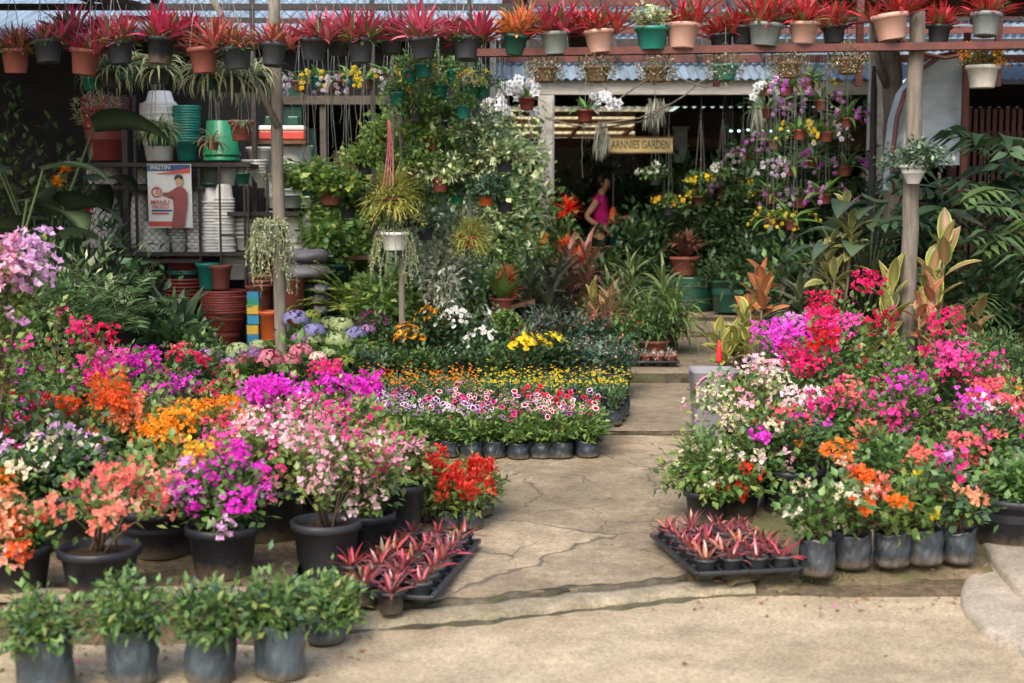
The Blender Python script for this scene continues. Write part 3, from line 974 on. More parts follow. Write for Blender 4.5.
# mossy dirt verge under the east row of bags, cement apron at its end
mb = MB(); v, q = [], []
X = np.linspace(.72, 3.4, 60)
for x in X:
    ky = kerb_y(x)
    sink = .05 * max(0, 1 - (x - .72) / .42) * (1 + .5 * math.sin(x * 40))
    for dy, z in ((.0, -.01), (.02, .012), (.08, .03), (.2, .045), (.5, .06), (2.6, .09)):
        z = z - sink
        dy = dy * min(1, .1 + max(0, (x - .85) / .7) ** 1.5) if dy > .25 else dy
        v.append((x, ky + dy + wavy(x * 1.3, .02) * (dy < .3), z + .012 * math.sin(x * 13 + dy * 20) * (dy > 0) + (.011 if dy > .4 else 0)))
for i in range(59):
    for j in range(5): q.append((i * 6 + j, (i + 1) * 6 + j, (i + 1) * 6 + j + 1, i * 6 + j + 1))
mb.add(v, quads=q)
structure('dirt_verge', mb, M_DIRT, True)

def blob_sheet(pts, z, name, m, h=.03):
    """a poured patch with a rounded lip"""
    mb = MB()
    c = np.mean(pts, 0); n = len(pts)
    P = np.array(pts)
    v, q = [], []
    for f, zz in ((1.02, z - .06), (1.0, z + h * .35), (.95, z + h * .85), (.85, z + h), (.4, z + h * 1.08)):
        for p in P: v.append((*(c + (p - c) * f), zz))
    for i in range(4):
        for j in range(n): q.append((i * n + j, i * n + (j + 1) % n, (i + 1) * n + (j + 1) % n, (i + 1) * n + j))
    v.append((*c, z + h * 1.1))
    t = [(4 * n + j, 4 * n + (j + 1) % n, 5 * n) for j in range(n)]
    mb.add(v, quads=q, tris=t)
    return structure(name, mb, m, True)
def px_ground(px, py, z=0.0):
    u = (px - 512) / F_PX; vv = (341.5 - py) / F_PX
    t = (z - CAM_H) / (-SP + vv * CP)
    return (u * t, t * (CP + vv * SP))
outline = [px_ground(*p, .03) for p in ((1075, 690), (1024, 648), (1000, 637), (978, 622), (962, 600), (964, 578), (980, 560), (1010, 556), (1060, 560), (1120, 600), (1130, 660))]
def smooth_loop(P, k=4):
    P = np.array(P); n = len(P); out = []
    for i in range(n):
        p0, p1, p2, p3 = P[i - 1], P[i], P[(i + 1) % n], P[(i + 2) % n]
        for t in np.linspace(0, 1, k, endpoint=False):
            out.append(.5 * (2 * p1 + (p2 - p0) * t + (2 * p0 - 5 * p1 + 4 * p2 - p3) * t * t + (3 * p1 - p0 - 3 * p2 + p3) * t ** 3))
    return np.array(out)
blob_sheet(smooth_loop(outline), .0, 'path_apron', M_CEMENT, .035)
blob_sheet(smooth_loop([px_ground(*p, .07) for p in ((1035, 596), (1002, 570), (985, 546), (975, 528), (1005, 520), (1080, 530), (1100, 580))]), .05, 'path_apron_upper', M_CEMENT, .03)

# raised planting ledge on the west side, its rough front face and pale planks
mb = MB(); v, q = [], []
X = np.linspace(-4.2, -.86, 80)
for x in X:
    f = 5.03 + wavy(x, .012)
    for dy, z in ((-.0, -.02), (.005, .06), (-.004, .1), (.02, .116), (.4, .118), (2.4, .12)):
        v.append((x, f + dy, z + .006 * math.sin(x * 21 + dy * 9)))
for i in range(79):
    for j in range(5): q.append((i * 6 + j, (i + 1) * 6 + j, (i + 1) * 6 + j + 1, i * 6 + j + 1))
mb.add(v, quads=q)
structure('ground_ledge', mb, M_EARTH, True)
for (x0, x1, dy, lab) in ((-3.6, -1.62, .0, 'long pale plank along the ledge under the salmon bougainvillea'), (-1.58, -.98, .02, 'short pale plank on the ledge behind the seedling bags')):
    mb = MB()
    box(mb, (0, 0, .0), (x1 - x0, .1, .028), bev=.004)
    o = obj('plank', mb, M_PLANK, None, False, ((x0 + x1) / 2, 5.1 + dy, .138))
    tag(o, lab, 'plank', 'planks edging the ledge')

# grass tuft ground in the near corner (stuff)
rs = np.random.default_rng(12)
mb = MB()
n = 1500
gx = rs.uniform(1.25, 2.6, n); gy = 4.28 + (gx - 1.25) * .11 + rs.normal(0, .05, n) - rs.uniform(0, .25, n)
strap(mb, np.stack([gx, gy, np.full(n, -.003)], 1), rs.uniform(0, 6.28, n), rs.uniform(.7, 1.4, n), rs.uniform(.02, .05, n), .005, .8, (.06, .1, .02), (.14, .19, .05), rs, rows=3)
o = obj('grass', mb, M_LEAF); o['kind'] = 'stuff'
# weeds and moss tufts along the verge and in the joints
mb = MB(); n = 1500
gx = np.concatenate([rs.uniform(.75, 2.1, 900), rs.uniform(-.75, .9, 150), rs.uniform(-1.05, -.6, 450)])
gy = np.array([kerb_y(x) for x in gx]) + np.concatenate([np.abs(rs.normal(.06, .06, 900)), rs.normal(.2, .012, 150), rs.uniform(.12, .3, 450)])
clump = np.sin(gx * 11) + np.sin(gx * 5.3 + 1) + rs.normal(0, .6, n) > .5
gx, gy = gx[clump], gy[clump]
strap(mb, np.stack([gx, gy, np.where(gy > np.array([kerb_y(x) for x in gx]) + .05, .025, .0)], 1), rs.uniform(0, 6.28, len(gx)), rs.uniform(.3, 1.3, len(gx)), rs.uniform(.012, .035, len(gx)), .007, .8, (.05, .085, .02), (.12, .16, .05), rs, rows=2, prof='lance')
o = obj('weeds', mb, M_LEAF); o['kind'] = 'stuff'
# fallen leaves and petals
mb = MB(); n = 420
fx = np.concatenate([rs.uniform(-2.4, -.5, 150), rs.uniform(.7, 2.2, 110), rs.uniform(-.8, 1.4, 40), rs.uniform(-2.6, -.9, 120)])
fy = np.concatenate([rs.uniform(4.6, 5.03, 150), rs.uniform(5.35, 5.9, 110), rs.uniform(4.4, 8.6, 40), rs.uniform(5.1, 6.0, 120)])
fz = np.array([max(gz(y, x) if (x < -.86 or y > kerb_y(x) + .2) else 0.0, .045 if (x > .75 and y > kerb_y(x) + .02) else 0.0) for x, y in zip(fx, fy)]) + .008
pal = pick(rs, [(.2, .12, .05), (.3, .2, .08), (.12, .08, .04), (.35, .12, .05)], n)
pal[::23] = (.7, .05, .35)
D = rs.normal(0, 1, (n, 3)); D[:, 2] *= .12
leaf5(mb, np.stack([fx, fy, fz], 1), D, rs.uniform(.015, .035, n), rs.uniform(.01, .02, n), pal, rs, fold=.1, droop=.05)
o = obj('fallen_leaves', mb, M_LEAF); o['kind'] = 'stuff'
# ------------------------------------------------------------------ buildings and frames
def bar(mb, a, b, wdt, dep=None, up=(0, 0, 1)):
    """square bar from a to b"""
    a, b = Vector(a), Vector(b)
    d = b - a
    q = d.to_track_quat('Z', 'Y').to_matrix()
    box(mb, (a + b) / 2, (wdt, dep or wdt, d.length), q)

def one(name, label, cat, m, fn, group=None, smooth=False):
    mb = MB(); fn(mb)
    return tag(obj(name, mb, m, None, smooth), label, cat, group)

def part(name, root, m, fn, smooth=False):
    mb = MB(); fn(mb)
    o = obj(name, mb, m, None, smooth)
    o.parent = root
    return o

def corr_sheet(mb, x0, x1, ya, za, yb, zb, pitch=.09, amp=.012, th=.004):
    n = int((x1 - x0) / pitch * 6) + 1
    X = np.linspace(x0, x1, n)
    dz = amp * np.sin(X / pitch * 2 * PI)
    v = []
    for x, d in zip(X, dz): v += [(x, ya, za + d), (x, yb, zb + d)]
    mb.add(v, quads=[(2 * i, 2 * i + 2, 2 * i + 3, 2 * i + 1) for i in range(n - 1)])

# --- the sales shed behind the path
DB = 15.0
shed = thing('sales_shed', 'open timber sales shed with bleached beam, blue grey roof and dark interior', 'shed', (0, 0, 0))
zb1, zb0 = W(512, 78, DB).z, W(512, 95, DB).z
xL, xR = W(470, 90, DB).x, W(872, 90, DB).x
part('beam', shed, M_BEAM, lambda mb: box(mb, ((xL + xR) / 2, DB, (zb0 + zb1) / 2), (xR - xL, .1, zb1 - zb0), bev=.006))
for pxs, m, wd in ((546, M_BEAM, .17), (873, M_WPAINT, .19), (488, M_WPAINT, .17)):
    xx = W(pxs, 160, DB).x
    top = zb1 + (1.2 if pxs != 546 else -.18)
    part('post', shed, m, lambda mb: box(mb, (xx, DB - (.0 if pxs == 546 else .12), (top + .3) / 2), (wd, .09, top - .3), bev=.006))
xx = W(546, 160, DB).x
part('post_batten', shed, M_BEAM, lambda mb: box(mb, (xx + .03, DB - .075, (zb0 + .3) / 2), (.075, .04, zb0 - .32), bev=.004))
# roof: slopes up and away, purlins laid over it
zr0 = zb1 + .03
def roofz(y): return zr0 + (y - DB) * .36
part('roof_sheet', shed, M_SHEETING, lambda mb: corr_sheet(mb, xL - .2, 6.5, DB - .15, roofz(DB - .15), 18.6, roofz(18.6)))
for i, yy in enumerate((15.35, 15.95, 16.55, 17.2, 17.9)):
    part('purlin', shed, (M_RAIL, M_IRON)[i % 2], lambda mb: box(mb, ((xL + 6.3) / 2, yy, roofz(yy) + .075), (6.3 - xL + .3, .07, .11 if i % 2 else .08)))
for xx in (W(752, 40, 16).x, W(612, 40, 16).x, W(690, 30, 16).x):
    part('rafter', shed, M_IRON, lambda mb: bar(mb, (xx, 15.1, roofz(15.1) + .14), (xx, 18.3, roofz(18.3) + .14), .05))
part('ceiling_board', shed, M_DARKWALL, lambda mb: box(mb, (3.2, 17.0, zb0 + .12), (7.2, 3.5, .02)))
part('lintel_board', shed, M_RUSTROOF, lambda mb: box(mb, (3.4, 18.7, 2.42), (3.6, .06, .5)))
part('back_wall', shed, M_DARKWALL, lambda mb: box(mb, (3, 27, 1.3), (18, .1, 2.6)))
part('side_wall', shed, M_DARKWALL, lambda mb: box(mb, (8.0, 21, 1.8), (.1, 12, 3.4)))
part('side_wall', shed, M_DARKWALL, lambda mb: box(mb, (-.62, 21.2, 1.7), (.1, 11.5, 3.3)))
# bright roofing at the back, seen from below through the shed
part('skylight_sheet', shed, M_CREAMROOF, lambda mb: corr_sheet(mb, -.5, 2.15, 18.9, W(600, 106, 18.9).z, 26.9, W(600, 136, 26.9).z, .12, .018))
part('dark_roof', shed, M_RUSTROOF, lambda mb: corr_sheet(mb, 2.2, 8.0, 18.7, 2.74, 27, 2.6, .12, .018))
for yy in (19.6, 21.3, 23.4, 25.6):
    f = (yy - 18.9) / 8
    zz = W(600, 106, 18.9).z * (1 - f) + W(600, 136, 26.9).z * f - .06
    part('truss', shed, M_WOODBR, lambda mb: box(mb, (1.0, yy, zz), (3.1, .06, .07)))
for xx in (1.05, 1.95):
    part('truss', shed, M_WOODBR, lambda mb: bar(mb, (xx, 19, W(600, 108, 19).z - .04), (xx, 26.8, W(600, 137, 26.8).z - .04), .05))
part('cross_beam', shed, M_WOODBR, lambda mb: box(mb, (1.0, 18.2, W(600, 143, 18.2).z), (3.3, .08, .12)))
xx = W(680, 140, 17).x
part('lamp_column', shed, M_SAGE, lambda mb: (box(mb, (xx, 17, W(680, 145, 17).z), (.16, .12, .42), bev=.01), box(mb, (xx, 16.93, W(680, 128, 17).z), (.2, .05, .03)), box(mb, (xx, 16.93, W(680, 146, 17).z), (.2, .05, .02))))

# --- the store hut on the west side
HY = 13.2
hut = thing('store_hut', 'dark store hut with a wide window opening behind the hanging orchids', 'hut', (0, 0, 0))
wx0, wx1 = W(298, 130, HY).x, W(400, 130, HY).x
wz0, wz1 = W(340, 172, HY).z, W(340, 100, HY).z
hx0, hx1 = -8.5, W(490, 130, HY).x
def walls(mb):
    box(mb, ((hx0 + wx0) / 2, HY, 1.6), (wx0 - hx0, .06, 2.8))
    box(mb, ((hx1 + wx1) / 2, HY, 1.6), (hx1 - wx1, .06, 2.8))
    box(mb, ((wx0 + wx1) / 2, HY, (wz0 + .2) / 2), (wx1 - wx0, .06, wz0 - .2))
    box(mb, ((wx0 + wx1) / 2, HY, (wz1 + 3.0) / 2), (wx1 - wx0, .06, 3.0 - wz1))
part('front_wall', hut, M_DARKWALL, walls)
part('shutter', hut, M_GREENWALL, lambda mb: box(mb, (W(292, 130, HY).x, HY - .06, W(292, 130, HY).z), (.2, .03, .8)))
part('window_header', hut, M_FRAMEBOARD, lambda mb: box(mb, ((wx0 + wx1) / 2, HY - .08, W(340, 101, HY).z), (wx1 - wx0 + .3, .06, .08), bev=.005))
part('window_sill', hut, M_FRAMEBOARD, lambda mb: box(mb, ((wx0 + wx1) / 2, HY - .1, W(340, 174, HY).z), (wx1 - wx0 + .3, .14, .06), bev=.005))
part('window_post', hut, M_FRAMEBOARD, lambda mb: box(mb, (W(324, 130, HY).x, HY - .05, W(324, 135, HY).z), (.055, .05, wz1 - wz0)))
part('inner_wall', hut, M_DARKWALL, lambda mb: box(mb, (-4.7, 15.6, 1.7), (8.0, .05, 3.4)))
part('roof', hut, M_SHEETING, lambda mb: corr_sheet(mb, -9, hx1 + .1, HY - .3, 2.98, 17.5, 4.5))
part('shelf_box', hut, M_WOODBR, lambda mb: box(mb, (W(355, 160, HY + .4).x, HY + .4, W(355, 161, HY + .4).z), (.38, .25, .2), bev=.006))
part('green_panel', hut, M_DGREEN, lambda mb: box(mb, (W(309, 150, HY + .2).x, HY + .2, W(309, 150, HY + .2).z), (.14, .05, .4)))

# --- lean-to roofs that shade both sides
for nm, x0, x1, ya, za, yb, zb, lab in (('lean_to_roof', -10, -3.0, 8.9, 3.2, 13.1, 3.42, 'rusty lean-to roof over the dark elephant ears'),
                                        ('lean_to_roof', 2.75, 10, 10.4, 3.15, 15.0, 3.5, 'rusty lean-to roof over the broad leaved plants')):
    r = thing(nm, lab, 'roof', (0, 0, 0))
    part('roof_sheet', r, M_RUSTROOF, lambda mb: corr_sheet(mb, x0, x1, ya, za, yb, zb))
    for k in range(4):
        yy = ya + (yb - ya) * (k + .3) / 4
        part('batten', r, M_WOODBR, lambda mb: box(mb, ((x0 + x1) / 2, yy, za + (zb - za) * (k + .3) / 4 - .06), (x1 - x0 - .1, .05, .07)))
    for k in range(3):
        xk = x0 + (x1 - x0) * (k + .5) / 3
        part('rafter', r, M_WOODBR, lambda mb: bar(mb, (xk, ya + .05, za - .12), (xk + .8, yb - .05, zb - .12), .06))
    for xk in ((x0 + .1, x1 - .15) if x0 < 0 else (x1 - .1,)):
        part('roof_post', r, M_IRON, lambda mb: box(mb, (xk, yb - .3, (zb) / 2), (.07, .07, zb)))

# --- two wooden posts and the hanging rails
def log_post(name, px, d, ztop, r, label, lean=0.0, brace=None):
    x = W(px, 250, d).x
    zg = gz(d, x)
    root = thing(name, label, 'post', (x, d, zg - .05))
    rs = np.random.default_rng(int(px))
    mb = MB()
    zz = np.linspace(0, ztop - zg + .05, 14)
    pts = [(lean * z + rs.normal(0, .004), rs.normal(0, .004), z) for z in zz]
    tube(mb, pts, r * 1.05, r * .93, 12)
    obj('shaft', mb, M_WOODGREY, root)
    if brace:
        mb = MB()
        tube(mb, brace, .026, .022, 8)
        o = obj('brace', mb, M_WOODGREY, root)
    return root
def rel(p, d, base):
    q = W(*p, d); return (q.x - base[0], q.y - base[1], q.z - base[2])
xb = W(280, 250, 10.6).x; bb = (xb, 10.6, gz(10.6, xb) - .05)
log_post('wooden_post', 280, 10.6, 3.15, .046, 'grey wooden post with a slanting brace beside the pot rack', -.004,
         [rel((278, 127), 10.55, bb), rel((262, 95), 10.55, bb), rel((238, 45), 10.5, bb), rel((205, -15), 10.5, bb)])
x2 = W(908, 250, 10.0).x
log_post('wooden_post', 909, 10.0, 2.86, .058, 'tall grey wooden post carrying the red rail and the white hanging bowl', .004)
log_post('wooden_post', 402, 10.9, 2.2, .024, 'thin brown stake among the hanging baskets behind the orange daisies')
DR = 9.9
rail = thing('hanging_rail', 'long red oxide steel rail carrying the row of potted bromeliads', 'rail', (0, 0, 0))
xa, xb_ = W(470, 50, DR).x, W(1100, 44, DR).x
za_, zb_ = W(470, 53, DR).z, W(1100, 44, DR).z
part('rail_bar', rail, M_RAIL, lambda mb: bar(mb, (xa, DR, za_), (xb_, DR, zb_), .07, .05))
part('rail_bar', rail, M_RAIL, lambda mb: bar(mb, (xa, DR + .3, za_ + .02), (xb_, DR + .3, zb_ + .02), .06, .04))
for pxs in (722, 868, 1010):
    xx = W(pxs, 40, DR + .12).x
    part('upright', rail, M_RAIL, lambda mb: bar(mb, (xx, DR + .36, za_ - .2), (xx, DR + .36, 3.4), .045))
zl = 3.16
rail2 = thing('hanging_rail', 'high timber rail from which the terracotta and black pots hang on wires', 'rail', (0, 0, 0))
part('rail_bar', rail2, M_IRON, lambda mb: bar(mb, (-6, DR, zl), (.15, DR, zl), .06))
part('rail_bar', rail2, M_IRON, lambda mb: bar(mb, (-6, 10.7, zl), (.15, 10.7, zl), .05))
part('rail_bar', rail2, M_IRON, lambda mb: bar(mb, (-6, 11.7, zl - .05), (.15, 11.7, zl - .05), .05))
part('cross_bar', rail2, M_IRON, lambda mb: bar(mb, (-3.6, 9.8, zl + .06), (-3.6, 12.4, zl + .1), .06))
part('cross_bar', rail2, M_IRON, lambda mb: bar(mb, (.1, 9.8, zl + .06), (.1, 13.2, zl + .1), .06))

# chain link along the top
cl = thing('chain_link_fence', 'rusty chain link netting stretched above the row of red bromeliads', 'fence', (0, 0, 0))
def links(mb, x0, x1, z0, z1, y, p=.11, r=.0022):
    n = int((x1 - x0 + (z1 - z0)) / p)
    for i in range(n):
        for sg in (1, -1):
            a = x0 + i * p - (z1 - z0) if sg > 0 else x0 + i * p
            p0, p1 = (a, z0), (a + sg * (z1 - z0), z1)
            lo, hi = sorted((p0[0], p1[0]))
            if hi < x0 or lo > x1: continue
            def clip(pq):
                return pq
            ts = [0, 1]
            dx = p1[0] - p0[0]
            t0 = (x0 - p0[0]) / dx; t1 = (x1 - p0[0]) / dx
            ta, tb = max(0, min(t0, t1)), min(1, max(t0, t1))
            if tb - ta < .02: continue
            f = lambda t: (p0[0] + dx * t, y, z0 + (z1 - z0) * t)
            tube(mb, [f(ta), f(tb)], r, n=4, cap=False)
part('mesh_wire', cl, M_IRON, lambda mb: links(mb, W(130, 10, 12.4).x, W(480, 10, 12.4).x, W(300, 24, 12.4).z, 3.5, 12.4))
part('mesh_wire', cl, M_IRON, lambda mb: links(mb, W(560, 10, 14).x, W(1030, 10, 14).x, W(800, 22, 14).z, 4.1, 14.0, .16))
part('top_pipe', cl, M_IRON, lambda mb: bar(mb, (W(120, 22, 12.4).x, 12.4, W(120, 18, 12.4).z), (W(480, 22, 12.4).x, 12.4, W(480, 24, 12.4).z), .04))
for pxs in (252, 372, 470):
    part('fence_post', cl, M_IRON, lambda mb: bar(mb, (W(pxs, 10, 12.4).x, 12.4, .3), (W(pxs, 10, 12.4).x, 12.4, 3.6), .04))

# --- east side: red slat fence, film tunnel, dead trunk
fx0, fx1, FY = W(962, 150, 13).x, W(1120, 150, 13).x, 13.0
fence = thing('slat_fence', 'dark red fence of upright slats behind the split leaved climbers', 'fence', (fx0, FY, .3))
def slats(mb):
    n = 26
    for i in range(n):
        x = (fx1 - fx0) * i / (n - 1)
        box(mb, (x, 0, 1.0), (.032, .02, 2.15))
part('slat_panel', fence, M_REDSLAT, slats)
for z in (.25, 1.05, 1.85):
    part('fence_rail', fence, M_REDSLAT, lambda mb: box(mb, ((fx1 - fx0) / 2, .035, z), (fx1 - fx0 + .1, .03, .06)))
for xx in (-.06, 1.0):
    part('fence_post', fence, M_REDSLAT, lambda mb: box(mb, (xx, .09, .95), (.07, .07, 2.4)))
TY = 12.3
tun = thing('film_tunnel', 'curved end of a small tunnel of pale grey plastic film with a red arch', 'greenhouse', (0, 0, 0))
arc = [(892, 190), (893, 150), (897, 118), (905, 92), (920, 70), (940, 56), (964, 52)]
AP = [W(px, py, TY) for px, py in arc]
part('arch', tun, M_RAIL, lambda mb: tube(mb, AP, .022, n=8), True)
part('arch', tun, M_RAIL, lambda mb: box(mb, (W(966, 100, TY).x, TY + .02, W(966, 110, TY).z), (.05, .05, 1.3)))
def film(mb):
    v = []; n = 16
    zlow = W(900, 165, TY).z
    for i, p in enumerate(AP):
        for j in range(n):
            t = j / (n - 1)
            z = p.z + (zlow - p.z) * t
            y = TY + .03 + .12 * math.sin(PI * t) + .02 * math.sin(i * 1.7 + t * 9)
            v.append((p.x + .05 * math.sin(t * 3), y, z))
    q = [(i * n + j, (i + 1) * n + j, (i + 1) * n + j + 1, i * n + j + 1) for i in range(len(AP) - 1) for j in range(n - 1)]
    mb.add(v, quads=q)
part('film_sheet', tun, M_FILM, film, True)
def film2(mb):
    v = []
    for i, p in enumerate(AP):
        for y in (0, .1, .2, .3): v.append((p.x, TY + y, p.z))
    mb.add(v, quads=[(i * 4 + j, i * 4 + j + 1, i * 4 + j + 5, i * 4 + j + 4) for i in range(len(AP) - 1) for j in range(3)])
part('film_roof', tun, M_FILM, film2, True)
def trunk(mb):
    rs = np.random.default_rng(4)
    x = W(893, 100, 13.2).x
    pts = [(x + .05 * math.sin(z * 1.3) + rs.normal(0, .008), 13.2, z) for z in np.linspace(.2, 3.1, 16)]
    tube(mb, pts, .13, .085, 14)
dt = thing('dead_tree', 'grey dead tree trunk between the white pillar and the film tunnel', 'tree', (0, 0, 0))
part('trunk', dt, M_BARK, trunk, True)
part('branch', dt, M_BARK, lambda mb: tube(mb, [(W(893, 80, 13.2).x, 13.2, W(893, 95, 13.2).z), (W(880, 60, 13.1).x, 13.1, W(880, 70, 13.1).z), (W(876, 30, 13).x, 13.0, W(876, 40, 13).z)], .05, .02, 8), True)
one('wooden_stake', 'black pointed wooden stake standing in front of the white pillar', 'stake', M_DARKWALL,
    lambda mb: tube(mb, [(W(874, 150, 13).x, 13, .3), (W(874, 90, 13).x, 13, W(874, 90, 13).z), (W(874, 66, 13).x, 13, W(874, 66, 13).z)], .045, .015, 8))
def hose(mb):
    pts = [W(px, py, 10.6 + .02 * i) for i, (px, py) in enumerate(((890, 24), (905, 42), (925, 54), (945, 58), (962, 55), (978, 47)))]
    tube(mb, pts, .014, n=8)
one('hose', 'dull red hose looped below the rail beside the tall grey post', 'hose', M_RAIL, hose, None, True)

# vines twisting along the bleached beam
for lab, pts in (('bare brown vine twisting from the beam down towards the white orchids', ((600, 128), (640, 122), (664, 108), (684, 96), (700, 82), (720, 74))),
                 ('thin bare vine looped under the bleached beam', ((600, 78), (608, 92), (618, 100), (640, 84), (660, 70), (690, 82), (706, 88), (730, 72))),
                 ('long bare vine sagging below the cream skylight', ((545, 118), (575, 126), (600, 124), (640, 118), (668, 104)))):
    one('vine', lab, 'vine', M_BARK, lambda mb: tube(mb, [W(px, py, 14.8 - .02 * i) for i, (px, py) in enumerate(pts)], .011, .007, 6), 'bare vines on the shed', True)

# --- sign board
SY = 15.4
c = W(641, 145, SY)
sign = thing('sign_board', 'small yellowed wooden sign with dark capitals hanging under the skylight', 'sign', c)
part('board', sign, M_SIGN, lambda mb: box(mb, (0, 0, 0), (.68, .02, .155), bev=.003))
part('sign_frame', sign, M_WOODBR, lambda mb: (box(mb, (0, -.005, .083), (.7, .03, .014)), box(mb, (0, -.005, -.083), (.7, .03, .014))))
def text(body, size, m, root, loc, name='lettering', wide=1.0):
    cu = bpy.data.curves.new(name, 'FONT')
    cu.body = body; cu.size = size; cu.align_x = 'CENTER'; cu.align_y = 'CENTER'; cu.extrude = .001; cu.offset = size * .012
    cu.materials.append(m)
    tmp = bpy.data.objects.new('lettering_curve', cu); COL.objects.link(tmp)
    bpy.context.view_layer.update()
    me = bpy.data.meshes.new_from_object(tmp.evaluated_get(bpy.context.evaluated_depsgraph_get()))
    bpy.data.objects.remove(tmp)
    if not me.materials: me.materials.append(m)
    o = bpy.data.objects.new(name, me); COL.objects.link(o)
    o.parent = root; o.location = loc; o.rotation_euler = (PI / 2, 0, 0); o.scale = (wide, 1, 1)
    return o
text('ARNNIES GARDEN', .125, M_SIGNINK, sign, (-.005, -.0125, 0), wide=.6)
part('hanging_wire', sign, M_WIRE, lambda mb: (tube(mb, [(-.25, 0, .08), (-.25, 0, .5)], .003, n=4), tube(mb, [(.25, 0, .08), (.25, 0, .5)], .003, n=4)))

# string of small cold lamps in the dark part of the shed
ls = thing('light_string', 'string of small cold white lamps burning in the dark behind the orchids', 'lights', (0, 0, 0))
mE, ntE, bE = new_mat('lamp_glow')
bE.inputs['Emission Color'].default_value = (.55, 1, .95, 1)
bE.inputs['Emission Strength'].default_value = 1.3
bE.inputs['Base Color'].default_value = (.6, .8, .8, 1)
rs = np.random.default_rng(5)
LP = [(731, 131), (739, 131), (748, 130), (755, 131), (763, 130), (771, 131), (779, 131), (788, 130), (800, 131)]
for i, (px, py) in enumerate(LP):
    p = W(px, py, 18)
    mb = MB()
    lathe(mb, [(0, -.015), (.014, -.01), (.019, 0), (.014, .011), (0, .015)], 10, p)
    obj('lamp', mb, mE, ls)
part('cable', ls, M_DARKWALL, lambda mb: tube(mb, [W(px, py - 4, 18) for px, py in LP], .006, n=5))

# grey moss hanging from the beam
def moss(name, label, px, py0, py1, d, wd):
    rs = np.random.default_rng(px)
    p = W(px, py0, d); L = p.z - W(px, py1, d).z
    root = thing(name, label, 'moss', p, 0, 'hanging moss beards')
    mb = MB(); n = 130
    az = rs.uniform(0, 6.28, n); r = wd * np.sqrt(rs.uniform(0, 1, n)) * .5
    P = np.stack([r * np.cos(az), r * np.sin(az) * .6, -rs.uniform(0, .45, n) * L], 1)
    strap(mb, P, rs.uniform(0, 6.28, n), np.full(n, -1.2), rs.uniform(.2, .55, n) * L, .012, .35, (.2, .21, .16), (.32, .33, .26), rs, rows=4)
    obj('strands', mb, M_LEAF, root)
    part('hook', root, M_WIRE, lambda mb: tube(mb, [(0, 0, .12), (0, 0, -.03)], .004, n=5))
moss('hanging_moss', 'thick pale moss beard hanging at the end of the sign board', 602, 120, 168, 15.2, .14)
moss('hanging_moss', 'pale moss beard hanging in front of the bright skylight', 655, 98, 137, 14.9, .2)
moss('hanging_moss', 'long thin moss beard hanging beside the white orchid spray', 759, 84, 152, 14.3, .1)

# ------------------------------------------------------------------ rack of stacked pots
RY = 12.0
rk = thing('storage_rack', 'rusty angle iron rack with wire netting holding stacks of new pots', 'rack', (0, 0, 0))
def rx(px): return W(px, 220, RY).x
def rzz(py): return W(200, py, RY).z
for px in (86, 127, 137, 200, 245, 268):
    part('upright', rk, M_IRON, lambda mb: box(mb, (rx(px), RY, (rzz(355) + rzz(95 if px in (127, 137) else 165)) / 2), (.02 if px != 127 else .045, .03, rzz(95 if px in (127, 137) else 165) - rzz(355))))
for px in (130, 202, 268):
    part('rear_upright', rk, M_IRON, lambda mb: box(mb, (rx(px), RY + .75, (rzz(355) + rzz(95)) / 2), (.045, .035, rzz(95) - rzz(355))))
SH = {'top': 163, 'mid': 186, 'low': 252}
for py, xa, xb2 in ((163, 84, 252), (186, 84, 205), (252, 118, 300), (212, 228, 300)):
    part('shelf', rk, M_IRON, lambda mb: box(mb, ((rx(xa) + rx(xb2)) / 2, RY + .38, rzz(py) - .02), (rx(xb2) - rx(xa), .8, .03)))
    part('shelf_edge', rk, M_IRON, lambda mb: box(mb, ((rx(xa) + rx(xb2)) / 2, RY - .025, rzz(py) - .015), (rx(xb2) - rx(xa), .018, .034)))
part('cross_rail', rk, M_IRON, lambda mb: box(mb, ((rx(128) + rx(200)) / 2, RY - .02, rzz(261)), (rx(200) - rx(128), .02, .03)))
part('netting', rk, M_IRON, lambda mb: links(mb, rx(86), rx(205), rzz(252), rzz(166), RY - .05, .06, .0018))
part('door_frame', rk, M_IRON, lambda mb: [bar(mb, (rx(a), RY - .07, rzz(b)), (rx(c2), RY - .07, rzz(d2)), .016) for a, b, c2, d2 in ((222, 165, 222, 350), (250, 165, 250, 350), (222, 235, 250, 235))])

def nested(px, py_base, py_top, n, r_px, m, lab, group, dy=.3, flip=False, taper=.75, hpx=None, first_h=None, name='nursery_pot', cat='pot'):
    """n pots pushed into one another; every pot is a thing of its own"""
    d = RY + dy
    x = W(px, py_base, d).x
    z0 = W(px, py_base, d).z; z1 = W(px, py_top, d).z
    r = r_px / F_PX * d
    h = (hpx / F_PX * d) if hpx else min(.85 * r * 2, (z1 - z0) * .8)
    dz = (z1 - z0 - h) / max(1, n - 1)
    me = pot_mesh(round(r, 3), round(r * taper, 3), round(h, 3), m, .008)
    lipm = cached(('lip', round(r, 3), round(h, 3), m.name), lambda: lip_mesh(round(r, 3), round(h, 3), m))
    rs = np.random.default_rng(px + py_base)
    for k in range(n):
        o = thing(name, lab[k] if isinstance(lab, list) else lab, cat, (x + rs.normal(0, .0025), d + rs.normal(0, .0025), z0 + dz * k), rs.uniform(0, 6), group)
        obj('wall', me, None, o)
        obj('rim', lipm, None, o)
        if flip:
            o.rotation_euler = (PI, 0, o.rotation_euler[2]); o.location.z = z1 - dz * (n - 1 - k) if False else z0 + h + dz * k
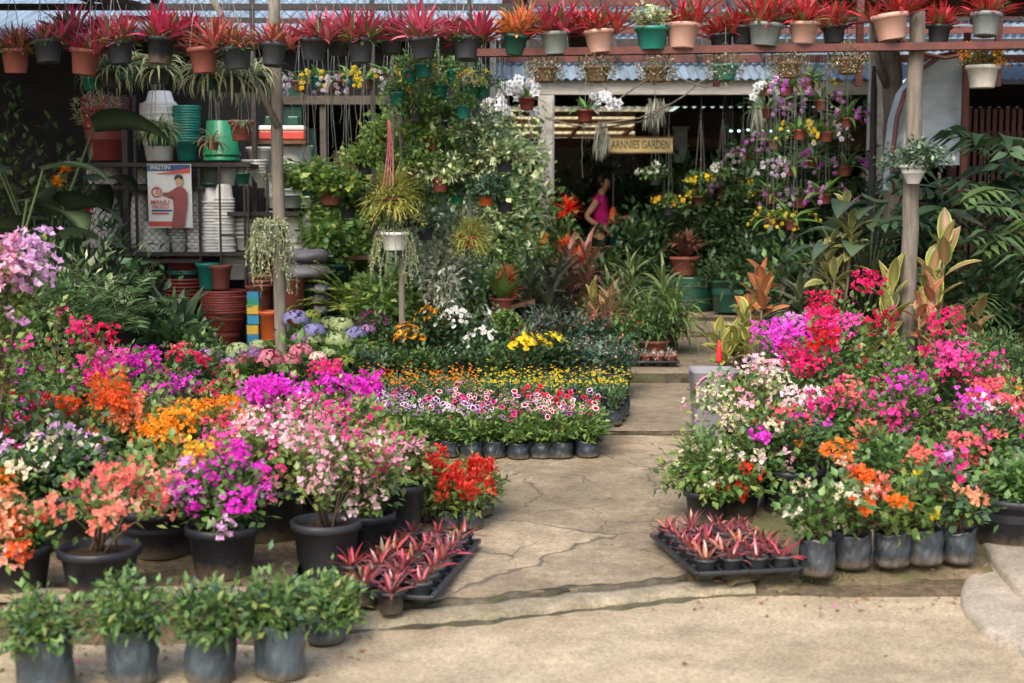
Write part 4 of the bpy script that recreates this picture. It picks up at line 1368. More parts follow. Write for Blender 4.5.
def lip_mesh(r, h, m):
    mb = MB()
    lathe(mb, [(r + .006, h - .02), (r + .014, h - .017), (r + .014, h - .002), (r + .008, h + .002), (r + .004, h - .004)], 28)
    return mb.mesh('rim', m)
ST = 'stacks of new pots on the rack'
def g(s): return s
# top tier
nested(107, 161, 98, 14, 22, M_DTERRA, 'brick red pot in the wide ribbed stack on the top shelf', 'brick red pots stacked on the top shelf')
nested(160, 161, 104, 14, 17, M_WHITE, 'white pot in the banded stack behind the round spider plant', 'white pots stacked behind the spider plant', dy=.35)
nested(160, 104, 88, 1, 14, M_WHITE, 'single white pot standing on top of the banded white stack', None, dy=.35, flip=True)
nested(188, 161, 106, 14, 12, M_TEAL, 'teal pot in the narrow tall stack on the top shelf', 'teal pots stacked on the top shelf', dy=.3)
nested(222, 161, 121, 2, 17, M_GREEN, ['bright green tub turned upside down on the top shelf', 'upper of two bright green tubs turned upside down'], 'green tubs upside down', dy=.2, flip=True, taper=.82, hpx=34)
nested(242, 141, 116, 1, 12, M_TERRA, 'terracotta pot with a tuft hanging beside the green tubs', None, dy=-.1)
# second tier, between the top shelf and the white columns
nested(98, 184, 167, 1, 12, M_WHITE, 'white bowl at the end of the second shelf near the netting', None, hpx=17)
nested(112, 184, 167, 1, 9, M_WHITE, 'small white bowl next to the shelf upright on the second shelf', None, hpx=17)
nested(142, 184, 166, 1, 9, M_WHITE, 'small white bowl beside the poster on the second shelf', None, hpx=18)
nested(211, 186, 164, 1, 12, M_SAGE, 'grey tapered pot standing alone above the white columns', None, hpx=22)
nested(228, 186, 166, 1, 9, M_WHITE, 'white tapered cup beside the grey tapered pot', None, hpx=20)
# tall columns of white cups: narrow end up
cols = [(197, 252, 186, 16, 8, 'white cup in the tall column beside the poster'), (210, 252, 187, 17, 8, 'white cup in the smooth tall column with a green cap'), (225, 252, 184, 18, 9, 'white cup in the tall ribbed column at the corner of the rack'),
        (155, 252, 222, 7, 13, 'white pot in the low stack under the poster')]
for px, pb, pt, n, r, lab in cols:
    nested(px, pb, pt, n, r, M_WHITE, lab, lab.replace('cup', 'cups').replace('white pot', 'white pots'), dy=.12, flip=True, taper=.82, hpx=16)
nested(210, 187, 183, 1, 9, M_DGREEN, 'dark green lid on top of a white column', None, dy=.12, hpx=4, taper=.95)
# ribbed grey bins behind the netting
for px, lab, rp in ((106, 'grey bin with rounded shoulders behind the netting', 15), (141, 'narrow grey bin behind the netting next to the poster', 9)):
    d = RY + .3
    p = W(px, 252, d); h = W(px, 187, d).z - p.z; r = rp / F_PX * d
    root = thing('bin', lab, 'bin', p)
    mb = MB(); lathe(mb, [(0, 0), (r, 0), (r * 1.03, h * .2), (r * 1.02, h * .5), (r * .95, h * .75), (r * .72, h * .94), (r * .4, h), (0, h)], 28)
    obj('body', mb, M_WHITE, root)
    part('base_ring', root, M_DGREY, lambda mb: lathe(mb, [(r * 1.01, .0), (r * 1.06, .005), (r * 1.06, .03), (r * 1.04, .04)], 28), True)
# east end of the rack: white stacks and cartons
nested(245, 186, 160, 4, 9, M_WHITE, 'white cup in the short stack behind the small hanging bowl', 'short stack of white cups', dy=.4, hpx=16)
nested(258, 188, 160, 5, 9, M_WHITE, 'white cup in the short stack left of the wooden post top'.replace('left of', 'close to'), 'short stack of white cups by the post', dy=.45, hpx=16)
nested(290, 172, 147, 1, 15, M_WHITE, 'big white tub upside down on the shelf behind the wooden post', None, dy=.3, flip=True, taper=.92, hpx=25)
nested(290, 208, 174, 9, 15, M_SAGE, 'grey white pot in the banded stack behind the wooden post', 'grey white pots behind the wooden post', dy=.3, hpx=14)
nested(244, 250, 214, 6, 11, M_WHITE, 'white pot in the fine ribbed stack inside the small iron door', 'white pots inside the iron door', dy=.25, hpx=14)
nested(262, 250, 214, 6, 9, M_WHITE, 'white pot in the fine ribbed stack nearest the wooden post', 'white pots nearest the post', dy=.25, hpx=14)
nested(292, 250, 216, 2, 14, M_WHITE, ['large white tub on the low shelf behind the trailing plant', 'upper of the large white tubs behind the trailing plant'], 'large white tubs', dy=.3, hpx=26, flip=True, taper=.85)
nested(238, 279, 256, 3, 16, M_WHITE, 'white pot in the wide stack under the low shelf', 'wide white pots under the low shelf', dy=.4, hpx=16)
for px, pb, pt, n, r, lab, gp, kw in (
    (258, 250, 213, 9, 10, 'white pot in the crowded stack behind the trailing plant tails', 'crowded white stack', dict(dy=.3, hpx=13)),
    (277, 250, 211, 3, 12, 'white bucket upside down just beside the wooden post', 'white buckets by the post', dict(dy=.35, hpx=28, flip=True, taper=.85)),
    (302, 250, 214, 2, 11, 'white bucket upside down on the far side of the wooden post', 'white buckets past the post', dict(dy=.35, hpx=30, flip=True, taper=.85)),
    (179, 252, 218, 8, 9, 'white cup in the stack showing below the red foot of the poster', 'white stack under the poster foot', dict(dy=.2, hpx=13)),
    (231, 250, 216, 7, 8, 'white cup in the slim stack inside the iron door', 'slim white stack', dict(dy=.3, hpx=13)),
    (262, 186, 148, 1, 14, 'tall pale tub standing at the back of the shelf by the post', None, dict(dy=.6, hpx=38, taper=.85)),
    (300, 172, 146, 1, 12, 'squarish white tub at the end of the shelf past the post', None, dict(dy=.35, hpx=26, taper=.95)),
    (279, 208, 178, 10, 12, 'grey white pot in the fine ribbed stack past the iron door', 'fine ribbed grey white stack', dict(dy=.45, hpx=12)),
    (302, 208, 176, 10, 11, 'grey white pot in the ribbed stack at the very end of the shelf', 'ribbed stack at the shelf end', dict(dy=.35, hpx=12))):
    nested(px, pb, pt, n, r, M_WHITE, lab, gp, **kw)
# bottom tier
nested(187, 325, 254, 1, 18, M_DTERRA, 'large brick red pot standing behind the rippled saucers', None, dy=.35, hpx=70)
nested(184, 310, 278, 7, 17, M_DTERRA, 'brick red saucer pot in the loose stack by the broad dark leaves', 'loose stack of brick red saucer pots', dy=.1, hpx=10)
nested(185, 278, 270, 2, 16, M_DGREEN, 'dark green saucer on top of the brick red saucers', 'dark green saucers', dy=.1, hpx=6)
nested(208, 289, 263, 1, 11, M_TEAL, 'teal pot standing on the tall brick red stack', None, dy=-.05, hpx=26)
nested(221, 289, 265, 1, 10, M_TERRA, 'terracotta pot standing on the tall brick red stack', None, dy=-.1, hpx=24)
nested(225, 330, 290, 9, 21, M_DTERRA, 'brick red pot in the tall stack at the foot of the rack', 'tall stack of brick red pots', dy=-.1, hpx=20)
nested(225, 356, 318, 1, 17, M_DTERRA, 'big brick red pot carrying the tall stack at the foot of the rack', None, dy=-.1, hpx=38)
nested(262, 290, 275, 3, 10, M_TERRA, 'pinkish terracotta saucer stacked on the red planter', 'pinkish saucers on the red planter', dy=-.1, hpx=6)
nested(260, 335, 285, 1, 13, M_TERRA, 'tall terracotta planter behind the striped cubes', None, dy=0, hpx=50, taper=.85)
nested(270, 275, 252, 6, 12, M_DTERRA, 'brick red pot in the stack half hidden by the trailing plant', 'brick red stack behind the trailing plant', dy=.25, hpx=12)
nested(293, 335, 278, 1, 13, M_TERRA, 'tall terracotta planter just behind the wooden post', None, dy=-.15, hpx=57, taper=.85)
nested(270, 340, 311, 1, 11, M_ORANGE, 'orange pot standing before the tall planters by the post', None, dy=-.5, hpx=29, taper=.85)
nested(276, 330, 276, 1, 7, M_DGREY, 'narrow black planter between the two tall terracotta planters', None, dy=.05, hpx=54, taper=.85)
nested(310, 333, 284, 1, 15, M_DGREEN, 'wide dark green planter behind the hydrangeas', None, dy=.1, hpx=49, taper=.85)
# striped cubes
for i, (m, py) in enumerate(((M_BLUE, 339), (M_YELLOW, 330), (M_BLUE, 320), (M_YELLOW, 310), (M_LIME if 'M_LIME' in globals() else M_GREEN, 303), (M_BLUE, 297))):
    p = W(254, py + 4, 11.5)
    lab = ('blue carton at the foot of the striped pile', 'orange yellow carton second from the foot of the striped pile', 'blue carton in the middle of the striped pile', 'yellow carton above the middle of the striped pile', 'green carton near the top of the striped pile', 'blue carton on top of the striped pile')[i]
    root = thing('small_carton', lab, 'carton', p, .05 * (-1) ** i, 'striped pile of small cartons')
    part('side_wall', root, m, lambda mb: box(mb, (0, 0, .036), (.095, .1, .07), bev=.004))
    part('lid', root, m, lambda mb: box(mb, (0, 0, .0745), (.1, .105, .005)))
# sacks
def sack(label, px, py, d, L, H, D, m, rz, grp, seed):
    rs = np.random.default_rng(seed)
    p = W(px, py, d)
    root = thing('sack', label, 'sack', p, rz, grp)
    mb = MB(); n, k = 18, 20
    v = []
    ph = rs.uniform(0, 6, 5)
    for i in range(k):
        s = i / (k - 1); e = (1 - abs(2 * s - 1) ** 5) ** .5 * .97 + .03
        for j in range(n):
            a = 2 * PI * j / n
            r = 1 + .05 * math.sin(3 * a + ph[0] + 5 * s) + .05 * math.sin(9 * s + ph[1] + a)
            v.append(((s - .5) * L, D * .5 * e * r * math.cos(a), H * .5 * e * r * math.sin(a) + H * .5))
    mb.add(v, quads=[(i * n + j, (i + 1) * n + j, (i + 1) * n + (j + 1) % n, i * n + (j + 1) % n) for i in range(k - 1) for j in range(n)])
    obj('body', mb, m, root)
    part('sewn_end', root, m, lambda mb: (box(mb, (L * .5 + .012, 0, H * .5), (.04, D * .55, .008)), box(mb, (-L * .5 - .012, 0, H * .5), (.04, D * .55, .008))))
SG = 'sacks of soil stacked behind the post'
sack('plump grey sack on top of the pile behind the wooden post', 309, 263, 11.9, .34, .12, .3, M_SACK, .1, SG, 1)
sack('white ended sack at the top of the pile close to the post', 296, 261, 12.2, .3, .11, .3, M_WSACK, -.1, SG, 2)
sack('second grey sack of the pile, bulging out under the top one', 309, 279, 11.85, .36, .12, .32, M_SACK, -.08, SG, 3)
sack('white ended sack under the top white one behind the post', 294, 275, 12.2, .3, .11, .3, M_WSACK, .12, SG, 4)
for i, py in enumerate((293, 304, 315, 326, 336)):
    sack('%s flat pale sack in the pile beside the dark green planter' % ('topmost', 'second', 'middle', 'fourth', 'lowest')[i], 321, py, 12.0, .12, .085, .3, M_SACK if i % 2 else M_WSACK, .05 * (-1) ** i, SG, 10 + i)
# cream and white boxes
for px, py0, py1, wpx, m, lab, d in ((327, 254, 233, 19, M_WPAINT, 'cream box on the ledge above the pile of sacks', 12.4), (343, 254, 234, 9, M_WPAINT, 'narrow cream box next to the larger cream box', 12.5)):
    a, b = W(px, py0, d), W(px, py1, d)
    root = thing('storage_box', lab, 'box', a)
    ww = wpx / F_PX * d
    part('body', root, m, lambda mb: box(mb, (0, 0, (b.z - a.z) / 2), (ww, .2, b.z - a.z), bev=.008))
    part('lid', root, m, lambda mb: box(mb, (0, 0, b.z - a.z + .008), (ww * 1.04, .21, .014), bev=.003))
one('shelf_board', 'rough board shelf under the cream boxes', 'shelf', M_WOODBR, lambda mb: box(mb, (W(340, 256, 12.45).x, 12.45, W(340, 257, 12.45).z), (.62, .34, .03), bev=.004))
# soil bags printed green / white / red on the top shelf
for px, lab in ((272, 'green white and red printed bag on the shelf behind the post brace'), (294, 'green white and red printed bag against the dark green shutter')):
    d = 12.2
    p = W(px, 140, d)
    root = thing('printed_bag', lab, 'bag', p, 0, 'printed bags on the shelf')
    for nm, m, z0, z1 in (('red_band', M_PRED, 0, .075), ('white_band', M_WHITE, .077, .12), ('green_band', M_DGREEN, .122, .2)):
        part(nm, root, m, lambda mb: box(mb, (0, 0, (z0 + z1) / 2), (.2 - .1 * (z0 > .1), .14 - .05 * (z0 > .1), z1 - z0), bev=.012))
one('shelf_board', 'rough board shelf under the printed bags', 'shelf', M_WOODBR, lambda mb: box(mb, (W(284, 143, 12.2).x, 12.2, W(284, 143, 12.2).z), (.42, .3, .03), bev=.004))

# --- poster
PY_ = RY - .1
pc = W(170, 196, PY_)
post = thing('poster', 'sun bleached paper poster of a smiling man in a red shirt tied to the rack', 'poster', pc, R_(-3))
pw, ph_ = 44 / F_PX * PY_, 63 / F_PX * PY_
def sheet(mb, x0, x1, z0, z1, y, curl=0):
    n = 8
    v = []
    for i in range(n + 1):
        x = x0 + (x1 - x0) * i / n
        for z in (z0, z1): v.append((x, y + .012 * math.sin((x / pw) * 5 + z * 4), z))
    mb.add(v, quads=[(2 * i, 2 * i + 2, 2 * i + 3, 2 * i + 1) for i in range(n)])
part('sheet', post, M_PAPER, lambda mb: sheet(mb, -pw / 2, pw / 2, -ph_ / 2, ph_ / 2, 0), True)
part('blue_band', post, M_PBLUE, lambda mb: sheet(mb, -pw / 2 + .002, pw / 2 - .008, ph_ * .39, ph_ / 2 - .004, -.003), True)
part('red_band', post, M_PRED, lambda mb: mb.add([(-pw / 2 + .002, -.004, ph_ * .33), (pw / 2 - .008, -.004, ph_ * .36), (pw / 2 - .008, -.004, ph_ * .44), (0, -.004, ph_ * .38)], quads=[(0, 1, 2, 3)]))
part('red_band', post, M_PRED, lambda mb: sheet(mb, -pw / 2 + .002, pw * .12, -ph_ * .48, -ph_ * .4, -.003), True)
text('INGTIN', .05, M_PAPER, post, (-pw * .2, -.013, ph_ * .445))
text('MANU', .05, M_PRED, post, (-pw * .22, -.013, -ph_ * .1), wide=1.1)
text('FALIZO', .046, M_PRED, post, (-pw * .22, -.013, -ph_ * .17), wide=.95)
part('slogan_bar', post, M_PBLUE, lambda mb: sheet(mb, -pw * .42, pw * .05, -ph_ * .245, -ph_ * .215, -.004))
part('slogan_bar', post, M_PRED, lambda mb: sheet(mb, -pw * .42, -pw * .02, -ph_ * .29, -ph_ * .262, -.004))
def ring(mb):
    v = []; n = 28
    for i in range(n):
        a = 2 * PI * i / n
        for r in (.032, .045): v.append((-pw * .3 + r * math.cos(a), -.012, ph_ * .06 + r * math.sin(a)))
    mb.add(v, quads=[(2 * i, 2 * i + 1, (2 * i + 3) % (2 * n), (2 * i + 2) % (2 * n)) for i in range(n)])
part('round_emblem', post, M_PRED, ring)
text('7', .07, M_PRED, post, (-pw * .3, -.013, ph_ * .06))
def flat(mb, pts, y):
    n = len(pts); c = np.mean(pts, 0)
    mb.add([(c[0], y, c[1])] + [(p[0], y, p[1]) for p in pts], tris=[(0, 1 + i, 1 + (i + 1) % n) for i in range(n)])
part('printed_shirt', post, M_PSHIRT, lambda mb: flat(mb, [(pw * x, ph_ * z) for x, z in ((.03, -.495), (.09, -.2), (.07, .0), (-.02, -.02), (-.15, .0), (-.16, .05), (-.02, .06), (.1, .11), (.18, .145), (.27, .145), (.36, .11), (.42, .04), (.41, -.12), (.36, -.3), (.33, -.495))], -.016))
part('printed_face', post, M_PSKIN, lambda mb: flat(mb, [(pw * (.23 + .085 * math.cos(a)), ph_ * (.23 + .085 * math.sin(a))) for a in np.linspace(0, 6.1, 18)], -.018))
part('printed_hair', post, M_HAIR, lambda mb: flat(mb, [(pw * (.22 + x), ph_ * (.27 + z)) for x, z in ((-.1, -.03), (-.095, .03), (-.04, .065), (.04, .065), (.095, .03), (.1, -.03), (.07, .015), (0, .03), (-.07, .015))], -.019))
part('printed_hand', post, M_PSKIN, lambda mb: flat(mb, [(pw * x, ph_ * z) for x, z in ((-.16, .03), (-.2, .07), (-.26, .08), (-.28, .03), (-.24, .0), (-.18, .0))], -.018))

# --- bench of planks in the middle, curved front
def bench(mb):
    v = []; X = np.linspace(0, 1, 20)
    for t in X:
        px = 385 + (535 - 385) * t; py = 311 + 3 * math.sin(t * PI) - 12 * max(0, t - .55) * 2
        p = W(px, py, 11.7)
        for dy, dz in ((0, -.03), (0, .0), (.5, .0), (.5, -.03)): v.append((p.x, p.y + dy, p.z + dz))
    mb.add(v, quads=[(4 * i + j, 4 * i + 4 + j, 4 * i + 4 + (j + 1) % 4, 4 * i + (j + 1) % 4) for i in range(19) for j in range(4)])
bn = thing('plant_bench', 'low sagging plank bench under the silver and orange plants', 'bench', (0, 0, 0))
part('bench_top', bn, M_WOODBR, bench)
for px in (392, 455, 528):
    p = W(px, 318, 11.8)
    part('leg', bn, M_WOODBR, lambda mb: box(mb, (p.x, 11.9, (p.z + .2) / 2), (.05, .05, p.z - .2)))
# ------------------------------------------------------------------ bougainvilleas, front and middle
def fl(cols, n=26, per=14, rad=.035, L=.03, Wd=.026, **k):
    return dict(cols=cols, n=n, per=int(per * 1.35), rad=rad * .92, L=L * .8, W=Wd * .84, **k)
BP = lambda r, h, t=.78: ('pot', r, h, M_BLACK, t, 0)
WEST = 'bougainvilleas on the west side'
def bg(label, px, d, top, wid, f, pot, group='bougainvilleas on the west side', lc=GREEN, **kw):
    kw.setdefault('nc', 34); kw.setdefault('nl', 34)
    if f:
        f = dict(f); k_ = (.52 if group == WEST else .42) if f['n'] > 16 else .9
        if f['per'] > 11 and f['n'] > 16 and f.get('share') != 1:       # heavy trusses: few, dense, with green between
            f['single'] = f['n']
            k_ *= .42; f['per'] = int(f['per'] * 3.0); f['rad'] *= 1.25; f['loose'] = .02
            f['mix'] = f.get('mix', .6) * 1.4
        elif group != WEST:
            k_ *= .75
        f['n'] = max(3, int(f['n'] * k_))
    return bush('bougainvillea', label, 'bougainvillea', px, d, top, wid, group, pot, lcols=lc, fl=f, **kw)
WEST = 'bougainvilleas on the west side'
# row of pots seen whole
bg('orange bougainvillea in a black pot at the very edge of the ledge', 12, 5.18, 508, 72, fl(PEACH, 16, 16, .03, cols2=ORANGE, share2=.4), BP(.14, .19), py=540)
bg('salmon bougainvillea on a bare forked stem in a wide open black pot', 98, 5.19, 462, 140, fl(SALMON, 9, 17, .04, cols2=CORAL, share2=.3, share=.6, loose=.02), BP(.142, .18), lc=YOUNG, nc=16, nl=15, bare=.5, flat=.35, low=.5)
bg('dense violet magenta bougainvillea dome in a tapered black pot', 222, 5.46, 462, 98, fl(MAG, 60, 13, .028, .023, .021, cols2=LILAC, share2=.2, mix=1.2, share=1), BP(.135, .2), flat=.6, seed=11, low=.7)
bg('pale pink bougainvillea cloud on a grey trunk in the big dark grey pot', 325, 5.7, 408, 150, fl(PALEP, 62, 9, .04, .023, .019, cols2=[(.82, .16, .36), (.78, .06, .26), (.84, .3, .42)], share2=.5, mix=1.3, share=1), ('pot', .135, .225, M_DGREY, .78, 0), lc=YOUNG, nc=34, nl=26, bare=.5, leaf=(.034, .022), flat=.35)
bg('gold and orange bougainvillea in a broad black pot between salmon and magenta', 160, 5.8, 440, 100, fl(SALMON, 20, 14, .035, cols2=GOLD, share2=.4), BP(.17, .2), lc=YOUNG)
bg('lilac white bougainvillea behind the salmon one with the open pot', 62, 5.95, 415, 120, fl(LILAC, 22, 7, .04, .034, .026, cols2=CREAM, share2=.45, mix=1.1), BP(.18, .24), lc=BLUEG + GREEN)
bg('crimson pink bougainvillea in a black pot behind the magenta dome', 272, 6.05, 415, 110, fl(HOT, 40, 9, .04, .024, .02, cols2=PALEP, share2=.4, mix=1.2), BP(.14, .23), lc=YOUNG)
bg('pink flowered bougainvillea in the slim black pot beside the grey trunk', 366, 5.95, 448, 82, fl(HOT, 16, 8, .035, .026, .022, cols2=PALEP, share2=.5), BP(.115, .2), lc=YOUNG)
bg('green bougainvillea with few pink blossoms in the black pot behind the red cockscombs', 397, 6.35, 432, 75, fl(PALEP, 8, 6, .03, .026, .022, share=.5), BP(.125, .24), lc=YOUNG + OLIVE)
# the mass behind
bg('tall lilac bougainvillea reaching highest at the edge of the bed', -8, 6.1, 222, 88, fl(LILAC, 40, 16, .045, .036, .032, cols2=PALEP, share2=.25, share=.7, front=.0, mix=.3), BP(.18, .25), lc=YOUNG, flat=.2, low=.78, py=300)
bg('deep pink bougainvillea below the dark ferns', 58, 7.6, 300, 150, fl(HOT, 26, 9, .04, cols2=CRIM, share2=.3, mix=.8), BP(.16, .25), lc=YOUNG + OLIVE, nc=32)
bg('orchid purple and crimson bougainvillea under the tall lilac one', 12, 7.0, 352, 130, fl(MAG, 22, 9, .045, cols2=CRIM, share2=.45, mix=.8), BP(.16, .25))
bg('vivid purple bougainvillea with two upright sprays', 118, 7.9, 335, 92, fl(MAG, 30, 14, .042, mix=.5, share=.6), BP(.15, .24))
bg('leafy bougainvillea with small crimson clusters below the dark broad leaves', 183, 8.3, 328, 110, fl(CRIM, 16, 8, .032, cols2=CORAL, share2=.4, mix=.5, share=.6), BP(.15, .24), lc=GREEN + DEEP)
bg('second vivid purple bougainvillea in front of the tall brick red stack', 158, 7.7, 362, 72, fl(MAG, 24, 14, .038, mix=.6), BP(.14, .22))
bg('bright orange bougainvillea with peach and gold clusters', 126, 6.75, 370, 122, fl(ORANGE, 26, 20, .04, cols2=PEACH, share2=.45, mix=.7), BP(.16, .24), lc=YOUNG)
bg('leafy bougainvillea with scattered red buds beside the lilac white one', 30, 6.5, 395, 110, fl(CRIM, 12, 6, .03, cols2=MAG, share2=.4), BP(.16, .24), lc=GREEN + DEEP)
bg('golden orange bougainvillea with a broad top', 196, 6.6, 396, 105, fl(GOLD, 28, 18, .04, cols2=ORANGE, share2=.3, mix=.8), BP(.16, .24), lc=YOUNG)
bg('coral red bougainvillea in front of the pink hydrangeas', 225, 7.8, 372, 110, fl(CORAL, 22, 8, .035, .024, .02, cols2=CRIM, share2=.5, mix=.8), BP(.15, .24), lc=YOUNG)
bg('glowing magenta bougainvillea beside the grey wooden post', 274, 7.3, 378, 100, fl(MAG, 34, 16, .038, cols2=HOT, share2=.2, mix=.6), BP(.15, .22), lc=YOUNG)
bg('magenta bougainvillea with one tall leaning spray next to the petunias', 336, 7.5, 366, 95, fl(MAG, 30, 16, .04, cols2=HOT, share2=.3, mix=.4, share=.5), BP(.15, .22), lc=YOUNG)
bg('rose and magenta bougainvillea touching the petunia bed', 362, 6.9, 398, 92, fl(HOT, 44, 10, .045, cols2=PALEP, share2=.3, mix=.9), BP(.15, .24), lc=YOUNG)
bg('salmon pink bougainvillea with tiny blossoms behind the pale pink cloud', 300, 6.5, 402, 140, fl(PALEP, 52, 8, .045, .022, .018, cols2=HOT, share2=.45, mix=1.2, share=1), BP(.16, .25), lc=YOUNG + OLIVE, nc=32)
bg('crimson bougainvillea between the golden one and the pale pink cloud', 240, 6.35, 420, 100, fl(HOT, 40, 9, .04, .026, .022, cols2=CORAL, share2=.4, mix=1.2), BP(.15, .24), lc=YOUNG)
bg('peach orange bougainvillea at the edge above the wide black pots', 2, 5.75, 470, 60, fl(ORANGE, 12, 12, .035), BP(.15, .22), lc=GREEN)

EAST = 'bougainvilleas on the east side'
def be(label, px, d, top, wid, f, pot=None, **kw):
    return bg(label, px, d, top, wid, f, pot or BP(.15, .24), EAST, **kw)
GB = lambda r, h, s=1: ('bag', r, h, M_POLYM, s)
be('cream flowered bougainvillea in a black bag behind the crimson tray', 818, 5.68, 470, 92, fl(CREAM, 9, 7, .022, .024, .018, share=.4), GB(.07, .155, 1), lc=GREEN, nc=18, nl=24, flat=.35)
be('orange bougainvillea with one bright cluster in a short black bag', 852, 5.8, 466, 78, fl(ORANGE, 16, 12, .026, cols2=SALMON, share2=.3, share=.5), GB(.075, .15, 2), lc=GREEN, nc=15, nl=18)
be('broad leaved bougainvillea without flowers in a black bag', 893, 5.82, 478, 82, None, GB(.072, .15, 3), lc=GREEN + YOUNG, nc=15, nl=18, leaf=(.06, .04))
be('leafy bougainvillea with one yellow blossom in a wide creased bag', 926, 5.86, 452, 80, fl(YEL, 3, 6, .015, cols2=LILAC, share2=.6, share=.3), GB(.078, .15, 4), lc=GREEN, nc=16, nl=20)
be('bougainvillea with cream and pink tips in the bag at the row end', 960, 5.88, 455, 90, fl(PEACH, 8, 6, .025, cols2=HOT, share2=.3, share=.5), GB(.072, .145, 5), lc=GREEN + BLUEG, nc=18, nl=22)
be('red budded bougainvillea in the dark pot above the crimson tray', 706, 6.6, 425, 100, fl(CREAM, 12, 6, .03, .03, .024, cols2=RED, share2=.4, mix=1.1), BP(.095, .15), lc=GREEN + YOUNG, low=.25, flat=.7, nc=44)
be('cream white bougainvillea next to the path in a black pot', 738, 6.75, 405, 118, fl(CREAM, 16, 7, .03, .034, .028, cols2=PALEP, share2=.35, mix=.9), BP(.11, .16), lc=YOUNG + GREEN, low=.2, flat=.8, nc=50)
be('pale pink bougainvillea in front of the frosted tub', 752, 7.6, 372, 140, fl(PALEP, 44, 9, .045, cols2=CREAM, share2=.35, mix=.9), lc=YOUNG)
be('purple bougainvillea between the pale pink and the crimson ones', 790, 8.6, 318, 82, fl(MAG, 36, 15, .045, cols2=LILAC, share2=.35, mix=.7), lc=GREEN)
be('tall crimson pink bougainvillea reaching up to the yellow croton', 842, 8.7, 282, 120, fl(HOT, 44, 16, .045, cols2=CRIM, share2=.4, mix=.5), lc=GREEN, nc=30, flat=.35)
be('scarlet bougainvillea in front of the tall crimson pink one', 822, 7.9, 328, 105, fl(CRIM, 34, 14, .04, cols2=RED, share2=.3, mix=.7), lc=GREEN)
be('leafy bougainvillea with red dots around the tall grey post', 896, 8.4, 325, 130, fl(CRIM, 18, 8, .035, cols2=HOT, share2=.4, mix=.9), lc=YOUNG + GREEN, nc=32)
be('hot pink bougainvillea with a slanting spray east of the tall grey post', 958, 8.1, 316, 110, fl(HOT, 40, 14, .045, cols2=CRIM, share2=.3, mix=.6), lc=GREEN)
be('rose red bougainvillea in the thick of the bed', 852, 7.1, 385, 130, fl(HOT, 34, 13, .042, cols2=CORAL, share2=.45, mix=.7), lc=GREEN)
be('lavender magenta bougainvillea with an olive green heart', 918, 7.3, 372, 130, fl(MAG, 26, 9, .045, cols2=PALEP, share2=.4, mix=.6, share=.6), lc=OLIVE + GREEN, nc=34)
be('orange red bougainvillea at the outer edge of the east bed', 1004, 7.5, 382, 110, fl(ORANGE, 30, 12, .045, cols2=CORAL, share2=.35, mix=.5), lc=YOUNG + GREEN)
be('cerise bougainvillea above the bagged plants at the row end', 965, 6.6, 428, 110, fl(HOT, 22, 10, .035, cols2=CORAL, share2=.45, mix=.9), lc=GREEN)
be('salmon orange bougainvillea behind the orange one in the short bag', 882, 6.5, 424, 120, fl(SALMON, 18, 9, .03, cols2=ORANGE, share2=.35, mix=.4), lc=GREEN)
be('mixed purple and red orange bougainvillea behind the cream bag plant', 792, 6.7, 412, 110, fl(ORANGE, 9, 7, .025, cols2=MAG, share2=.4, mix=.8), lc=GREEN + DEEP)
be('magenta bougainvillea overhanging the big black pot by the cement apron', 1014, 6.2, 462, 90, fl(MAG, 18, 9, .035, cols2=HOT, share2=.3, mix=1), BP(.19, .22), lc=GREEN)
be('dense green bougainvillea in the big black pot at the end of the bag row', 990, 6.7, 405, 100, fl(HOT, 12, 8, .035, cols2=CORAL, share2=.5), BP(.18, .2), lc=GREEN + DEEP)

# seedling bags on the road
SEED = 'green seedlings in grey black bags along the road'
for i, (px, top, wid, d, r, lab) in enumerate(((46, 590, 118, 4.5, .085, 'bushy green seedling in the grey bag at the corner of the road'),
                                     (131, 584, 110, 4.55, .08, 'upright green seedling bag below the salmon pot'),
                                     (208, 578, 104, 4.57, .084, 'green seedling in a lopsided bag below the magenta dome'),
                                     (280, 572, 110, 4.62, .082, 'rounded green seedling in the bag nearest the curb'.replace('nearest', 'next to')))):
    o_ = bush('seedling_plant', lab, 'seedling', px, d, top + (6, -8, 9, 0)[i], wid, SEED, ('bag', r, .195, M_POLYG, 20 + i), py=640, z=0.0, nc=34, nl=30, leaf=(.042, .019), lcols=BLUEG + GREEN + GREEN + YOUNG, flat=(.5, .35, .6, .5)[i], bare=.12, low=.4, droop=.2)
    o_.rotation_euler = ((.05, -.03, .02, -.04)[i], (-.03, .04, -.06, .05)[i], i * 1.3)
bush('seedling_plant', 'sprawling green seedling spilling over the kerb beside the crimson pots', 'seedling', 326, 4.98, 572, 74, SEED, ('bag', .07, .1, M_POLYG, 27), py=620, z=.0, nc=34, nl=30, leaf=(.042, .018), lcols=GREEN + YOUNG, flat=.7, bare=.1, low=.25)

# ------------------------------------------------------------------ crimson bromeliads in trays
def brom_mesh(seed, L=.1, n=12):
    def f():
        rs = np.random.default_rng(seed)
        mb = MB()
        c1 = pick(rs, [(.25, .012, .035), (.14, .008, .025), (.34, .05, .085), (.09, .012, .022), (.24, .02, .02), (.1, .04, .025)] if seed % 5 else [(.12, .05, .03), (.2, .02, .03), (.09, .08, .03), (.3, .09, .05)], n)
        rosette(mb, rs, (0, 0, 0), n, L, .0165, (.2, .07, .04), c1, (.25, 1.4), (.4, 1.1), cm=np.clip(c1 * 1.45 + .02, 0, .8), rows=4)
        return mb.mesh('rosette', M_GLOSS)
    return cached(('brom', seed, L, n), f)

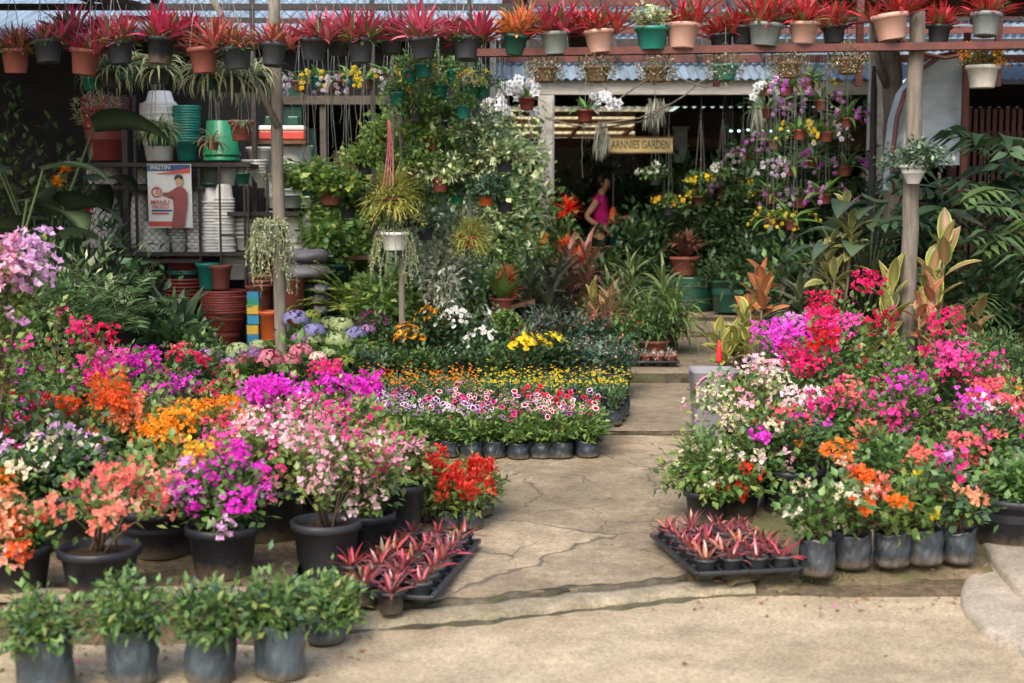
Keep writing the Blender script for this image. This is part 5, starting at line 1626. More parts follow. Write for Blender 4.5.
def tray_mesh(nx, ny, p, h):
    mb = MB()
    wx, wy = nx * p, ny * p
    for i in range(nx + 1):
        box(mb, ((i - nx / 2) * p, 0, h - .012), (.012 if 0 < i < nx else .02, wy + .02, .018), bev=.003)
    for j in range(ny + 1):
        box(mb, (0, (j - ny / 2) * p, h - .0125), (wx + .02, .012 if 0 < j < ny else .02, .017), bev=.003)
    for i in range(nx):
        for j in range(ny):
            c = ((i + .5 - nx / 2) * p, (j + .5 - ny / 2) * p, 0)
            lathe(mb, [(0, .002), (p * .33, .002), (p * .36, .006), (p * .47, h - .012)], 12, c)
    return mb.mesh('tray', M_TRAY)

def brom_tray(label, px, py, nx, ny, rz, cells, group, seed0, p=.095):
    x, y = px
    z = gz(y, 0) + (.004 if x < 0 else .012)
    t = obj('plant_tray', cached(('tray', nx, ny, p), lambda: tray_mesh(nx, ny, p, .045)), None, None, loc=(x, y, z))
    t.rotation_euler = (0, 0, rz)
    tag(t, label, 'tray', 'black propagation trays')
    k = 0
    for j in range(ny):
        for i in range(nx):
            lx, ly = (i + .5 - nx / 2) * p, (j + .5 - ny / 2) * p
            wx_ = x + lx * math.cos(rz) - ly * math.sin(rz); wy_ = y + lx * math.sin(rz) + ly * math.cos(rz)
            lab = cells(i, j, nx, ny)
            o = thing('bromeliad', lab, 'bromeliad', (wx_, wy_, z + .012), rs_g.uniform(0, 6.28), group)
            container(o, ('pot', .041, .07, M_DGREY, .8))
            r = obj('rosette', brom_mesh(seed0 + (k * 7) % 5), None, o, loc=(0, 0, .055)); sc = rs_g.uniform(.65, 1.15); r.scale = (sc, sc, sc * rs_g.uniform(.8, 1.15)); r.rotation_euler = (rs_g.normal(0, .16), rs_g.normal(0, .16), rs_g.uniform(0, 6))
            k += 1
rs_g = np.random.default_rng(77)
ORD = ['first', 'second', 'third', 'fourth', 'fifth', 'sixth', 'seventh', 'eighth', 'ninth', 'tenth', 'eleventh', 'twelfth', 'thirteenth']
def cells_w(i, j, nx, ny):
    return 'crimson bromeliad in the long tray, %s row from the road, %s' % (ORD[j], ('big pot side', 'middle', 'path side')[i])
def cells_e(i, j, nx, ny):
    return 'crimson bromeliad in the wide tray, %s row from the road, %s from the path' % (ORD[j], ORD[i])
brom_tray('long black tray of crimson bromeliads lying along the path below the cockscombs', (-.39, 5.69), 0, 3, 8, R_(-10), cells_w, 'crimson bromeliads in the long tray', 40, .112)
brom_tray('wide black tray of crimson bromeliads on the edge of the dirt verge', (.89, 5.88), 0, 4, 6, R_(10), cells_e, 'crimson bromeliads in the wide tray', 50, .108)
for px, py, lab, s in ((364, 604, 'crimson bromeliad in a small black pot touching the sprawling seedling', 41), (391, 612, 'crimson bromeliad in the small black pot standing closest to the kerb', 43), (402, 588, 'dark crimson bromeliad in a small pot tucked behind the kerb pot', 44), (352, 585, 'dull crimson bromeliad in a small pot below the slim black pot', 42), (383, 580, 'pinkish bromeliad in a small pot below the slim black pot', 40)):
    x, y = px_ground(px, py, .05)
    o = thing('bromeliad', lab, 'bromeliad', (x, y, gz(y)), px * .1, 'single crimson bromeliads by the kerb')
    container(o, ('pot', .05, .085, M_BLACK, .8))
    obj('rosette', brom_mesh(s), None, o, loc=(0, 0, .072)).scale = (1.1, 1.1, 1.1)

# ------------------------------------------------------------------ red cockscombs
def cockscomb(label, px, py, h, seed, col=RED, pot=('bag', .06, .09, M_POLY, 31)):
    x, y = px_ground(px, py, .07)
    rs = np.random.default_rng(seed)
    o = thing('cockscomb', label, 'cockscomb', (x, y, gz(y)), 0, 'red cockscombs beside the path')
    z0, _ = container(o, pot)
    canopy(o, seed, z0, z0 + h * .75, .1, nc=16, nl=20, leaf=(.055, .02), lcols=YOUNG + OLIVE, flat=.4, stems=True)
    mb = MB(); n = 8
    for k in range(n):
        b = np.array([rs.normal(0, .05), rs.normal(0, .05), z0 + h * rs.uniform(.35, .75)])
        hh = h * rs.uniform(.4, .6); m = 44
        t = rs.uniform(0, 1, m); a = rs.uniform(0, 6.28, m)
        lean = rs.normal(0, .15, 2)
        rr = .02 * (1 - t) ** .6
        P = b + np.stack([rr * np.cos(a) + lean[0] * t * hh, rr * np.sin(a) + lean[1] * t * hh, t * hh], 1)
        D = np.stack([np.cos(a) * .7, np.sin(a) * .7, np.full(m, .8)], 1)
        c = pick(rs, [col[rs.integers(0, len(col))], (.75, .1, .06)], m)
        leaf5(mb, P, D, .026, .016, c, rs)
    obj('blossoms', mb, M_PETAL, o)
for px, py, lab, s in ((425, 520, 'scarlet cockscomb at the back against the big black pot', 1), (448, 527, 'scarlet cockscomb behind the tray of bromeliads', 2), (470, 527, 'orange scarlet cockscomb with green base beside the path', 3), (481, 515, 'short cockscomb in the bag furthest into the path'.replace('furthest', 'reaching farther'), 4), (440, 512, 'tall red cockscomb with pink tipped plumes', 5), (462, 508, 'tall deep red cockscomb at the rear of the group', 6)):
    cockscomb(lab, px, py, .15 + .02 * (s % 3), s)

# ------------------------------------------------------------------ petunias and small yellow daisies in bags
def petunia_mesh(kind, seed):
    def f():
        rs = np.random.default_rng(seed * 13 + kind)
        mbl, mbf = MB(), MB()
        n = 130
        P0, P1, P2 = canes_of(rs, 13, 0, .19, .115, flat=.6)
        t = rs.uniform(.1, 1.0, (13, 20))
        P = bez(P0[:, None], P1[:, None], P2[:, None], t).reshape(-1, 3) + rs.normal(0, .012, (260, 3))
        P[:, 2] = np.maximum(P[:, 2], .0)
        D = P * [1.5, 1.5, .3] + rs.normal(0, .05, P.shape) + [0, 0, .05]
        leaf5(mbl, P, D, rs.uniform(.035, .06, len(P)), .024, pick(rs, GREEN + YOUNG, len(P)), rs, droop=.3)
        nf = (8, 12, 15)[seed % 3]
        a = rs.uniform(0, 6.28, nf); q = np.sqrt(rs.uniform(0, 1, nf)) * .085
        FP = np.stack([q * np.cos(a), q * np.sin(a) + .015, .21 - 4.0 * q ** 2 + rs.normal(0, .022, nf)], 1)
        FN = np.stack([FP[:, 0] * 3, FP[:, 1] * 3 - .12, np.full(nf, .7)], 1) + rs.normal(0, .55, (nf, 3))
        W_ = (.78, .75, .74)
        KIND = [((.45, .02, .02), (.6, .012, .05), W_), ((.12, .01, .12), (.3, .015, .3), W_), ((.3, .01, .1), (.66, .03, .2), (.74, .1, .3)), ((.03, .005, .05), (.06, .01, .12), (.3, .2, .4)), ((.5, .3, .4), (.72, .5, .6), W_), ((.4, .02, .2), (.55, .03, .35), W_), ((.4, .01, .02), (.66, .015, .05), (.7, .05, .09))][kind]
        blooms(mbf, FP, FN, rs.uniform(.012, .0235, nf), [(0, -.45, KIND[0]), (.3, -.15, KIND[0]), (.64, .06, KIND[1]), (.76, .1, KIND[2]), (1, .04, KIND[2])], rs, 5, .2, 15)
        return mbl.mesh('foliage', M_LEAF), mbf.mesh('blossoms', M_PETAL)
    return cached(('pet', kind, seed), f)
KN = ['red white rimmed', 'purple white rimmed', 'cerise', 'deep violet', 'pale pink', 'plum white rimmed', 'plain red']
KW = [0, 1, 6, 2, 1, 5, 4, 0, 1, 3, 0, 5]
rows = [(8.12, 405, 586), (8.28, 392, 588), (8.44, 384, 590), (8.62, 380, 592), (8.8, 378, 588)]
kk = 0
for j, (d, a, b) in enumerate(rows):
    n = 9
    for i in range(n):
        # the front row curves back at both ends, as in the bed
        px = b - (b - a) * i / (n - 1)
        dd = d + (.035 if i in (0,) else 0) + (.03 * max(0, i - 5) if j == 0 else 0) + rs_g.normal(0, .012)
        k = KW[(i * 5 + j * 7) % 12]
        x = W(px + rs_g.normal(0, 1.5), 440, dd).x
        lab = '%s petunia bag, %s row, %s from the path' % (KN[k], ('front', 'second', 'middle', 'fourth', 'back')[j], ORD[i])
        o = thing('petunia', lab, 'petunia', (x, dd, gz(dd)), rs_g.uniform(-.5, .5), 'petunias in black bags')
        container(o, ('bag', .07, .1, M_POLY, 50 + kk % 3))
        ml, mf = petunia_mesh(k, kk % 3)
        obj('foliage', ml, None, o, loc=(0, 0, .08)); obj('blossoms', mf, None, o, loc=(0, 0, .08))
        kk += 1
def daisy_mesh(kind, seed):
    def f():
        rs = np.random.default_rng(seed * 17 + kind + 900)
        mbl, mbf = MB(), MB()
        P0, P1, P2 = canes_of(rs, 16, 0, .19, .085, flat=.2, low=.7)
        t = rs.uniform(.05, .92, (16, 11))
        P = bez(P0[:, None], P1[:, None], P2[:, None], t).reshape(-1, 3) + rs.normal(0, .008, (176, 3))
        D = P * [1.2, 1.2, .2] + rs.normal(0, .04, P.shape) + [0, 0, .06]
        leaf5(mbl, P, D, rs.uniform(.03, .05, len(P)), .012, pick(rs, BLUEG + GREEN, len(P)), rs, droop=.3)
        nf = (9, 22, 15, 5)[seed % 4]
        a = rs.uniform(0, 6.28, nf); q = np.sqrt(rs.uniform(0, 1, nf)) * .095
        FP = np.stack([q * np.cos(a), q * np.sin(a), .205 - 2 * q ** 2 + rs.normal(0, .024, nf)], 1)
        FN = np.stack([FP[:, 0] * 2, FP[:, 1] * 2 - .25, np.full(nf, .6)], 1) + rs.normal(0, .2, (nf, 3))
        c = pick(rs, ORANGE + GOLD if kind == 0 else YEL, nf)
        blooms(mbf, FP, FN, rs.uniform(.006, .0115, nf), [(0, .35, (.3, .12, .02) if kind == 0 else c * .8), (.35, .3, c * .9), (1, 0, c)], rs, 8, .25, 16)
        return mbl.mesh('foliage', M_LEAF), mbf.mesh('blossoms', M_PETAL)
    return cached(('dai', kind, seed), f)
for j, (d, a, b) in enumerate([(9.05, 384, 612), (9.25, 380, 616), (9.45, 376, 620), (9.65, 372, 620)]):
    n = 12
    for i in range(n):
        px = b - (b - a) * i / (n - 1)
        dd = d + rs_g.normal(0, .015)
        k = 0 if i > 6 else 1
        x = W(px, 400, dd).x
        lab = '%s daisy bag behind the petunias, %s row, %s from the path' % (('orange', 'yellow')[k], ('front', 'second', 'third', 'back')[j], ORD[i])
        o = thing('daisy_plant', lab, 'daisy', (x, dd, gz(dd)), rs_g.uniform(-.5, .5), 'small daisies in black bags')
        container(o, ('bag', .068, .1, M_POLY, 50 + i % 3))
        ml, mf = daisy_mesh(k, (i * 3 + j * 5 + i * j) % 4)
        obj('foliage', ml, None, o, loc=(0, 0, .08)); obj('blossoms', mf, None, o, loc=(0, 0, .08))

# ------------------------------------------------------------------ second bed: chrysanthemums and their neighbours
def mum(label, px, d, H, R, fcol, nf, fr, lcols, seed, centre=None, lobes=12, group='chrysanthemums of the second bed', pot=None, lsz=(.05, .028)):
    x = W(px, 370, d).x
    o = thing('chrysanthemum', label, 'chrysanthemum', (x, d, gz(d)), seed * .7, group)
    z0, _ = container(o, pot or ('pot', .095, .13, M_BLACK, .8))
    rs = np.random.default_rng(seed + 300)
    canopy(o, seed, z0, z0 + H, R * 1.12, nc=28, nl=24, leaf=lsz, lcols=lcols, flat=.3, bare=.1, low=.75)
    if nf:
        mb = MB()
        a = rs.uniform(0, 6.28, nf); q = np.sqrt(rs.uniform(0, 1, nf)) * R * 1.02
        FP = np.stack([q * np.cos(a), q * np.sin(a), z0 + H * (1 - .28 * (q / R) ** 2) + .01 + rs.normal(0, .012, nf)], 1)
        FN = np.stack([FP[:, 0] * 2, FP[:, 1] * 2 - .4, np.full(nf, .5)], 1) + rs.normal(0, .22, (nf, 3))
        c = pick(rs, fcol, nf)
        cc = c * .8 if centre is None else np.tile(centre, (nf, 1))
        blooms(mb, FP, FN, rs.uniform(.8, 1.15, nf) * fr, [(0, .4, cc), (.3, .35, cc), (.36, .3, c), (1, 0, c)], rs, lobes, .22, 24 if fr > .02 else 12)
        obj('blossoms', mb, M_PETAL, o)
BR = (.12, .04, .015)
MU = [('bare green chrysanthemum at the hydrangea end of the front line', 352, 10.25, .24, .16, None, 0, 0, GREEN + DEEP), ('dark leafed chrysanthemum in the front line below the orange blooms', 390, 10.3, .25, .16, None, 0, 0, GREEN + DEEP),
      ('dark leafed chrysanthemum in the front line below the white daisies', 428, 10.3, .25, .16, None, 0, 0, GREEN + DEEP), ('green chrysanthemum with a few white buds in the front line', 465, 10.3, .25, .16, WHITE, 6, .014, DEEP),
      ('dark leafed chrysanthemum next to the bright yellow one', 500, 10.3, .24, .15, None, 0, 0, GREEN + DEEP),
      ('bright yellow chrysanthemum with big heads in the front line', 530, 10.25, .33, .16, YEL, 34, .03, DEEP), ('second bright yellow chrysanthemum with fewer heads', 555, 10.35, .33, .13, YEL, 20, .028, DEEP),
      ('chrysanthemum with tiny pinkish buds beside the yellow ones', 585, 10.4, .31, .16, PALEP, 40, .009, BLUEG), ('chrysanthemum with tiny pale buds at the path corner of the bed', 618, 10.4, .3, .16, PEACH, 46, .009, BLUEG),
      ('purple and pink chrysanthemum next to the blue hydrangea', 372, 11.0, .36, .16, [(.25, .03, .12), (.4, .1, .25)], 40, .016, DEEP), ('orange daisy chrysanthemum with brown eyes, the larger one', 405, 10.9, .35, .15, GOLD, 34, .028, DEEP),
      ('orange daisy chrysanthemum behind the thin brown stake', 430, 11.15, .37, .15, GOLD, 30, .026, DEEP), ('white chrysanthemum beside the orange ones', 456, 11.0, .37, .16, WHITE, 50, .022, DEEP), ('white chrysanthemum below the silver dusty miller', 482, 10.9, .31, .14, WHITE, 28, .02, DEEP),
      ('yellow green button chrysanthemum behind the front line', 505, 11.1, .35, .16, LIME, 60, .012, GREEN), ('reddish button chrysanthemum behind the bright yellow one', 528, 10.95, .3, .15, [(.3, .06, .07), (.4, .15, .12)], 50, .011, BLUEG),
      ('pink button chrysanthemum near the variegated dracaenas', 592, 11.2, .33, .16, CORAL, 40, .012, BLUEG), ('red button chrysanthemum near the corner tray', 622, 11.3, .3, .16, [(.4, .03, .06), (.5, .2, .08)], 40, .012, GREEN),
      ('rusty pink button chrysanthemum at the hydrangea end behind the daisies', 362, 9.95, .27, .13, [(.4, .08, .1), (.3, .1, .08)], 30, .01, BLUEG)]
for i, (lab, px, d, H, R, fc, nf, fr, lc) in enumerate(MU):
    mum(lab, px, d, H, R, fc or WHITE, nf, fr, lc, 400 + i, BR if 'brown eyes' in lab else None)
mum('rounded silver grey lavender bush at the back of the second bed', 545, 11.5, .36, .34, WHITE, 0, 0, [(.12, .15, .12), (.17, .2, .16), (.09, .12, .09)], 450, group=None, lsz=(.06, .016))
mum('black potted chrysanthemum with tiny buds standing right at the path step', 615, 10.05, .22, .13, PALEP, 30, .009, BLUEG, 451, group=None, pot=('pot', .085, .2, M_BLACK, .85))

# hydrangeas
def hydrangea(label, px, d, top, heads, seed, pot=('pot', .12, .18, M_BLACK, .8)):
    x = W(px, top + 30, d).x; zg = gz(d)
    o = thing('hydrangea', label, 'hydrangea', (x, d, zg), 0, 'hydrangeas around the wooden post')
    z0, _ = container(o, pot)
    H = W(px, top, d).z - zg
    canopy(o, seed, z0, H - .06, .2, nc=18, nl=10, leaf=(.1, .065), lcols=GREEN + YOUNG, flat=.4, bare=.25, low=.6)
    rs = np.random.default_rng(seed)
    for hx, hy, r, cols in heads:
        p = W(hx, hy, d - .12 + rs.normal(0, .04))
        mb = MB(); n = 110
        v = rs.normal(0, 1, (n, 3)); v[:, 2] = np.abs(v[:, 2]) * .9 - .15; v = unit(v)
        rr = r / F_PX * d
        blooms(mb, v * rr * [1, 1, .72], v, rr * .19, [(0, .15, (.6, .6, .5)), (.2, .1, pick(rs, cols, n)), (1, 0, pick(rs, cols, n))], rs, 4, .35, 8)
        h = obj('flower_head', mb, M_PETAL, o, loc=(p.x - x, p.y - d, p.z - zg))
    return o
PINKH = [(.74, .22, .3), (.66, .12, .2), (.78, .36, .42)]
MAUVE = [(.45, .22, .5), (.6, .36, .56), (.38, .18, .42)]
BLUEH = [(.26, .28, .6), (.36, .36, .66), (.42, .34, .6)]
GRH = [(.36, .44, .2), (.45, .5, .28), (.28, .36, .14)]
PINKH, MAUVE, BLUEH = lighter(PINKH, .85), lighter(MAUVE, .75), lighter(BLUEH, .75)
hydrangea('mauve and cream hydrangea in front of the brick red stack', 212, 9.2, 350, [(208, 357, 12, MAUVE), (229, 364, 10, MAUVE), (238, 351, 12, GRH)], 61)
hydrangea('pink and mauve hydrangea whose heads hide the foot of the wooden post', 258, 9.3, 345, [(250, 354, 12, MAUVE), (247, 362, 12, [(.76, .3, .28), (.7, .24, .22)]), (268, 360, 15, PINKH), (258, 346, 9, GRH)], 62)
hydrangea('rose pink hydrangea just east of the wooden post', 300, 9.4, 342, [(301, 352, 12, PINKH), (291, 361, 11, PINKH), (318, 358, 9, [(.7, .66, .5), (.74, .42, .44)]), (322, 368, 8, PINKH)], 63)
hydrangea('blue hydrangea with one pale green head', 314, 10.2, 325, [(314, 332, 12, BLUEH), (313, 340, 11, GRH), (300, 339, 9, MAUVE)], 64)
hydrangea('lilac hydrangea below the pile of sacks', 298, 10.7, 312, [(296, 320, 14, BLUEH), (312, 316, 9, LIME)], 65)
hydrangea('pale green hydrangea with large round heads', 338, 9.9, 333, [(338, 341, 13, GRH), (345, 362, 10, LIME), (331, 353, 9, GRH)], 66)
hydrangea('blue violet hydrangea touching the purple chrysanthemum', 356, 10.6, 328, [(355, 335, 12, BLUEH), (342, 326, 12, GRH), (368, 330, 8, MAUVE)], 67)
hydrangea('cream green hydrangea behind the blue ones', 328, 11.0, 318, [(330, 325, 12, GRH), (345, 330, 9, GRH)], 68)
# ------------------------------------------------------------------ the row of red bromeliads overhead
def bigbrom_mesh(seed, tone):
    def f():
        rs = np.random.default_rng(seed)
        mb = MB()
        pal = {'crim': [(.46, .012, .07), (.56, .04, .14), (.3, .01, .04)], 'pink': [(.56, .05, .13), (.66, .15, .22), (.42, .02, .08)], 'coral': [(.52, .07, .08), (.62, .19, .16), (.4, .04, .06), (.34, .1, .05)], 'red': [(.46, .008, .022), (.56, .03, .05), (.28, .008, .02)], 'amber': [(.85, .32, .05), (.75, .15, .08), (.6, .2, .06)]}[tone]
        heads = [(rs.normal(0, .045), rs.normal(0, .045)) for _ in range(4)]
        for hx, hy in heads:
            n = 24
            c1 = pick(rs, pal, n, .3)
            g_ = rs.uniform(0, 1, n) < .16
            c1[g_] = pick(rs, GREEN + [(.2, .16, .05)], int(g_.sum()))
            rosette(mb, rs, (hx, hy, -.01), n, rs.uniform(.2, .29), .027, (.2, .1, .05), c1, (.3, 1.5), (.3, 1.1), rows=5, pw=.5)
        return mb.mesh('rosette', M_LEAF)
    return cached(('bb', seed, tone), f)

def fringe_mesh(seed, cols=GREEN):
    def f():
        rs = np.random.default_rng(seed)
        mb = MB(); n = 90
        az = rs.uniform(0, 6.28, n)
        P = np.stack([.1 * np.cos(az), .1 * np.sin(az), rs.uniform(-.02, .05, n)], 1)
        leaf5(mb, P, np.stack([np.cos(az), np.sin(az), rs.normal(.2, .5, n)], 1), rs.uniform(.03, .07, n), .018, pick(rs, cols, n), rs)
        return mb.mesh('foliage', M_LEAF)
    return cached(('fr', seed, len(cols)), f)

HB = 'red bromeliads in the row of pots overhead'
def hung_brom(label, px, base, wpx, hpx, m, tone, seed, d=DR, wire=True, sc=1.0, fr=None, group=HB):
    p = W(px, base, d)
    r = wpx / F_PX * d * .5; h = hpx / F_PX * d
    o = thing('bromeliad', label, 'bromeliad', p, seed * .9, group)
    container(o, ('pot', round(r, 3), round(h, 3), m, .76))
    q = obj('rosette', bigbrom_mesh(seed % 7, tone), None, o, loc=(0, 0, h * .86)); q.scale = (sc, sc, sc * (.85 + .3 * ((seed * 37) % 10) / 10))
    o.rotation_euler = (.09 * math.sin(seed * 2.3), .1 * math.sin(seed * 3.7), seed * .9)
    if fr is not None:
        obj('foliage', fringe_mesh(seed % 3, fr), None, o, loc=(0, 0, h * .9))
    if wire:
        hanger(o, r * .97, h * .95, zl - p.z)
for row in [
    ('coral bromeliad in the outermost terracotta pot of the hanging row', 16, 73, 26, 24, M_TERRA, 'coral', 1, True, .85, GREEN),
    ('pink bromeliad in the black pot between two terracotta ones at the row end', 49, 63, 28, 22, M_DGREY, 'pink', 2, True, .8, GREEN),
    ('crimson bromeliad in the terracotta pot above the dark elephant ears', 84, 75, 28, 25, M_TERRA, 'crim', 3, True, .95, None),
    ('crimson bromeliad with a leafy skirt in the black pot over the netted bins', 121, 64, 26, 22, M_DGREY, 'pink', 4, True, .9, GREEN),
    ('tall crimson bromeliad in the deep black pot above the round spider plant', 160, 64, 27, 26, M_BLACK, 'crim', 5, True, 1.1, None),
    ('peach red bromeliad in the terracotta pot above the teal stack', 205, 73, 28, 25, M_TERRA, 'coral', 6, True, 1.1, None),
    ('bromeliad with green heart in the squat black pot near the post brace', 238, 69, 30, 22, M_DGREY, 'coral', 8, True, .8, GREEN + YOUNG),
    ('coral bromeliad in the black pot in front of the braced wooden post', 273, 66, 24, 22, M_DGREY, 'coral', 9, True, .95, None),
    ('broad pink bromeliad in the black pot just east of the braced post', 314, 60, 26, 22, M_DGREY, 'pink', 10, True, 1.15, None),
    ('pink bromeliad in the black pot above the yellow orchids', 361, 63, 25, 24, M_DGREY, 'crim', 11, True, .95, YOUNG),
    ('wide pink bromeliad in the grey black pot above the teal pots', 424, 59, 26, 21, M_DGREY, 'pink', 12, True, 1.15, None),
    ('crimson bromeliad with green base in the dark pot at the end of the wired row', 467, 60, 27, 22, M_DGREY, 'crim', 13, True, 1.1, YOUNG),
    ('amber and red bromeliad in the dark green pot where the red rail begins', 514, 55, 24, 20, M_DGREEN, 'amber', 14, False, 1.1, None),
    ('red bromeliad in the sage grey pot on the red rail', 555, 54, 26, 22, M_SAGE, 'crim', 15, False, 1.1, None),
    ('red bromeliad in the first pale pink pot on the red rail', 600, 53, 28, 22, M_PINKPOT, 'red', 16, False, 1.05, None),
    ('red bromeliad in the tilted pale pink pot beside the teal pot', 682, 49, 32, 24, M_PINKPOT, 'red', 17, False, .95, None),
    ('dark red bromeliad in the blue grey pot near the middle of the red rail', 764, 46, 32, 22, M_GREYPOT, 'red', 18, False, 1.0, None),
    ('red bromeliad in the pink pot with a white flower at its side', 803, 43, 28, 21, M_PINKPOT, 'red', 19, False, .95, None),
    ('red bromeliad in the large beige pot beside the tall grey post', 892, 40, 34, 25, M_PINKPOT, 'red', 20, False, 1.1, None),
    ('red bromeliad in the dark grey pot at the end of the red rail', 985, 36, 28, 22, M_GREYPOT, 'red', 21, False, 1.0, None)]:
    hung_brom(row[0], row[1], row[2], row[3], row[4], row[5], row[6], row[7], DR, row[8], row[9], row[10])
for row in [('crimson bromeliad in a black pot hanging farther back above the elephant ears', 100, 38, 'crim', 30), ('pink bromeliad in a black pot hanging farther back near the rusty netting', 66, 36, 'pink', 31), ('deep crimson bromeliad hanging farther back over the teal stack', 182, 40, 'crim', 32),
            ('coral bromeliad hanging farther back over the post brace', 226, 44, 'coral', 33), ('pink bromeliad hanging farther back between the wired pots above the orchids', 338, 42, 'pink', 34), ('crimson bromeliad hanging farther back above the small teal pots', 392, 40, 'crim', 35), ('pink bromeliad hanging farther back behind the dark pot of the wired row', 448, 40, 'pink', 36),
            ('dark red bromeliad on the rear rail between the sage and the pink pot', 578, 36, 'red', 37), ('dark red bromeliad on the rear rail past the tilted pot', 722, 38, 'red', 38), ('red bromeliad on the rear rail behind the pink pot with the white flower', 834, 30, 'red', 39), ('dark red bromeliad on the rear rail past the tall grey post', 938, 30, 'red', 40),
            ('dark red bromeliad on the rear rail close to the blue grey pot', 742, 30, 'red', 41)]:
    hung_brom(row[0], row[1], row[2] + 14, 22, 18, M_DGREY, row[3], row[4], DR + .32, row[1] < 480, .92, None, 'bromeliads in the second row overhead')

def hung(name, label, cat, px, base, wpx, hpx, m, d, fn, group=None, wire=3.0, seed=0, taper=.76):
    """hanging pot whose underside sits at pixel row base; fn(root, soil height, rs) grows the plant"""
    p = W(px, base, d)
    r = wpx / F_PX * d * .5; h = hpx / F_PX * d
    o = thing(name, label, cat, p, 0, group)
    z0, _ = container(o, ('pot', round(r, 3), round(h, 3), m, taper))
    rs = np.random.default_rng(seed or int(px * 3 + base))
    fn(o, z0, rs, r)
    if wire:
        hanger(o, r * .97, h * .95, (wire if wire > 2.5 else zl) - p.z)
    return o
# white green plant in the teal pot on the rail
def pale_bush(o, z0, rs, r):
    canopy(o, int(rs.integers(1e6)), z0, z0 + .17, r * 1.25, nc=16, nl=14, leaf=(.05, .034), lcols=[(.4, .46, .25), (.5, .54, .36), (.2, .3, .1)], flat=.3)
hung('foliage_plant', 'pale variegated plant in the teal pot on the red rail', 'potted plant', 652, 50, 32, 22, M_TEAL, DR, pale_bush, wire=0)
# six baskets of small pinkish succulents below the rail
def tufts(cols, hh=.1, nn=700, wide=1.6, ln=(.02, .045)):
    def f(o, z0, rs, r):
        mb = MB()
        a = rs.uniform(0, 6.28, nn); q = np.sqrt(rs.uniform(0, 1, nn)) * r * wide
        P = np.stack([q * np.cos(a), q * np.sin(a), z0 + hh * 1.25 * rs.uniform(-.9, .9, nn) * (1 - .5 * (q / r / wide) ** 2)], 1)
        D = P * [3, 3, 0] + rs.normal(0, .25, P.shape) + [0, 0, .25]
        leaf5(mb, P, D, rs.uniform(*ln, nn), .011, pick(rs, cols, nn), rs)
        obj('foliage', mb, M_LEAF, o)
    return f
SUC = [(.3, .3, .17), (.38, .28, .22), (.22, .25, .12), (.42, .34, .28), (.16, .2, .08)]
for px, base, lab in ((545, 82, 'small hanging basket of greyish succulents above the white orchids'), (597, 82, 'small hanging basket of greyish succulents under the first pale pink pot'), (656, 82, 'small hanging basket of pinkish succulents under the teal pot'), (725, 80, 'small hanging green basket of succulents near the middle of the rail'), (789, 78, 'small hanging basket of rosy succulents above the orchids'), (848, 74, 'small hanging basket of pinkish succulents before the white pillar')):
    hung('succulent_basket', lab, 'succulent', px, base, 24, 15, M_HUSK if px not in (725,) else M_TEAL, 9.95, tufts(SUC), 'hanging succulent baskets', wire=2.75)
# yellow orange flowers in a cream pot
def yflower(o, z0, rs, r):
    canopy(o, 5, z0, z0 + .14, r * 1.5, nc=18, nl=16, leaf=(.04, .02), lcols=OLIVE, flat=.5, fl=fl(GOLD + [(.6, .22, .04)], 22, 8, .022, .02, .016, mix=1))
hung('flower_pot', 'cream pot of yellow orange flowers hanging by the red slat fence', 'potted plant', 982, 88, 30, 22, M_WPAINT, 10.1, yflower, wire=2.75)
# white bowl on the tall grey post
def bowlplant(o, z0, rs, r):
    canopy(o, 9, z0, z0 + .2, r * 3.1, nc=36, nl=24, leaf=(.045, .03), lcols=BLUEG + [(.2, .26, .17)], flat=.75, low=.25, bare=.2)
hung('hanging_bowl', 'white bowl with a loose green plant hung on the tall grey post', 'potted plant', 913, 184, 26, 19, M_WHITE, 9.86, bowlplant, wire=0, taper=.45)

# ------------------------------------------------------------------ spider plants and trailers on the west side
def spider(L=.3, n=46, cols=((.16, .22, .07), (.34, .38, .2)), edge=(.5, .52, .33), bend=(1.6, 3.0)):
    def f(o, z0, rs, r):
        mb = MB()
        rosette(mb, rs, (0, 0, z0), n, L, .016, cols[0], cols[1], (-.1, 1.35), bend, ce=edge, rows=7, pw=.6)
        obj('rosette', mb, M_LEAF, o)
    return f
SPG = 'spider plants hung in front of the rack'
hung('spider_plant', 'round spider plant ball hanging before the banded white stack', 'spider plant', 159, 146, 26, 16, M_DGREEN, 11.2, spider(.22, 190, ((.2, .3, .07), (.36, .42, .16)), (.5, .52, .28), (1.0, 2.6)), SPG)
for px, base, L, n, m, lab in ((158, 84, .26, 40, M_DGREY, 'spider plant with pale leaves hanging right above the round ball'), (110, 88, .28, 40, M_DGREY, 'spider plant hanging over the wide brick red stack'), (128, 80, .24, 34, M_TEAL, 'spider plant in a teal pot near the rack corner'), (207, 90, .26, 40, M_DGREEN, 'spider plant hanging between the teal stack and the green tubs'), (231, 92, .3, 46, M_DGREY, 'shaggy pale spider plant above the green tubs'), (254, 92, .3, 46, M_DGREY, 'shaggy pale spider plant close to the post brace')):
    hung('spider_plant', lab, 'spider plant', px, base, 24, 16, m, 10.5 + (px % 3) * .1, spider(L * 1.15, int(n * 1.6), ((.22, .28, .09), (.42, .46, .24)), (.6, .6, .38)), SPG)
hung('spider_plant', 'reddish tipped spider plant dangling in front of the green tubs', 'spider plant', 213, 150, 12, 8, M_TERRA, 11.0, spider(.2, 30, ((.2, .2, .07), (.38, .26, .14)), (.4, .36, .18)), SPG)
hung('spider_plant', 'short tufted spider plant in the terracotta pot beside the green tubs', 'spider plant', 243, 135, 14, 10, M_TERRA, 11.0, spider(.13, 30), SPG)
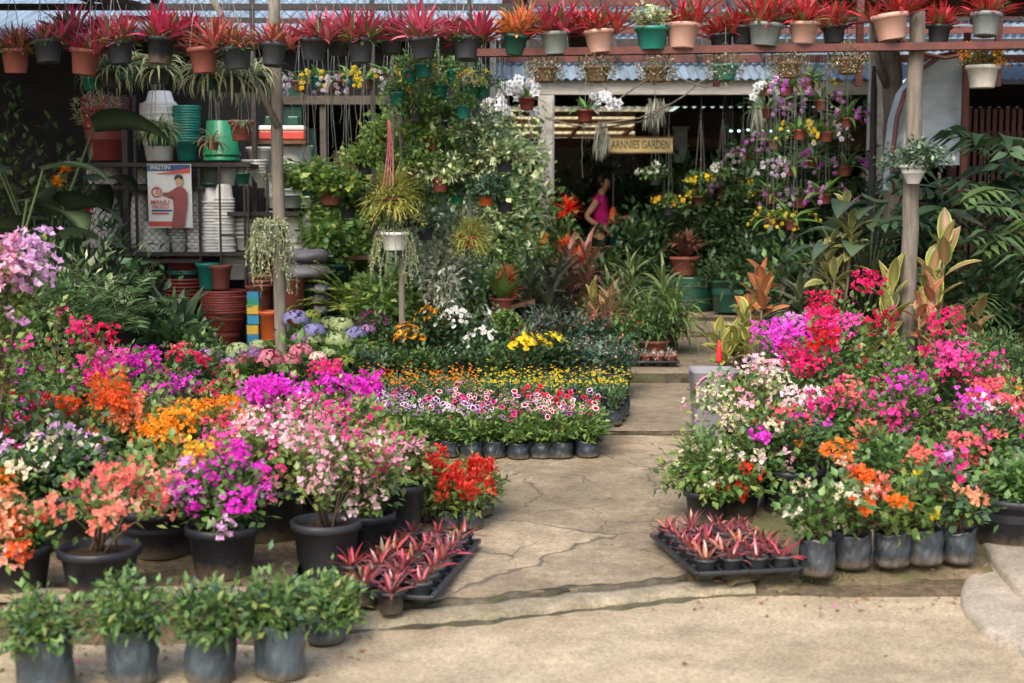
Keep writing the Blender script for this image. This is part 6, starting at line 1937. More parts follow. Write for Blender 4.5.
hung('succulent_basket', 'long planter of pale pink succulents above the brick red stack', 'succulent', 98, 128, 30, 20, M_DTERRA, 11.0, tufts([(.36, .32, .2), (.5, .36, .3), (.25, .27, .12), (.42, .4, .25)], .14, 620, 1.5, (.03, .06)), None)
hung('hanging_pot', 'small dark green pot hung on the iron door of the rack', 'pot', 243, 184, 14, 11, M_DGREEN, 11.7, tufts(DEEP, .02, 40, .8), None, wire=0)
for px, base, lab in ((92, 90, 'empty teal pot hanging below the crimson bromeliad'), (112, 74, 'small teal pot hanging at the rack corner among leaves')):
    hung('hanging_pot', lab, 'pot', px, base, 18, 12, M_TEAL, 10.7, tufts(GREEN, .05, 90, 1.1), 'small teal hanging pots at the rack')
# trailing plant tied to the wooden post
def trailer(n, length, cols, leafl=.02, spill=.05, top=True, wide=1.0):
    def f(o, z0, rs, r):
        mb = MB()
        strands(mb, rs, (0, 0, z0), r * wide, n, length, leafl, cols, 40, spill)
        if top:
            a = rs.uniform(0, 6.28, 200); q = np.sqrt(rs.uniform(0, 1, 200)) * r * 1.15
            P = np.stack([q * np.cos(a), q * np.sin(a), z0 + rs.uniform(-.01, .05, 200)], 1)
            leaf5(mb, P, rs.normal(0, 1, P.shape) + [0, 0, .6], leafl * 1.3, leafl * .5, pick(rs, cols, 200), rs)
        obj('foliage', mb, M_LEAF, o)
    return f
RHIP = [(.34, .37, .2), (.42, .44, .27), (.24, .29, .12)]
hung('trailing_plant', 'pale trailing plant strapped to the wooden post with long tails', 'trailing plant', 271, 236, 26, 12, M_SAGE, 10.45, trailer(46, .5, RHIP, .026, .03, wide=1.2), None, wire=0)
hung('trailing_plant', 'white pot of pale trailing strings hung on the thin brown stake', 'trailing plant', 395, 250, 28, 18, M_WHITE, 10.75, trailer(40, .45, RHIP, .02, .04, wide=1.1), None)

# ------------------------------------------------------------------ the curtain of hanging pots in the middle
use_light(1.45)
def orchid(cols, ns=4, L=.22, fr=.022, leafn=7, spike=.3, throat=(.5, .3, .05), roots=True, per=6, down=.5, leafc=(GREEN, DEEP)):
    def f(o, z0, rs, r):
        mb = MB()
        rosette(mb, rs, (0, 0, z0), leafn, L, .045, leafc[0][0], leafc[0][1], (.1, 1.0), (.6, 1.3), rows=5, prof='lance')
        obj('rosette', mb, M_LEAF, o)
        mbs, mbf = MB(), MB()
        for k in range(ns):
            a = rs.uniform(0, 6.28); t = np.linspace(0, 1, 12)
            R = spike * rs.uniform(.6, 1.1)
            pts = np.stack([np.cos(a) * R * t, np.sin(a) * R * t, z0 + spike * (1.1 * t - (.6 + down) * t ** 2.2)], 1)
            tube(mbs, pts, .003, .0018, 4, (.08, .1, .03), cap=False)
            i = np.linspace(6, 11, per)
            P = np.stack([np.interp(i, range(12), pts[:, j]) for j in range(3)], 1) + rs.normal(0, .016, (per, 3))
            Nn = np.array([0, -1, .2]) + rs.normal(0, .45, (per, 3)) + np.array([math.cos(a), math.sin(a), 0]) * .3
            c = pick(rs, cols, per)
            blooms(mbf, P, Nn, fr * rs.uniform(.8, 1.15, per), [(0, .12, throat), (.25, .1, c * .75), (1, 0, c)], rs, 5, .42, 15)
        obj('spikes', mbs, M_STEM, o)
        obj('blossoms', mbf, M_PETAL, o)
        if roots:
            mr = MB()
            for k in range(3):
                a = rs.uniform(0, 6.28); n = 8
                z = np.linspace(0, -rs.uniform(.15, .5), n)
                tube(mr, np.stack([r * .7 * math.cos(a) + np.cumsum(rs.normal(0, .008, n)), r * .7 * math.sin(a) + np.cumsum(rs.normal(0, .008, n)), z], 1), .003, .0015, 4, (.16, .16, .12), cap=False)
            obj('roots', mr, M_STEM, o)
    return f
YO = [(.85, .62, .03), (.8, .5, .02), (.85, .7, .1)]
PW = [(.6, .5, .62), (.72, .66, .7), (.4, .25, .45)]
PUR = [(.5, .08, .5), (.62, .2, .6), (.42, .05, .42), (.7, .36, .66)]
OG = 'orchids hung in front of the dark hut window'
for px, base, cols, lab in ((300, 92, PW, 'mauve white orchid hanging at the end of the window close to the post'), (318, 88, YO, 'yellow orchid hanging before the window post'), (335, 92, PW, 'mauve white orchid between the two yellow ones over the dark window'), (352, 86, YO, 'yellow orchid in the middle of the dark window'), (366, 90, PW, 'violet white orchid at the far side of the dark window'), (388, 84, YO, 'small yellow orchid among the leaves above the teal pots')):
    hung('orchid', lab, 'orchid', px, base, 15, 11, M_TEAL if px in (352, 318) else M_HUSK, 11.5, orchid(cols, 5, .2, .022, 8, .22, down=.9, per=6), OG)
def leafy(cols, hh=.16, wide=2.0, leaf=(.05, .03), nc=22, nl=18, low=.25, flat=.7, f=None, lj=.03):
    def g_(o, z0, rs, r):
        canopy(o, int(rs.integers(1e6)), z0, z0 + hh * 1.25, r * wide * 1.55, nc=int(nc * 1.6), nl=nl, leaf=leaf, lcols=cols, flat=flat, low=low, bare=.15, fl=f, lj=lj)
    return g_
TG = 'teal pots in the hanging curtain'
for px, base, w_, lab, cols, ff in ((409, 84, 15, 'teal pot with small leaves hanging high beside the thin wires', GREEN, None), (424, 78, 17, 'teal pot with a pale pink blossom in the upper line of the curtain', GREEN, fl(PALEP, 3, 5, .015, .02, .016)), (397, 106, 14, 'small teal pot with a terracotta neighbour in the curtain', GREEN, fl(CORAL, 2, 5, .012, .018, .015)),
                            (439, 98, 17, 'teal pot with orange and yellow blossoms in the curtain', YOUNG, fl(ORANGE + YEL, 6, 7, .02, .02, .016)), (455, 84, 17, 'tall teal pot behind the orange flowered one', GREEN, None), (469, 100, 18, 'teal pot with white and yellow blossoms at the edge of the white pillar', YOUNG, fl(YEL + WHITE, 7, 7, .022, .022, .018)), (464, 119, 13, 'little teal pot below the white and yellow blossoms', GREEN, None), (482, 98, 14, 'half hidden teal pot against the white pillar', BLUEG, None)):
    hung('hanging_pot', lab, 'potted plant', px, base, w_, 14, M_TEAL, 10.6 + (px % 4) * .08, leafy(cols, .12, 1.6, (.035, .02), 14, 14, f=ff), TG)
for px, base, w_, m, lab, cols, hh, wd, lf in (
    (432, 150, 18, M_TERRA, 'terracotta pot with arching light green leaves in the middle of the curtain', YOUNG, .2, 3.0, (.07, .03)),
    (438, 165, 18, M_DTERRA, 'crimson red pot with fine twigs in the curtain', GREEN, .16, 2.4, (.03, .018)),
    (392, 152, 16, M_TERRA, 'terracotta pot with hanging pink cords and broad leaves', YOUNG, .14, 2.3, (.06, .035)),
    (458, 205, 13, M_GREEN, 'bright green pot hanging over the cream variegated climber', GREEN, .1, 1.8, (.04, .025)),
    (486, 206, 16, M_ORANGE, 'orange pot hanging among speckled leaves', BLUEG, .12, 2.2, (.045, .03)),
    (330, 205, 22, M_TERRA, 'brown planter overgrown with golden green leaves west of the curtain', LIME + GREEN, .16, 2.4, (.06, .045)),
    (310, 196, 20, M_DGREEN, 'dark green pot overflowing with broad green leaves next to the post', GREEN + YOUNG, .14, 2.4, (.07, .05)),
    (348, 218, 18, M_DGREY, 'dark pot with drooping green leaves under the window sill', GREEN + DEEP, .16, 2.4, (.06, .04)),
    (418, 215, 18, M_TEAL, 'teal bucket under the yellow green fern balls', GREEN, .12, 2.0, (.04, .025)),
    (505, 172, 18, M_DGREY, 'dark pot with pale ivy leaves against the bleached post', CREAMY, .22, 3.0, (.05, .04)),
    (452, 130, 18, M_DGREY, 'dark hanging pot with dense small leaves below the teal ones', GREEN + BLUEG, .18, 2.8, (.04, .026)),
    (415, 122, 16, M_DGREY, 'dark hanging pot with feathery leaves between the wires', YOUNG + GREEN, .16, 2.6, (.05, .02)),
    (480, 150, 18, M_DGREEN, 'dark green pot of speckled leaves beside the white orchids', BLUEG + CREAMY, .2, 2.8, (.05, .035))):
    hung('hanging_pot', lab, 'potted plant', px, base, w_, 14, m, 10.8 + (px % 5) * .1, leafy(cols, hh, wd, lf, 26, 20), 'mixed pots in the hanging curtain', taper=.7)
# yellow green fern balls
def fernball(cols, L=.22, n=130):
    def f(o, z0, rs, r):
        mb = MB()
        az_ = rs.uniform(0, 6.28, n)
        el = rs.uniform(-.4, 1.5, n)
        strap(mb, np.tile([0, 0, z0], (n, 1)) + rs.normal(0, .02, (n, 3)), az_, el, L * rs.uniform(.6, 1.15, n), .011, rs.uniform(.4, 1.4, n), (.2, .24, .06), pick(rs, cols, n), rs, rows=5)
        u = rs.integers(0, n, n * 5)
        t = rs.uniform(.3, 1, n * 5)[:, None]
        e = el[u][:, None]
        P = np.array([0, 0, z0]) + L * .85 * t * np.concatenate([np.cos(e) * np.cos(az_[u])[:, None], np.cos(e) * np.sin(az_[u])[:, None], np.sin(e) - .5 * t], 1)
        leaf5(mb, P, rs.normal(0, 1, P.shape), .03, .008, pick(rs, cols, n * 5), rs)
        obj('foliage', mb, M_LEAF, o)
    return f
YG = [(.3, .32, .07), (.4, .38, .1), (.2, .26, .05), (.34, .28, .07)]
hung('hanging_fern', 'large yellow green fern ball in a terracotta bowl in the middle of the curtain', 'fern', 394, 210, 26, 12, M_TERRA, 10.7, fernball(lighter(YG, 1.3), .3, 420), 'yellow green fern balls')
hung('hanging_fern', 'smaller yellow green fern ball in a dark red bowl nearer the shed post', 'fern', 470, 248, 22, 12, M_DTERRA, 11.0, fernball(lighter(YG, 1.3), .21, 300), 'yellow green fern balls')
# pink cords
one('pink_cord', 'bundle of faded pink cords hanging in the curtain above the fern ball', 'cord', M_PINKPL, lambda mb: [tube(mb, [W(388 + k * .6, 120, 10.6), W(388 + k * 1.6, 150, 10.6), W(383 + k * 3.4, 186, 10.6)], .0025, n=4) for k in range(4)])
# white moth orchids beside the bleached post
WO = [(.82, .82, .8), (.76, .76, .76)]
for px, base, lab in ((500, 130, 'white moth orchid arching in front of the bleached post, lower spray'), (527, 110, 'white moth orchid whose spray crosses the top of the bleached post'), (585, 122, 'white moth orchid hanging east of the bleached post')):
    hung('orchid', lab, 'orchid', px, base, 16, 12, M_DTERRA, 12.6, orchid(WO, 4, .24, .045, 7, .42, (.6, .5, .3), True, 8, .4), 'white moth orchids at the bleached post', wire=3.3)
hung('orchid', 'white orchid spray at the top of the long moss beard', 'orchid', 765, 96, 14, 10, M_HUSK, 13.6, orchid(WO, 3, .16, .04, 5, .2, (.6, .6, .4), True, 9, .9), None, wire=3.4)

use_light(1)
# purple orchid wall
PG = 'orchids hung in front of the dark shed'
rs_o = np.random.default_rng(31)
OR = [(768, 118, PUR, 'purple orchid spray at the upper west side of the orchid wall'), (786, 96, PUR, 'rosy purple orchid high above the lamps'), (808, 90, YO, 'yellow orchid near the top of the orchid wall'), (822, 110, PUR, 'purple orchid in front of the succulent basket on the pillar'), (775, 150, PUR, 'magenta orchid just above the string of lamps'),
      (800, 140, YO, 'small yellow brown orchid among purple ones'), (826, 142, PW, 'whitish mauve orchid with pale throats below the pillar basket'), (846, 128, PUR, 'purple orchid close to the white pillar'), (812, 168, PUR, 'large violet orchid cluster in the middle of the wall'), (790, 176, PW, 'pale mauve orchid on a long hanging stem'),
      (844, 176, PUR, 'purple orchid above the yellow banded leaves'), (772, 204, PUR, 'magenta orchid at mid height by the dark gap'), (800, 208, PW, 'pinkish white orchid low in the wall'), (824, 204, PUR, 'purple orchid low in the wall beside the big leaves'), (746, 166, PW, 'small pale orchid deep in the dark of the shed'), (724, 196, PUR, 'single magenta orchid deep in the dark of the shed'),
      (700, 206, YO, 'yellow orchid deep in the shed next to the sign'), (730, 212, YO, 'yellow orange orchid deep in the shed behind the lamps'), (772, 228, YO, 'golden yellow spray orchid at the foot of the orchid wall'), (792, 230, YO, 'yellow speckled orchid at the foot of the wall by the purple one')]
for px, base, cols, lab in OR:
    deep = px < 750
    hung('orchid', lab, 'orchid', px, base, 14, 10, M_HUSK if px % 2 else M_TERRA, (15.6 if deep else 13.2 + rs_o.uniform(0, .8)), orchid(cols, 5, .34, .027 if cols is not YO else .02, 15, .3, (.6, .5, .1), px % 3 == 0, 5, .7), PG, wire=3.3)
# ------------------------------------------------------------------ standing plants behind
def stand(name, label, cat, px, d, fn, pot=None, group=None, z=None, py=260):
    x = W(px, py, d).x
    zg = gz(d, x) if z is None else z
    o = thing(name, label, cat, (x, d, zg), 0, group)
    z0 = container(o, pot)[0] if pot else 0.0
    rs = np.random.default_rng(int(px * 5 + d * 97))
    fn(o, z0, rs, lambda py: W(px, py, d).z - zg)
    return o
def shrub(top, wid, cols, d, leaf=(.06, .035), nc=40, nl=26, flat=.45, low=.3, bare=.1, f=None, lj=.05, droop=.2):
    def g_(o, z0, rs, zz):
        canopy(o, int(rs.integers(1e6)), z0, zz(top), wid / F_PX * d * .5, nc=nc, nl=nl, leaf=leaf, lcols=cols, flat=flat, low=low, bare=bare, fl=f, lj=lj, droop=droop, stem_col=(.06, .045, .03))
    return g_
PT = lambda r=.15, h=.22, m=None: ('pot', r, h, m or M_BLACK, .8)

# dracaenas: striped strap leaves on canes
def dracaena(top, cols, edge, n_heads=3, L=.3, Wd=.035, nleaf=22, spread=.12, el=(.0, 1.4), bend=(.5, 1.5), prof='strap', cm=None, c0=(.1, .14, .04), base=.1):
    def f(o, z0, rs, zz):
        H = zz(top)
        mbs, mb = MB(), MB()
        for k in range(n_heads):
            a = k * 2.4 + rs.uniform(0, 1); r = spread * rs.uniform(.3, 1)
            hz = max(z0 + .04, H - L * .8 - rs.uniform(0, (H - z0) * .55))
            if k == 0: hz = max(z0 + .03, H - L * .82)
            c = (r * math.cos(a), r * math.sin(a), hz)
            tube(mbs, [(r * .3 * math.cos(a), r * .3 * math.sin(a), z0 - .01), (r * .8 * math.cos(a), r * .8 * math.sin(a), (z0 + hz) / 2), c], .011, .008, 6, (.13, .1, .06))
            m = nleaf
            c1 = pick(rs, cols, m)
            zs = np.linspace(0, 1, m)
            az_ = np.arange(m) * 2.4 + rs.uniform(0, 6)
            P = np.array(c) + np.stack([0 * zs, 0 * zs, (zs - .8) * min(.25, (hz - z0) * .5 + .04)], 1)
            strap(mb, P, az_, el[0] + (el[1] - el[0]) * zs + rs.normal(0, .12, m), L * rs.uniform(.75, 1.1, m), Wd, rs.uniform(*bend, m), c0, c1, rs, ce=edge, rows=5, prof=prof, cm=cm, pw=.5)
        obj('canes', mbs, M_STEM, o)
        obj('foliage', mb, M_LEAF, o)
    return f
STR = [(.1, .17, .05), (.14, .2, .06)]
EDG = (.46, .48, .26)
stand('dracaena', 'cream striped dracaena standing behind the pink buttons', 'dracaena', 622, 12.6, dracaena(248, STR, EDG, 5, .32, .034, 24, .18), PT(), 'striped dracaenas by the path')
stand('dracaena', 'cream striped dracaena in the middle of the three by the path', 'dracaena', 645, 12.3, dracaena(258, STR, (.4, .46, .2), 5, .36, .032, 26, .2), PT(), 'striped dracaenas by the path')
stand('dracaena', 'striped dracaena with arching leaves closest to the path', 'dracaena', 664, 12.2, dracaena(262, [(.12, .2, .04), (.18, .26, .06)], (.32, .38, .14), 6, .42, .026, 26, .16, bend=(1.2, 2.4)), PT(), 'striped dracaenas by the path')
stand('foliage_plant', 'dense low green plant at the foot of the striped dracaenas', 'potted plant', 655, 11.95, shrub(296, 75, GREEN + DEEP, 11.95, (.07, .02), 30, 22), PT(.12, .14, M_TERRA))
CRO = [(.26, .2, .06), (.16, .11, .04), (.12, .14, .04)]
stand('croton', 'yellow veined croton in front of the bronze cordyline', 'croton', 588, 11.9, dracaena(280, CRO, (.6, .54, .2), 4, .22, .065, 12, .1, (.1, 1.3), (.2, 1.0), 'lance', (.5, .42, .1)), PT(.12, .15), 'crotons of the middle bed')
stand('croton', 'rusty pink croton with pale veins beside the yellow veined one', 'croton', 606, 11.8, dracaena(280, [(.3, .13, .08), (.2, .1, .05)], (.6, .46, .28), 4, .24, .065, 12, .1, (.1, 1.3), (.2, 1.0), 'lance', (.5, .3, .14)), PT(.12, .15), 'crotons of the middle bed')
stand('cordyline', 'bronze red cordyline rising in the middle bed', 'cordyline', 578, 12.4, dracaena(232, [(.24, .05, .05), (.34, .1, .09), (.16, .04, .04)], (.4, .16, .14), 5, .34, .055, 20, .2, (.1, 1.35), (.5, 1.3), 'lance'), PT())
stand('cordyline', 'dark purple leaved cordyline at the west of the middle bed', 'cordyline', 540, 12.0, dracaena(250, [(.035, .035, .03), (.06, .05, .04), (.04, .05, .045)], (.08, .08, .07), 5, .4, .07, 18, .2, (.0, 1.3), (.4, 1.2), 'lance'), PT())
stand('cordyline', 'dark bronze cordyline standing low behind the lavender bush', 'cordyline', 565, 11.9, dracaena(290, BRONZE, (.12, .08, .06), 4, .26, .06, 18, .16, (.0, 1.3), (.4, 1.2), 'lance'), PT(.12, .15))
stand('foliage_plant', 'dark glossy low plant at the foot of the crotons', 'potted plant', 600, 11.65, shrub(318, 90, DEEP + BRONZE, 11.65, (.11, .05), 20, 10), PT(.1, .12))
stand('foliage_plant', 'dark glossy plant under the cordylines', 'potted plant', 558, 11.65, shrub(310, 80, DEEP + BRONZE, 11.65, (.12, .05), 20, 10), PT(.1, .12))
# flower heads on stems behind
def spikeflower(top, cols, n=3, r=.07, leafc=GREEN, leafl=.4):
    def f(o, z0, rs, zz):
        H = zz(top)
        mb, ms, ml = MB(), MB(), MB()
        rosette(ml, rs, (0, 0, z0), 14, leafl, .09, leafc[0], leafc[1 % len(leafc)], (.5, 1.4), (.4, 1.2), rows=6, prof='lance')
        for k in range(n):
            x, y = rs.normal(0, .07, 2)
            h = H - rs.uniform(0, .12) * (k > 0)
            tube(ms, [(0, 0, z0), (x * .6, y * .6, h * .6), (x, y, h - .05)], .006, .004, 5, (.1, .13, .04))
            m = 40
            a = rs.uniform(0, 6.28, m)
            strap(mb, np.tile([x, y, h - .06], (m, 1)), a, rs.uniform(-.6, 1.45, m), r * rs.uniform(.8, 1.2, m), .03, .3, cols[0], pick(rs, cols, m), rs, rows=3, prof='lance')
        obj('stems', ms, M_STEM, o); obj('foliage', ml, M_LEAF, o); obj('blossoms', mb, M_PETAL, o)
    return f
stand('guzmania', 'orange flowered guzmania in front of the bleached post', 'guzmania', 574, 13.3, spikeflower(238, ORANGE, 3, .1), PT())
stand('guzmania', 'yellow orange flower spikes beside the bleached post', 'guzmania', 543, 13.0, spikeflower(228, GOLD, 4, .08, DEEP), PT())
stand('guzmania', 'big scarlet guzmania bloom next to the woman in magenta', 'guzmania', 570, 13.9, spikeflower(204, [(.75, .02, .01), (.8, .06, .02)], 1, .16, GREEN, .5), PT())
stand('guzmania', 'small scarlet flowered plant above the bronze cordyline', 'guzmania', 586, 12.9, spikeflower(246, [(.75, .05, .02), (.6, .03, .02)], 2, .09, BRONZE), PT())
stand('guzmania', 'orange and yellow guzmania on the end of the plank bench', 'guzmania', 502, 11.75, spikeflower(272, [(.72, .08, .02), (.75, .35, .12), (.7, .5, .2)], 3, .15, YOUNG, .3), ('pot', .1, .12, M_TERRA, .8), z=W(502, 312, 11.75).z)
stand('spider_plant', 'white striped spider plant on the bench behind the orange guzmania', 'spider plant', 497, 12.05, dracaena(262, [(.3, .34, .22), (.16, .22, .1)], (.6, .62, .5), 3, .3, .022, 26, .1, (.1, 1.4), (.8, 1.9)), ('pot', .1, .12, M_DGREY, .8), z=W(502, 316, 12.0).z)
stand('dusty_miller', 'silver white dusty miller below the bench end', 'potted plant', 495, 11.45, shrub(298, 30, [(.42, .46, .44), (.5, .53, .5)], 11.45, (.06, .03), 16, 14, bare=.0), PT(.08, .1))
# middle shrubs below the curtain
use_light(1.5)
def palmlet(top, cols, n=14, L=.6, npin=16, pl=.16):
    def f(o, z0, rs, zz):
        mb = MB(); H = zz(top)
        frond_set(mb, rs, (0, 0, z0), rs.uniform(0, 6.28, n), rs.uniform(.5, 1.4, n), L * rs.uniform(.8, 1.1, n), rs.uniform(.8, 1.5, n), npin, pl, .02, cols)
        obj('fronds', mb, M_LEAF, o)
    return f
stand('parlour_palm', 'yellow green palm with feathered leaves left of the brown stake'.replace('left of', 'beside'), 'palm', 356, 11.7, palmlet(262, [(.3, .38, .06), (.42, .46, .09), (.2, .3, .05)], 20, .62), ('pot', .14, .22, M_DGREY, .8), z=.4)
stand('foliage_plant', 'leafy plant in a big terracotta pot below the yellow green palm', 'potted plant', 374, 11.4, shrub(268, 70, GREEN + YOUNG, 11.4, (.09, .055), 26, 14), ('pot', .13, .24, M_TERRA, .8))
stand('variegated_shrub', 'tall white and green variegated shrub behind the brown stake', 'shrub', 442, 11.3, shrub(156, 70, [(.6, .62, .5), (.5, .54, .4), (.68, .68, .58), (.2, .28, .12)], 11.3, (.06, .034), 60, 30, .3, .35, f=None), PT(.2, .3))
stand('variegated_shrub', 'silver spotted shrub filling the middle under the fern balls', 'shrub', 425, 12.3, shrub(225, 110, BLUEG + SILVER, 12.3, (.07, .045), 50, 26), PT(.2, .3))
stand('variegated_shrub', 'cream variegated climber on a pole beside the bleached post', 'shrub', 508, 12.9, shrub(112, 70, CREAMY + GREEN, 12.9, (.075, .055), 80, 30, .2, .25), PT(.2, .3))
stand('begonia', 'round leaved begonia on the bench under the silver spotted shrub', 'begonia', 432, 11.75, shrub(278, 62, [(.12, .17, .1), (.17, .22, .14)], 11.75, (.12, .11), 16, 6, bare=.3), ('pot', .1, .12, M_DGREY, .8), z=W(432, 312, 11.75).z)
stand('begonia', 'round leaved begonia with paler leaves near the middle of the bench', 'begonia', 462, 11.75, shrub(280, 50, [(.15, .2, .14), (.2, .26, .18)], 11.75, (.11, .1), 14, 6, bare=.3), ('pot', .1, .12, M_TERRA, .8), z=W(462, 312, 11.75).z)
stand('foliage_plant', 'fine leaved green bush below the smaller fern ball', 'potted plant', 478, 12.2, shrub(240, 70, GREEN, 12.2, (.05, .018), 46, 26), PT(.16, .24, M_DTERRA))
stand('foliage_plant', 'bushy green plant below the window sill of the hut', 'potted plant', 332, 12.3, shrub(168, 80, GREEN + YOUNG, 12.3, (.08, .06), 46, 22), ('pot', .16, .26, M_DGREEN, .8), z=.75)
stand('foliage_plant', 'tall leafy plant in the dark corner between hut and curtain', 'potted plant', 418, 12.7, shrub(130, 80, GREEN + DEEP, 12.7, (.07, .035), 60, 26, .3), PT(.2, .3))
stand('foliage_plant', 'tall green plant between the curtain and the white pillar', 'potted plant', 470, 12.9, shrub(112, 90, GREEN + BLUEG, 12.9, (.07, .03), 60, 26, .3), PT(.2, .3))
stand('foliage_plant', 'dark green plant filling the gap at the foot of the bleached post', 'potted plant', 520, 12.6, shrub(205, 80, GREEN + DEEP, 12.6, (.09, .03), 40, 22), PT(.18, .26))
stand('foliage_plant', 'shadowed green plant in a dark pot behind the pile of sacks', 'potted plant', 345, 12.2, shrub(275, 60, DEEP, 12.2, (.08, .05), 26, 16), ('pot', .16, .26, M_DGREEN, .85))

use_light(1)
# ------------------------------------------------------------------ dark planting on the west edge
def elephant(n, top, cols, L=.45, spread=.5):
    def f(o, z0, rs, zz):
        H = zz(top); ms, ml = MB(), MB()
        for k in range(n):
            a = k * 2.4 + rs.uniform(0, .8); r = spread * rs.uniform(.25, 1); h = H * rs.uniform(.55, 1) if k else H
            p = (r * math.cos(a), r * math.sin(a), h)
            tube(ms, [(0, 0, z0), (r * .4 * math.cos(a), r * .4 * math.sin(a), h * .7), p], .014, .008, 6, (.05, .07, .03))
            strap(ml, [p], [a], [.25], L * rs.uniform(.7, 1.1), L * .62, 1.3, pick(rs, cols, 1), pick(rs, cols, 1), rs, rows=7, prof='heart', fold=.2, cm=(.1, .14, .06))
        obj('stalks', ms, M_STEM, o); obj('foliage', ml, M_LEAF, o)
    return f
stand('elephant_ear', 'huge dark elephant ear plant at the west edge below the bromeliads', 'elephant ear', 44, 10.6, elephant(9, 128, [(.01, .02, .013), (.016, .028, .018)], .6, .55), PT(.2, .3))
stand('elephant_ear', 'grey green elephant ear low at the west edge above the lilac bougainvillea', 'elephant ear', 8, 10.0, elephant(6, 170, [(.06, .09, .06), (.04, .07, .045)], .5, .4), PT(.2, .3))
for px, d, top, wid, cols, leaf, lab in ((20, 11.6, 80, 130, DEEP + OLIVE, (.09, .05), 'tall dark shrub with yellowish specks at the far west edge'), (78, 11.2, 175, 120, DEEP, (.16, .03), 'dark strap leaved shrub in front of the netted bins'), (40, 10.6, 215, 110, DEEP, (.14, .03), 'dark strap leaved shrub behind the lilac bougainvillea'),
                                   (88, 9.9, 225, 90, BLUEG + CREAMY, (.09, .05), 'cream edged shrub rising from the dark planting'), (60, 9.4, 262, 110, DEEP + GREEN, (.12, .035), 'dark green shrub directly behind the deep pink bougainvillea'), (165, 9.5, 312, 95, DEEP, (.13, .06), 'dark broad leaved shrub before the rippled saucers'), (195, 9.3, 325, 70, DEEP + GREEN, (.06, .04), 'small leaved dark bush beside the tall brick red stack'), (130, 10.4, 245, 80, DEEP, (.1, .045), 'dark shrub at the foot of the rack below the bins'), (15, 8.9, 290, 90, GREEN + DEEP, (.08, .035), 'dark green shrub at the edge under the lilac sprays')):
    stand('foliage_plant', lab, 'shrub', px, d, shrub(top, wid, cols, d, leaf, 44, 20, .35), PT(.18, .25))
stand('fern', 'dark fern with long feathered fronds above the deep pink bougainvillea', 'fern', 118, 9.3, palmlet(280, [(.04, .08, .025), (.06, .11, .035)], 16, .62, 18, .13), PT(.12, .3), z=.45)
stand('fern', 'second dark fern lower down near the dark broad leaves', 'fern', 70, 9.0, palmlet(290, [(.035, .07, .025), (.05, .09, .03)], 14, .55, 18, .12), PT(.12, .3), z=.35)
def bigstrap(top, cols, n=22, L=.7, Wd=.09, edge=None):
    def f(o, z0, rs, zz):
        mb = MB()
        rosette(mb, rs, (0, 0, z0), n, L, Wd, cols[0], cols[1], (.15, 1.4), (.3, 1.1), rows=6, prof='lance', ce=edge)
        obj('foliage', mb, M_LEAF, o)
    return f
stand('bird_nest_fern', 'broad dark leaved plant spreading before the brick red saucers', 'fern', 175, 10.1, bigstrap(300, [(.03, .055, .03), (.05, .08, .04)], 18, .55, .11), PT(.15, .3), z=.3)
stand('croton', 'dark plant with one scarlet bract in front of the netted bins', 'croton', 84, 10.9, spikeflower(208, [(.5, .012, .04), (.4, .01, .03)], 1, .06, DEEP, .4), PT(.15, .3))
stand('heliconia', 'yellow flowered heliconia half hidden beside the netted bins', 'heliconia', 74, 11.5, spikeflower(162, GOLD, 2, .07, DEEP, .4), PT(.15, .3))

# ------------------------------------------------------------------ east side behind the bougainvilleas
stand('croton', 'yellow edged croton at the path corner of the east bed', 'croton', 735, 10.2, dracaena(302, [(.14, .15, .04), (.2, .17, .05)], (.62, .56, .12), 5, .19, .085, 9, .12, (.2, 1.35), (.2, .9), 'oval', (.3, .3, .08)), PT(), 'crotons of the east bed')
stand('croton', 'orange red croton behind the yellow edged one', 'croton', 757, 10.9, dracaena(262, [(.34, .09, .04), (.28, .12, .05)], (.5, .16, .06), 3, .23, .1, 8, .1, (.3, 1.4), (.2, .8), 'oval', (.5, .2, .08)), PT(), 'crotons of the east bed')
stand('croton', 'yellow croton with upright leaves west of the tall grey post', 'croton', 886, 9.9, dracaena(262, [(.2, .2, .05), (.14, .16, .04)], (.66, .6, .16), 3, .27, .095, 8, .1, (.4, 1.45), (.2, .7), 'oval', (.3, .28, .08)), PT(), 'crotons of the east bed')
stand('croton', 'tall green and pink croton east of the tall grey post', 'croton', 932, 10.0, dracaena(222, [(.16, .22, .05), (.2, .24, .06)], (.5, .5, .12), 4, .27, .115, 8, .1, (.4, 1.45), (.1, .6), 'oval', (.5, .22, .15)), PT(), 'crotons of the east bed')
stand('croton', 'rusty orange croton below the tall green and pink one', 'croton', 928, 9.7, dracaena(280, [(.26, .09, .05), (.2, .07, .04)], (.5, .3, .12), 3, .17, .085, 8, .1, (.2, 1.3), (.2, .8), 'oval', (.5, .14, .1)), PT(), 'crotons of the east bed')
stand('croton', 'small rusty croton close to the outer edge of the east bed', 'croton', 972, 9.6, dracaena(300, [(.26, .12, .06), (.16, .1, .04)], (.34, .18, .08), 3, .22, .1, 8, .1, (.3, 1.3), (.2, .8), 'oval'), PT(), 'crotons of the east bed')
stand('croton', 'yellow banded croton below the purple orchids', 'croton', 838, 11.2, dracaena(190, [(.12, .14, .05), (.3, .28, .1)], (.62, .56, .2), 6, .22, .07, 10, .13, (.1, 1.3), (.4, 1.1), 'oval', (.2, .22, .08)), PT(.16, .3))
stand('croton', 'pale edged croton behind the tall crimson pink bougainvillea', 'croton', 812, 11.4, dracaena(250, [(.06, .09, .05), (.1, .12, .06)], (.3, .32, .2), 4, .3, .07, 16, .15, (.1, 1.3), (.3, 1.0), 'lance'), PT(.16, .3))
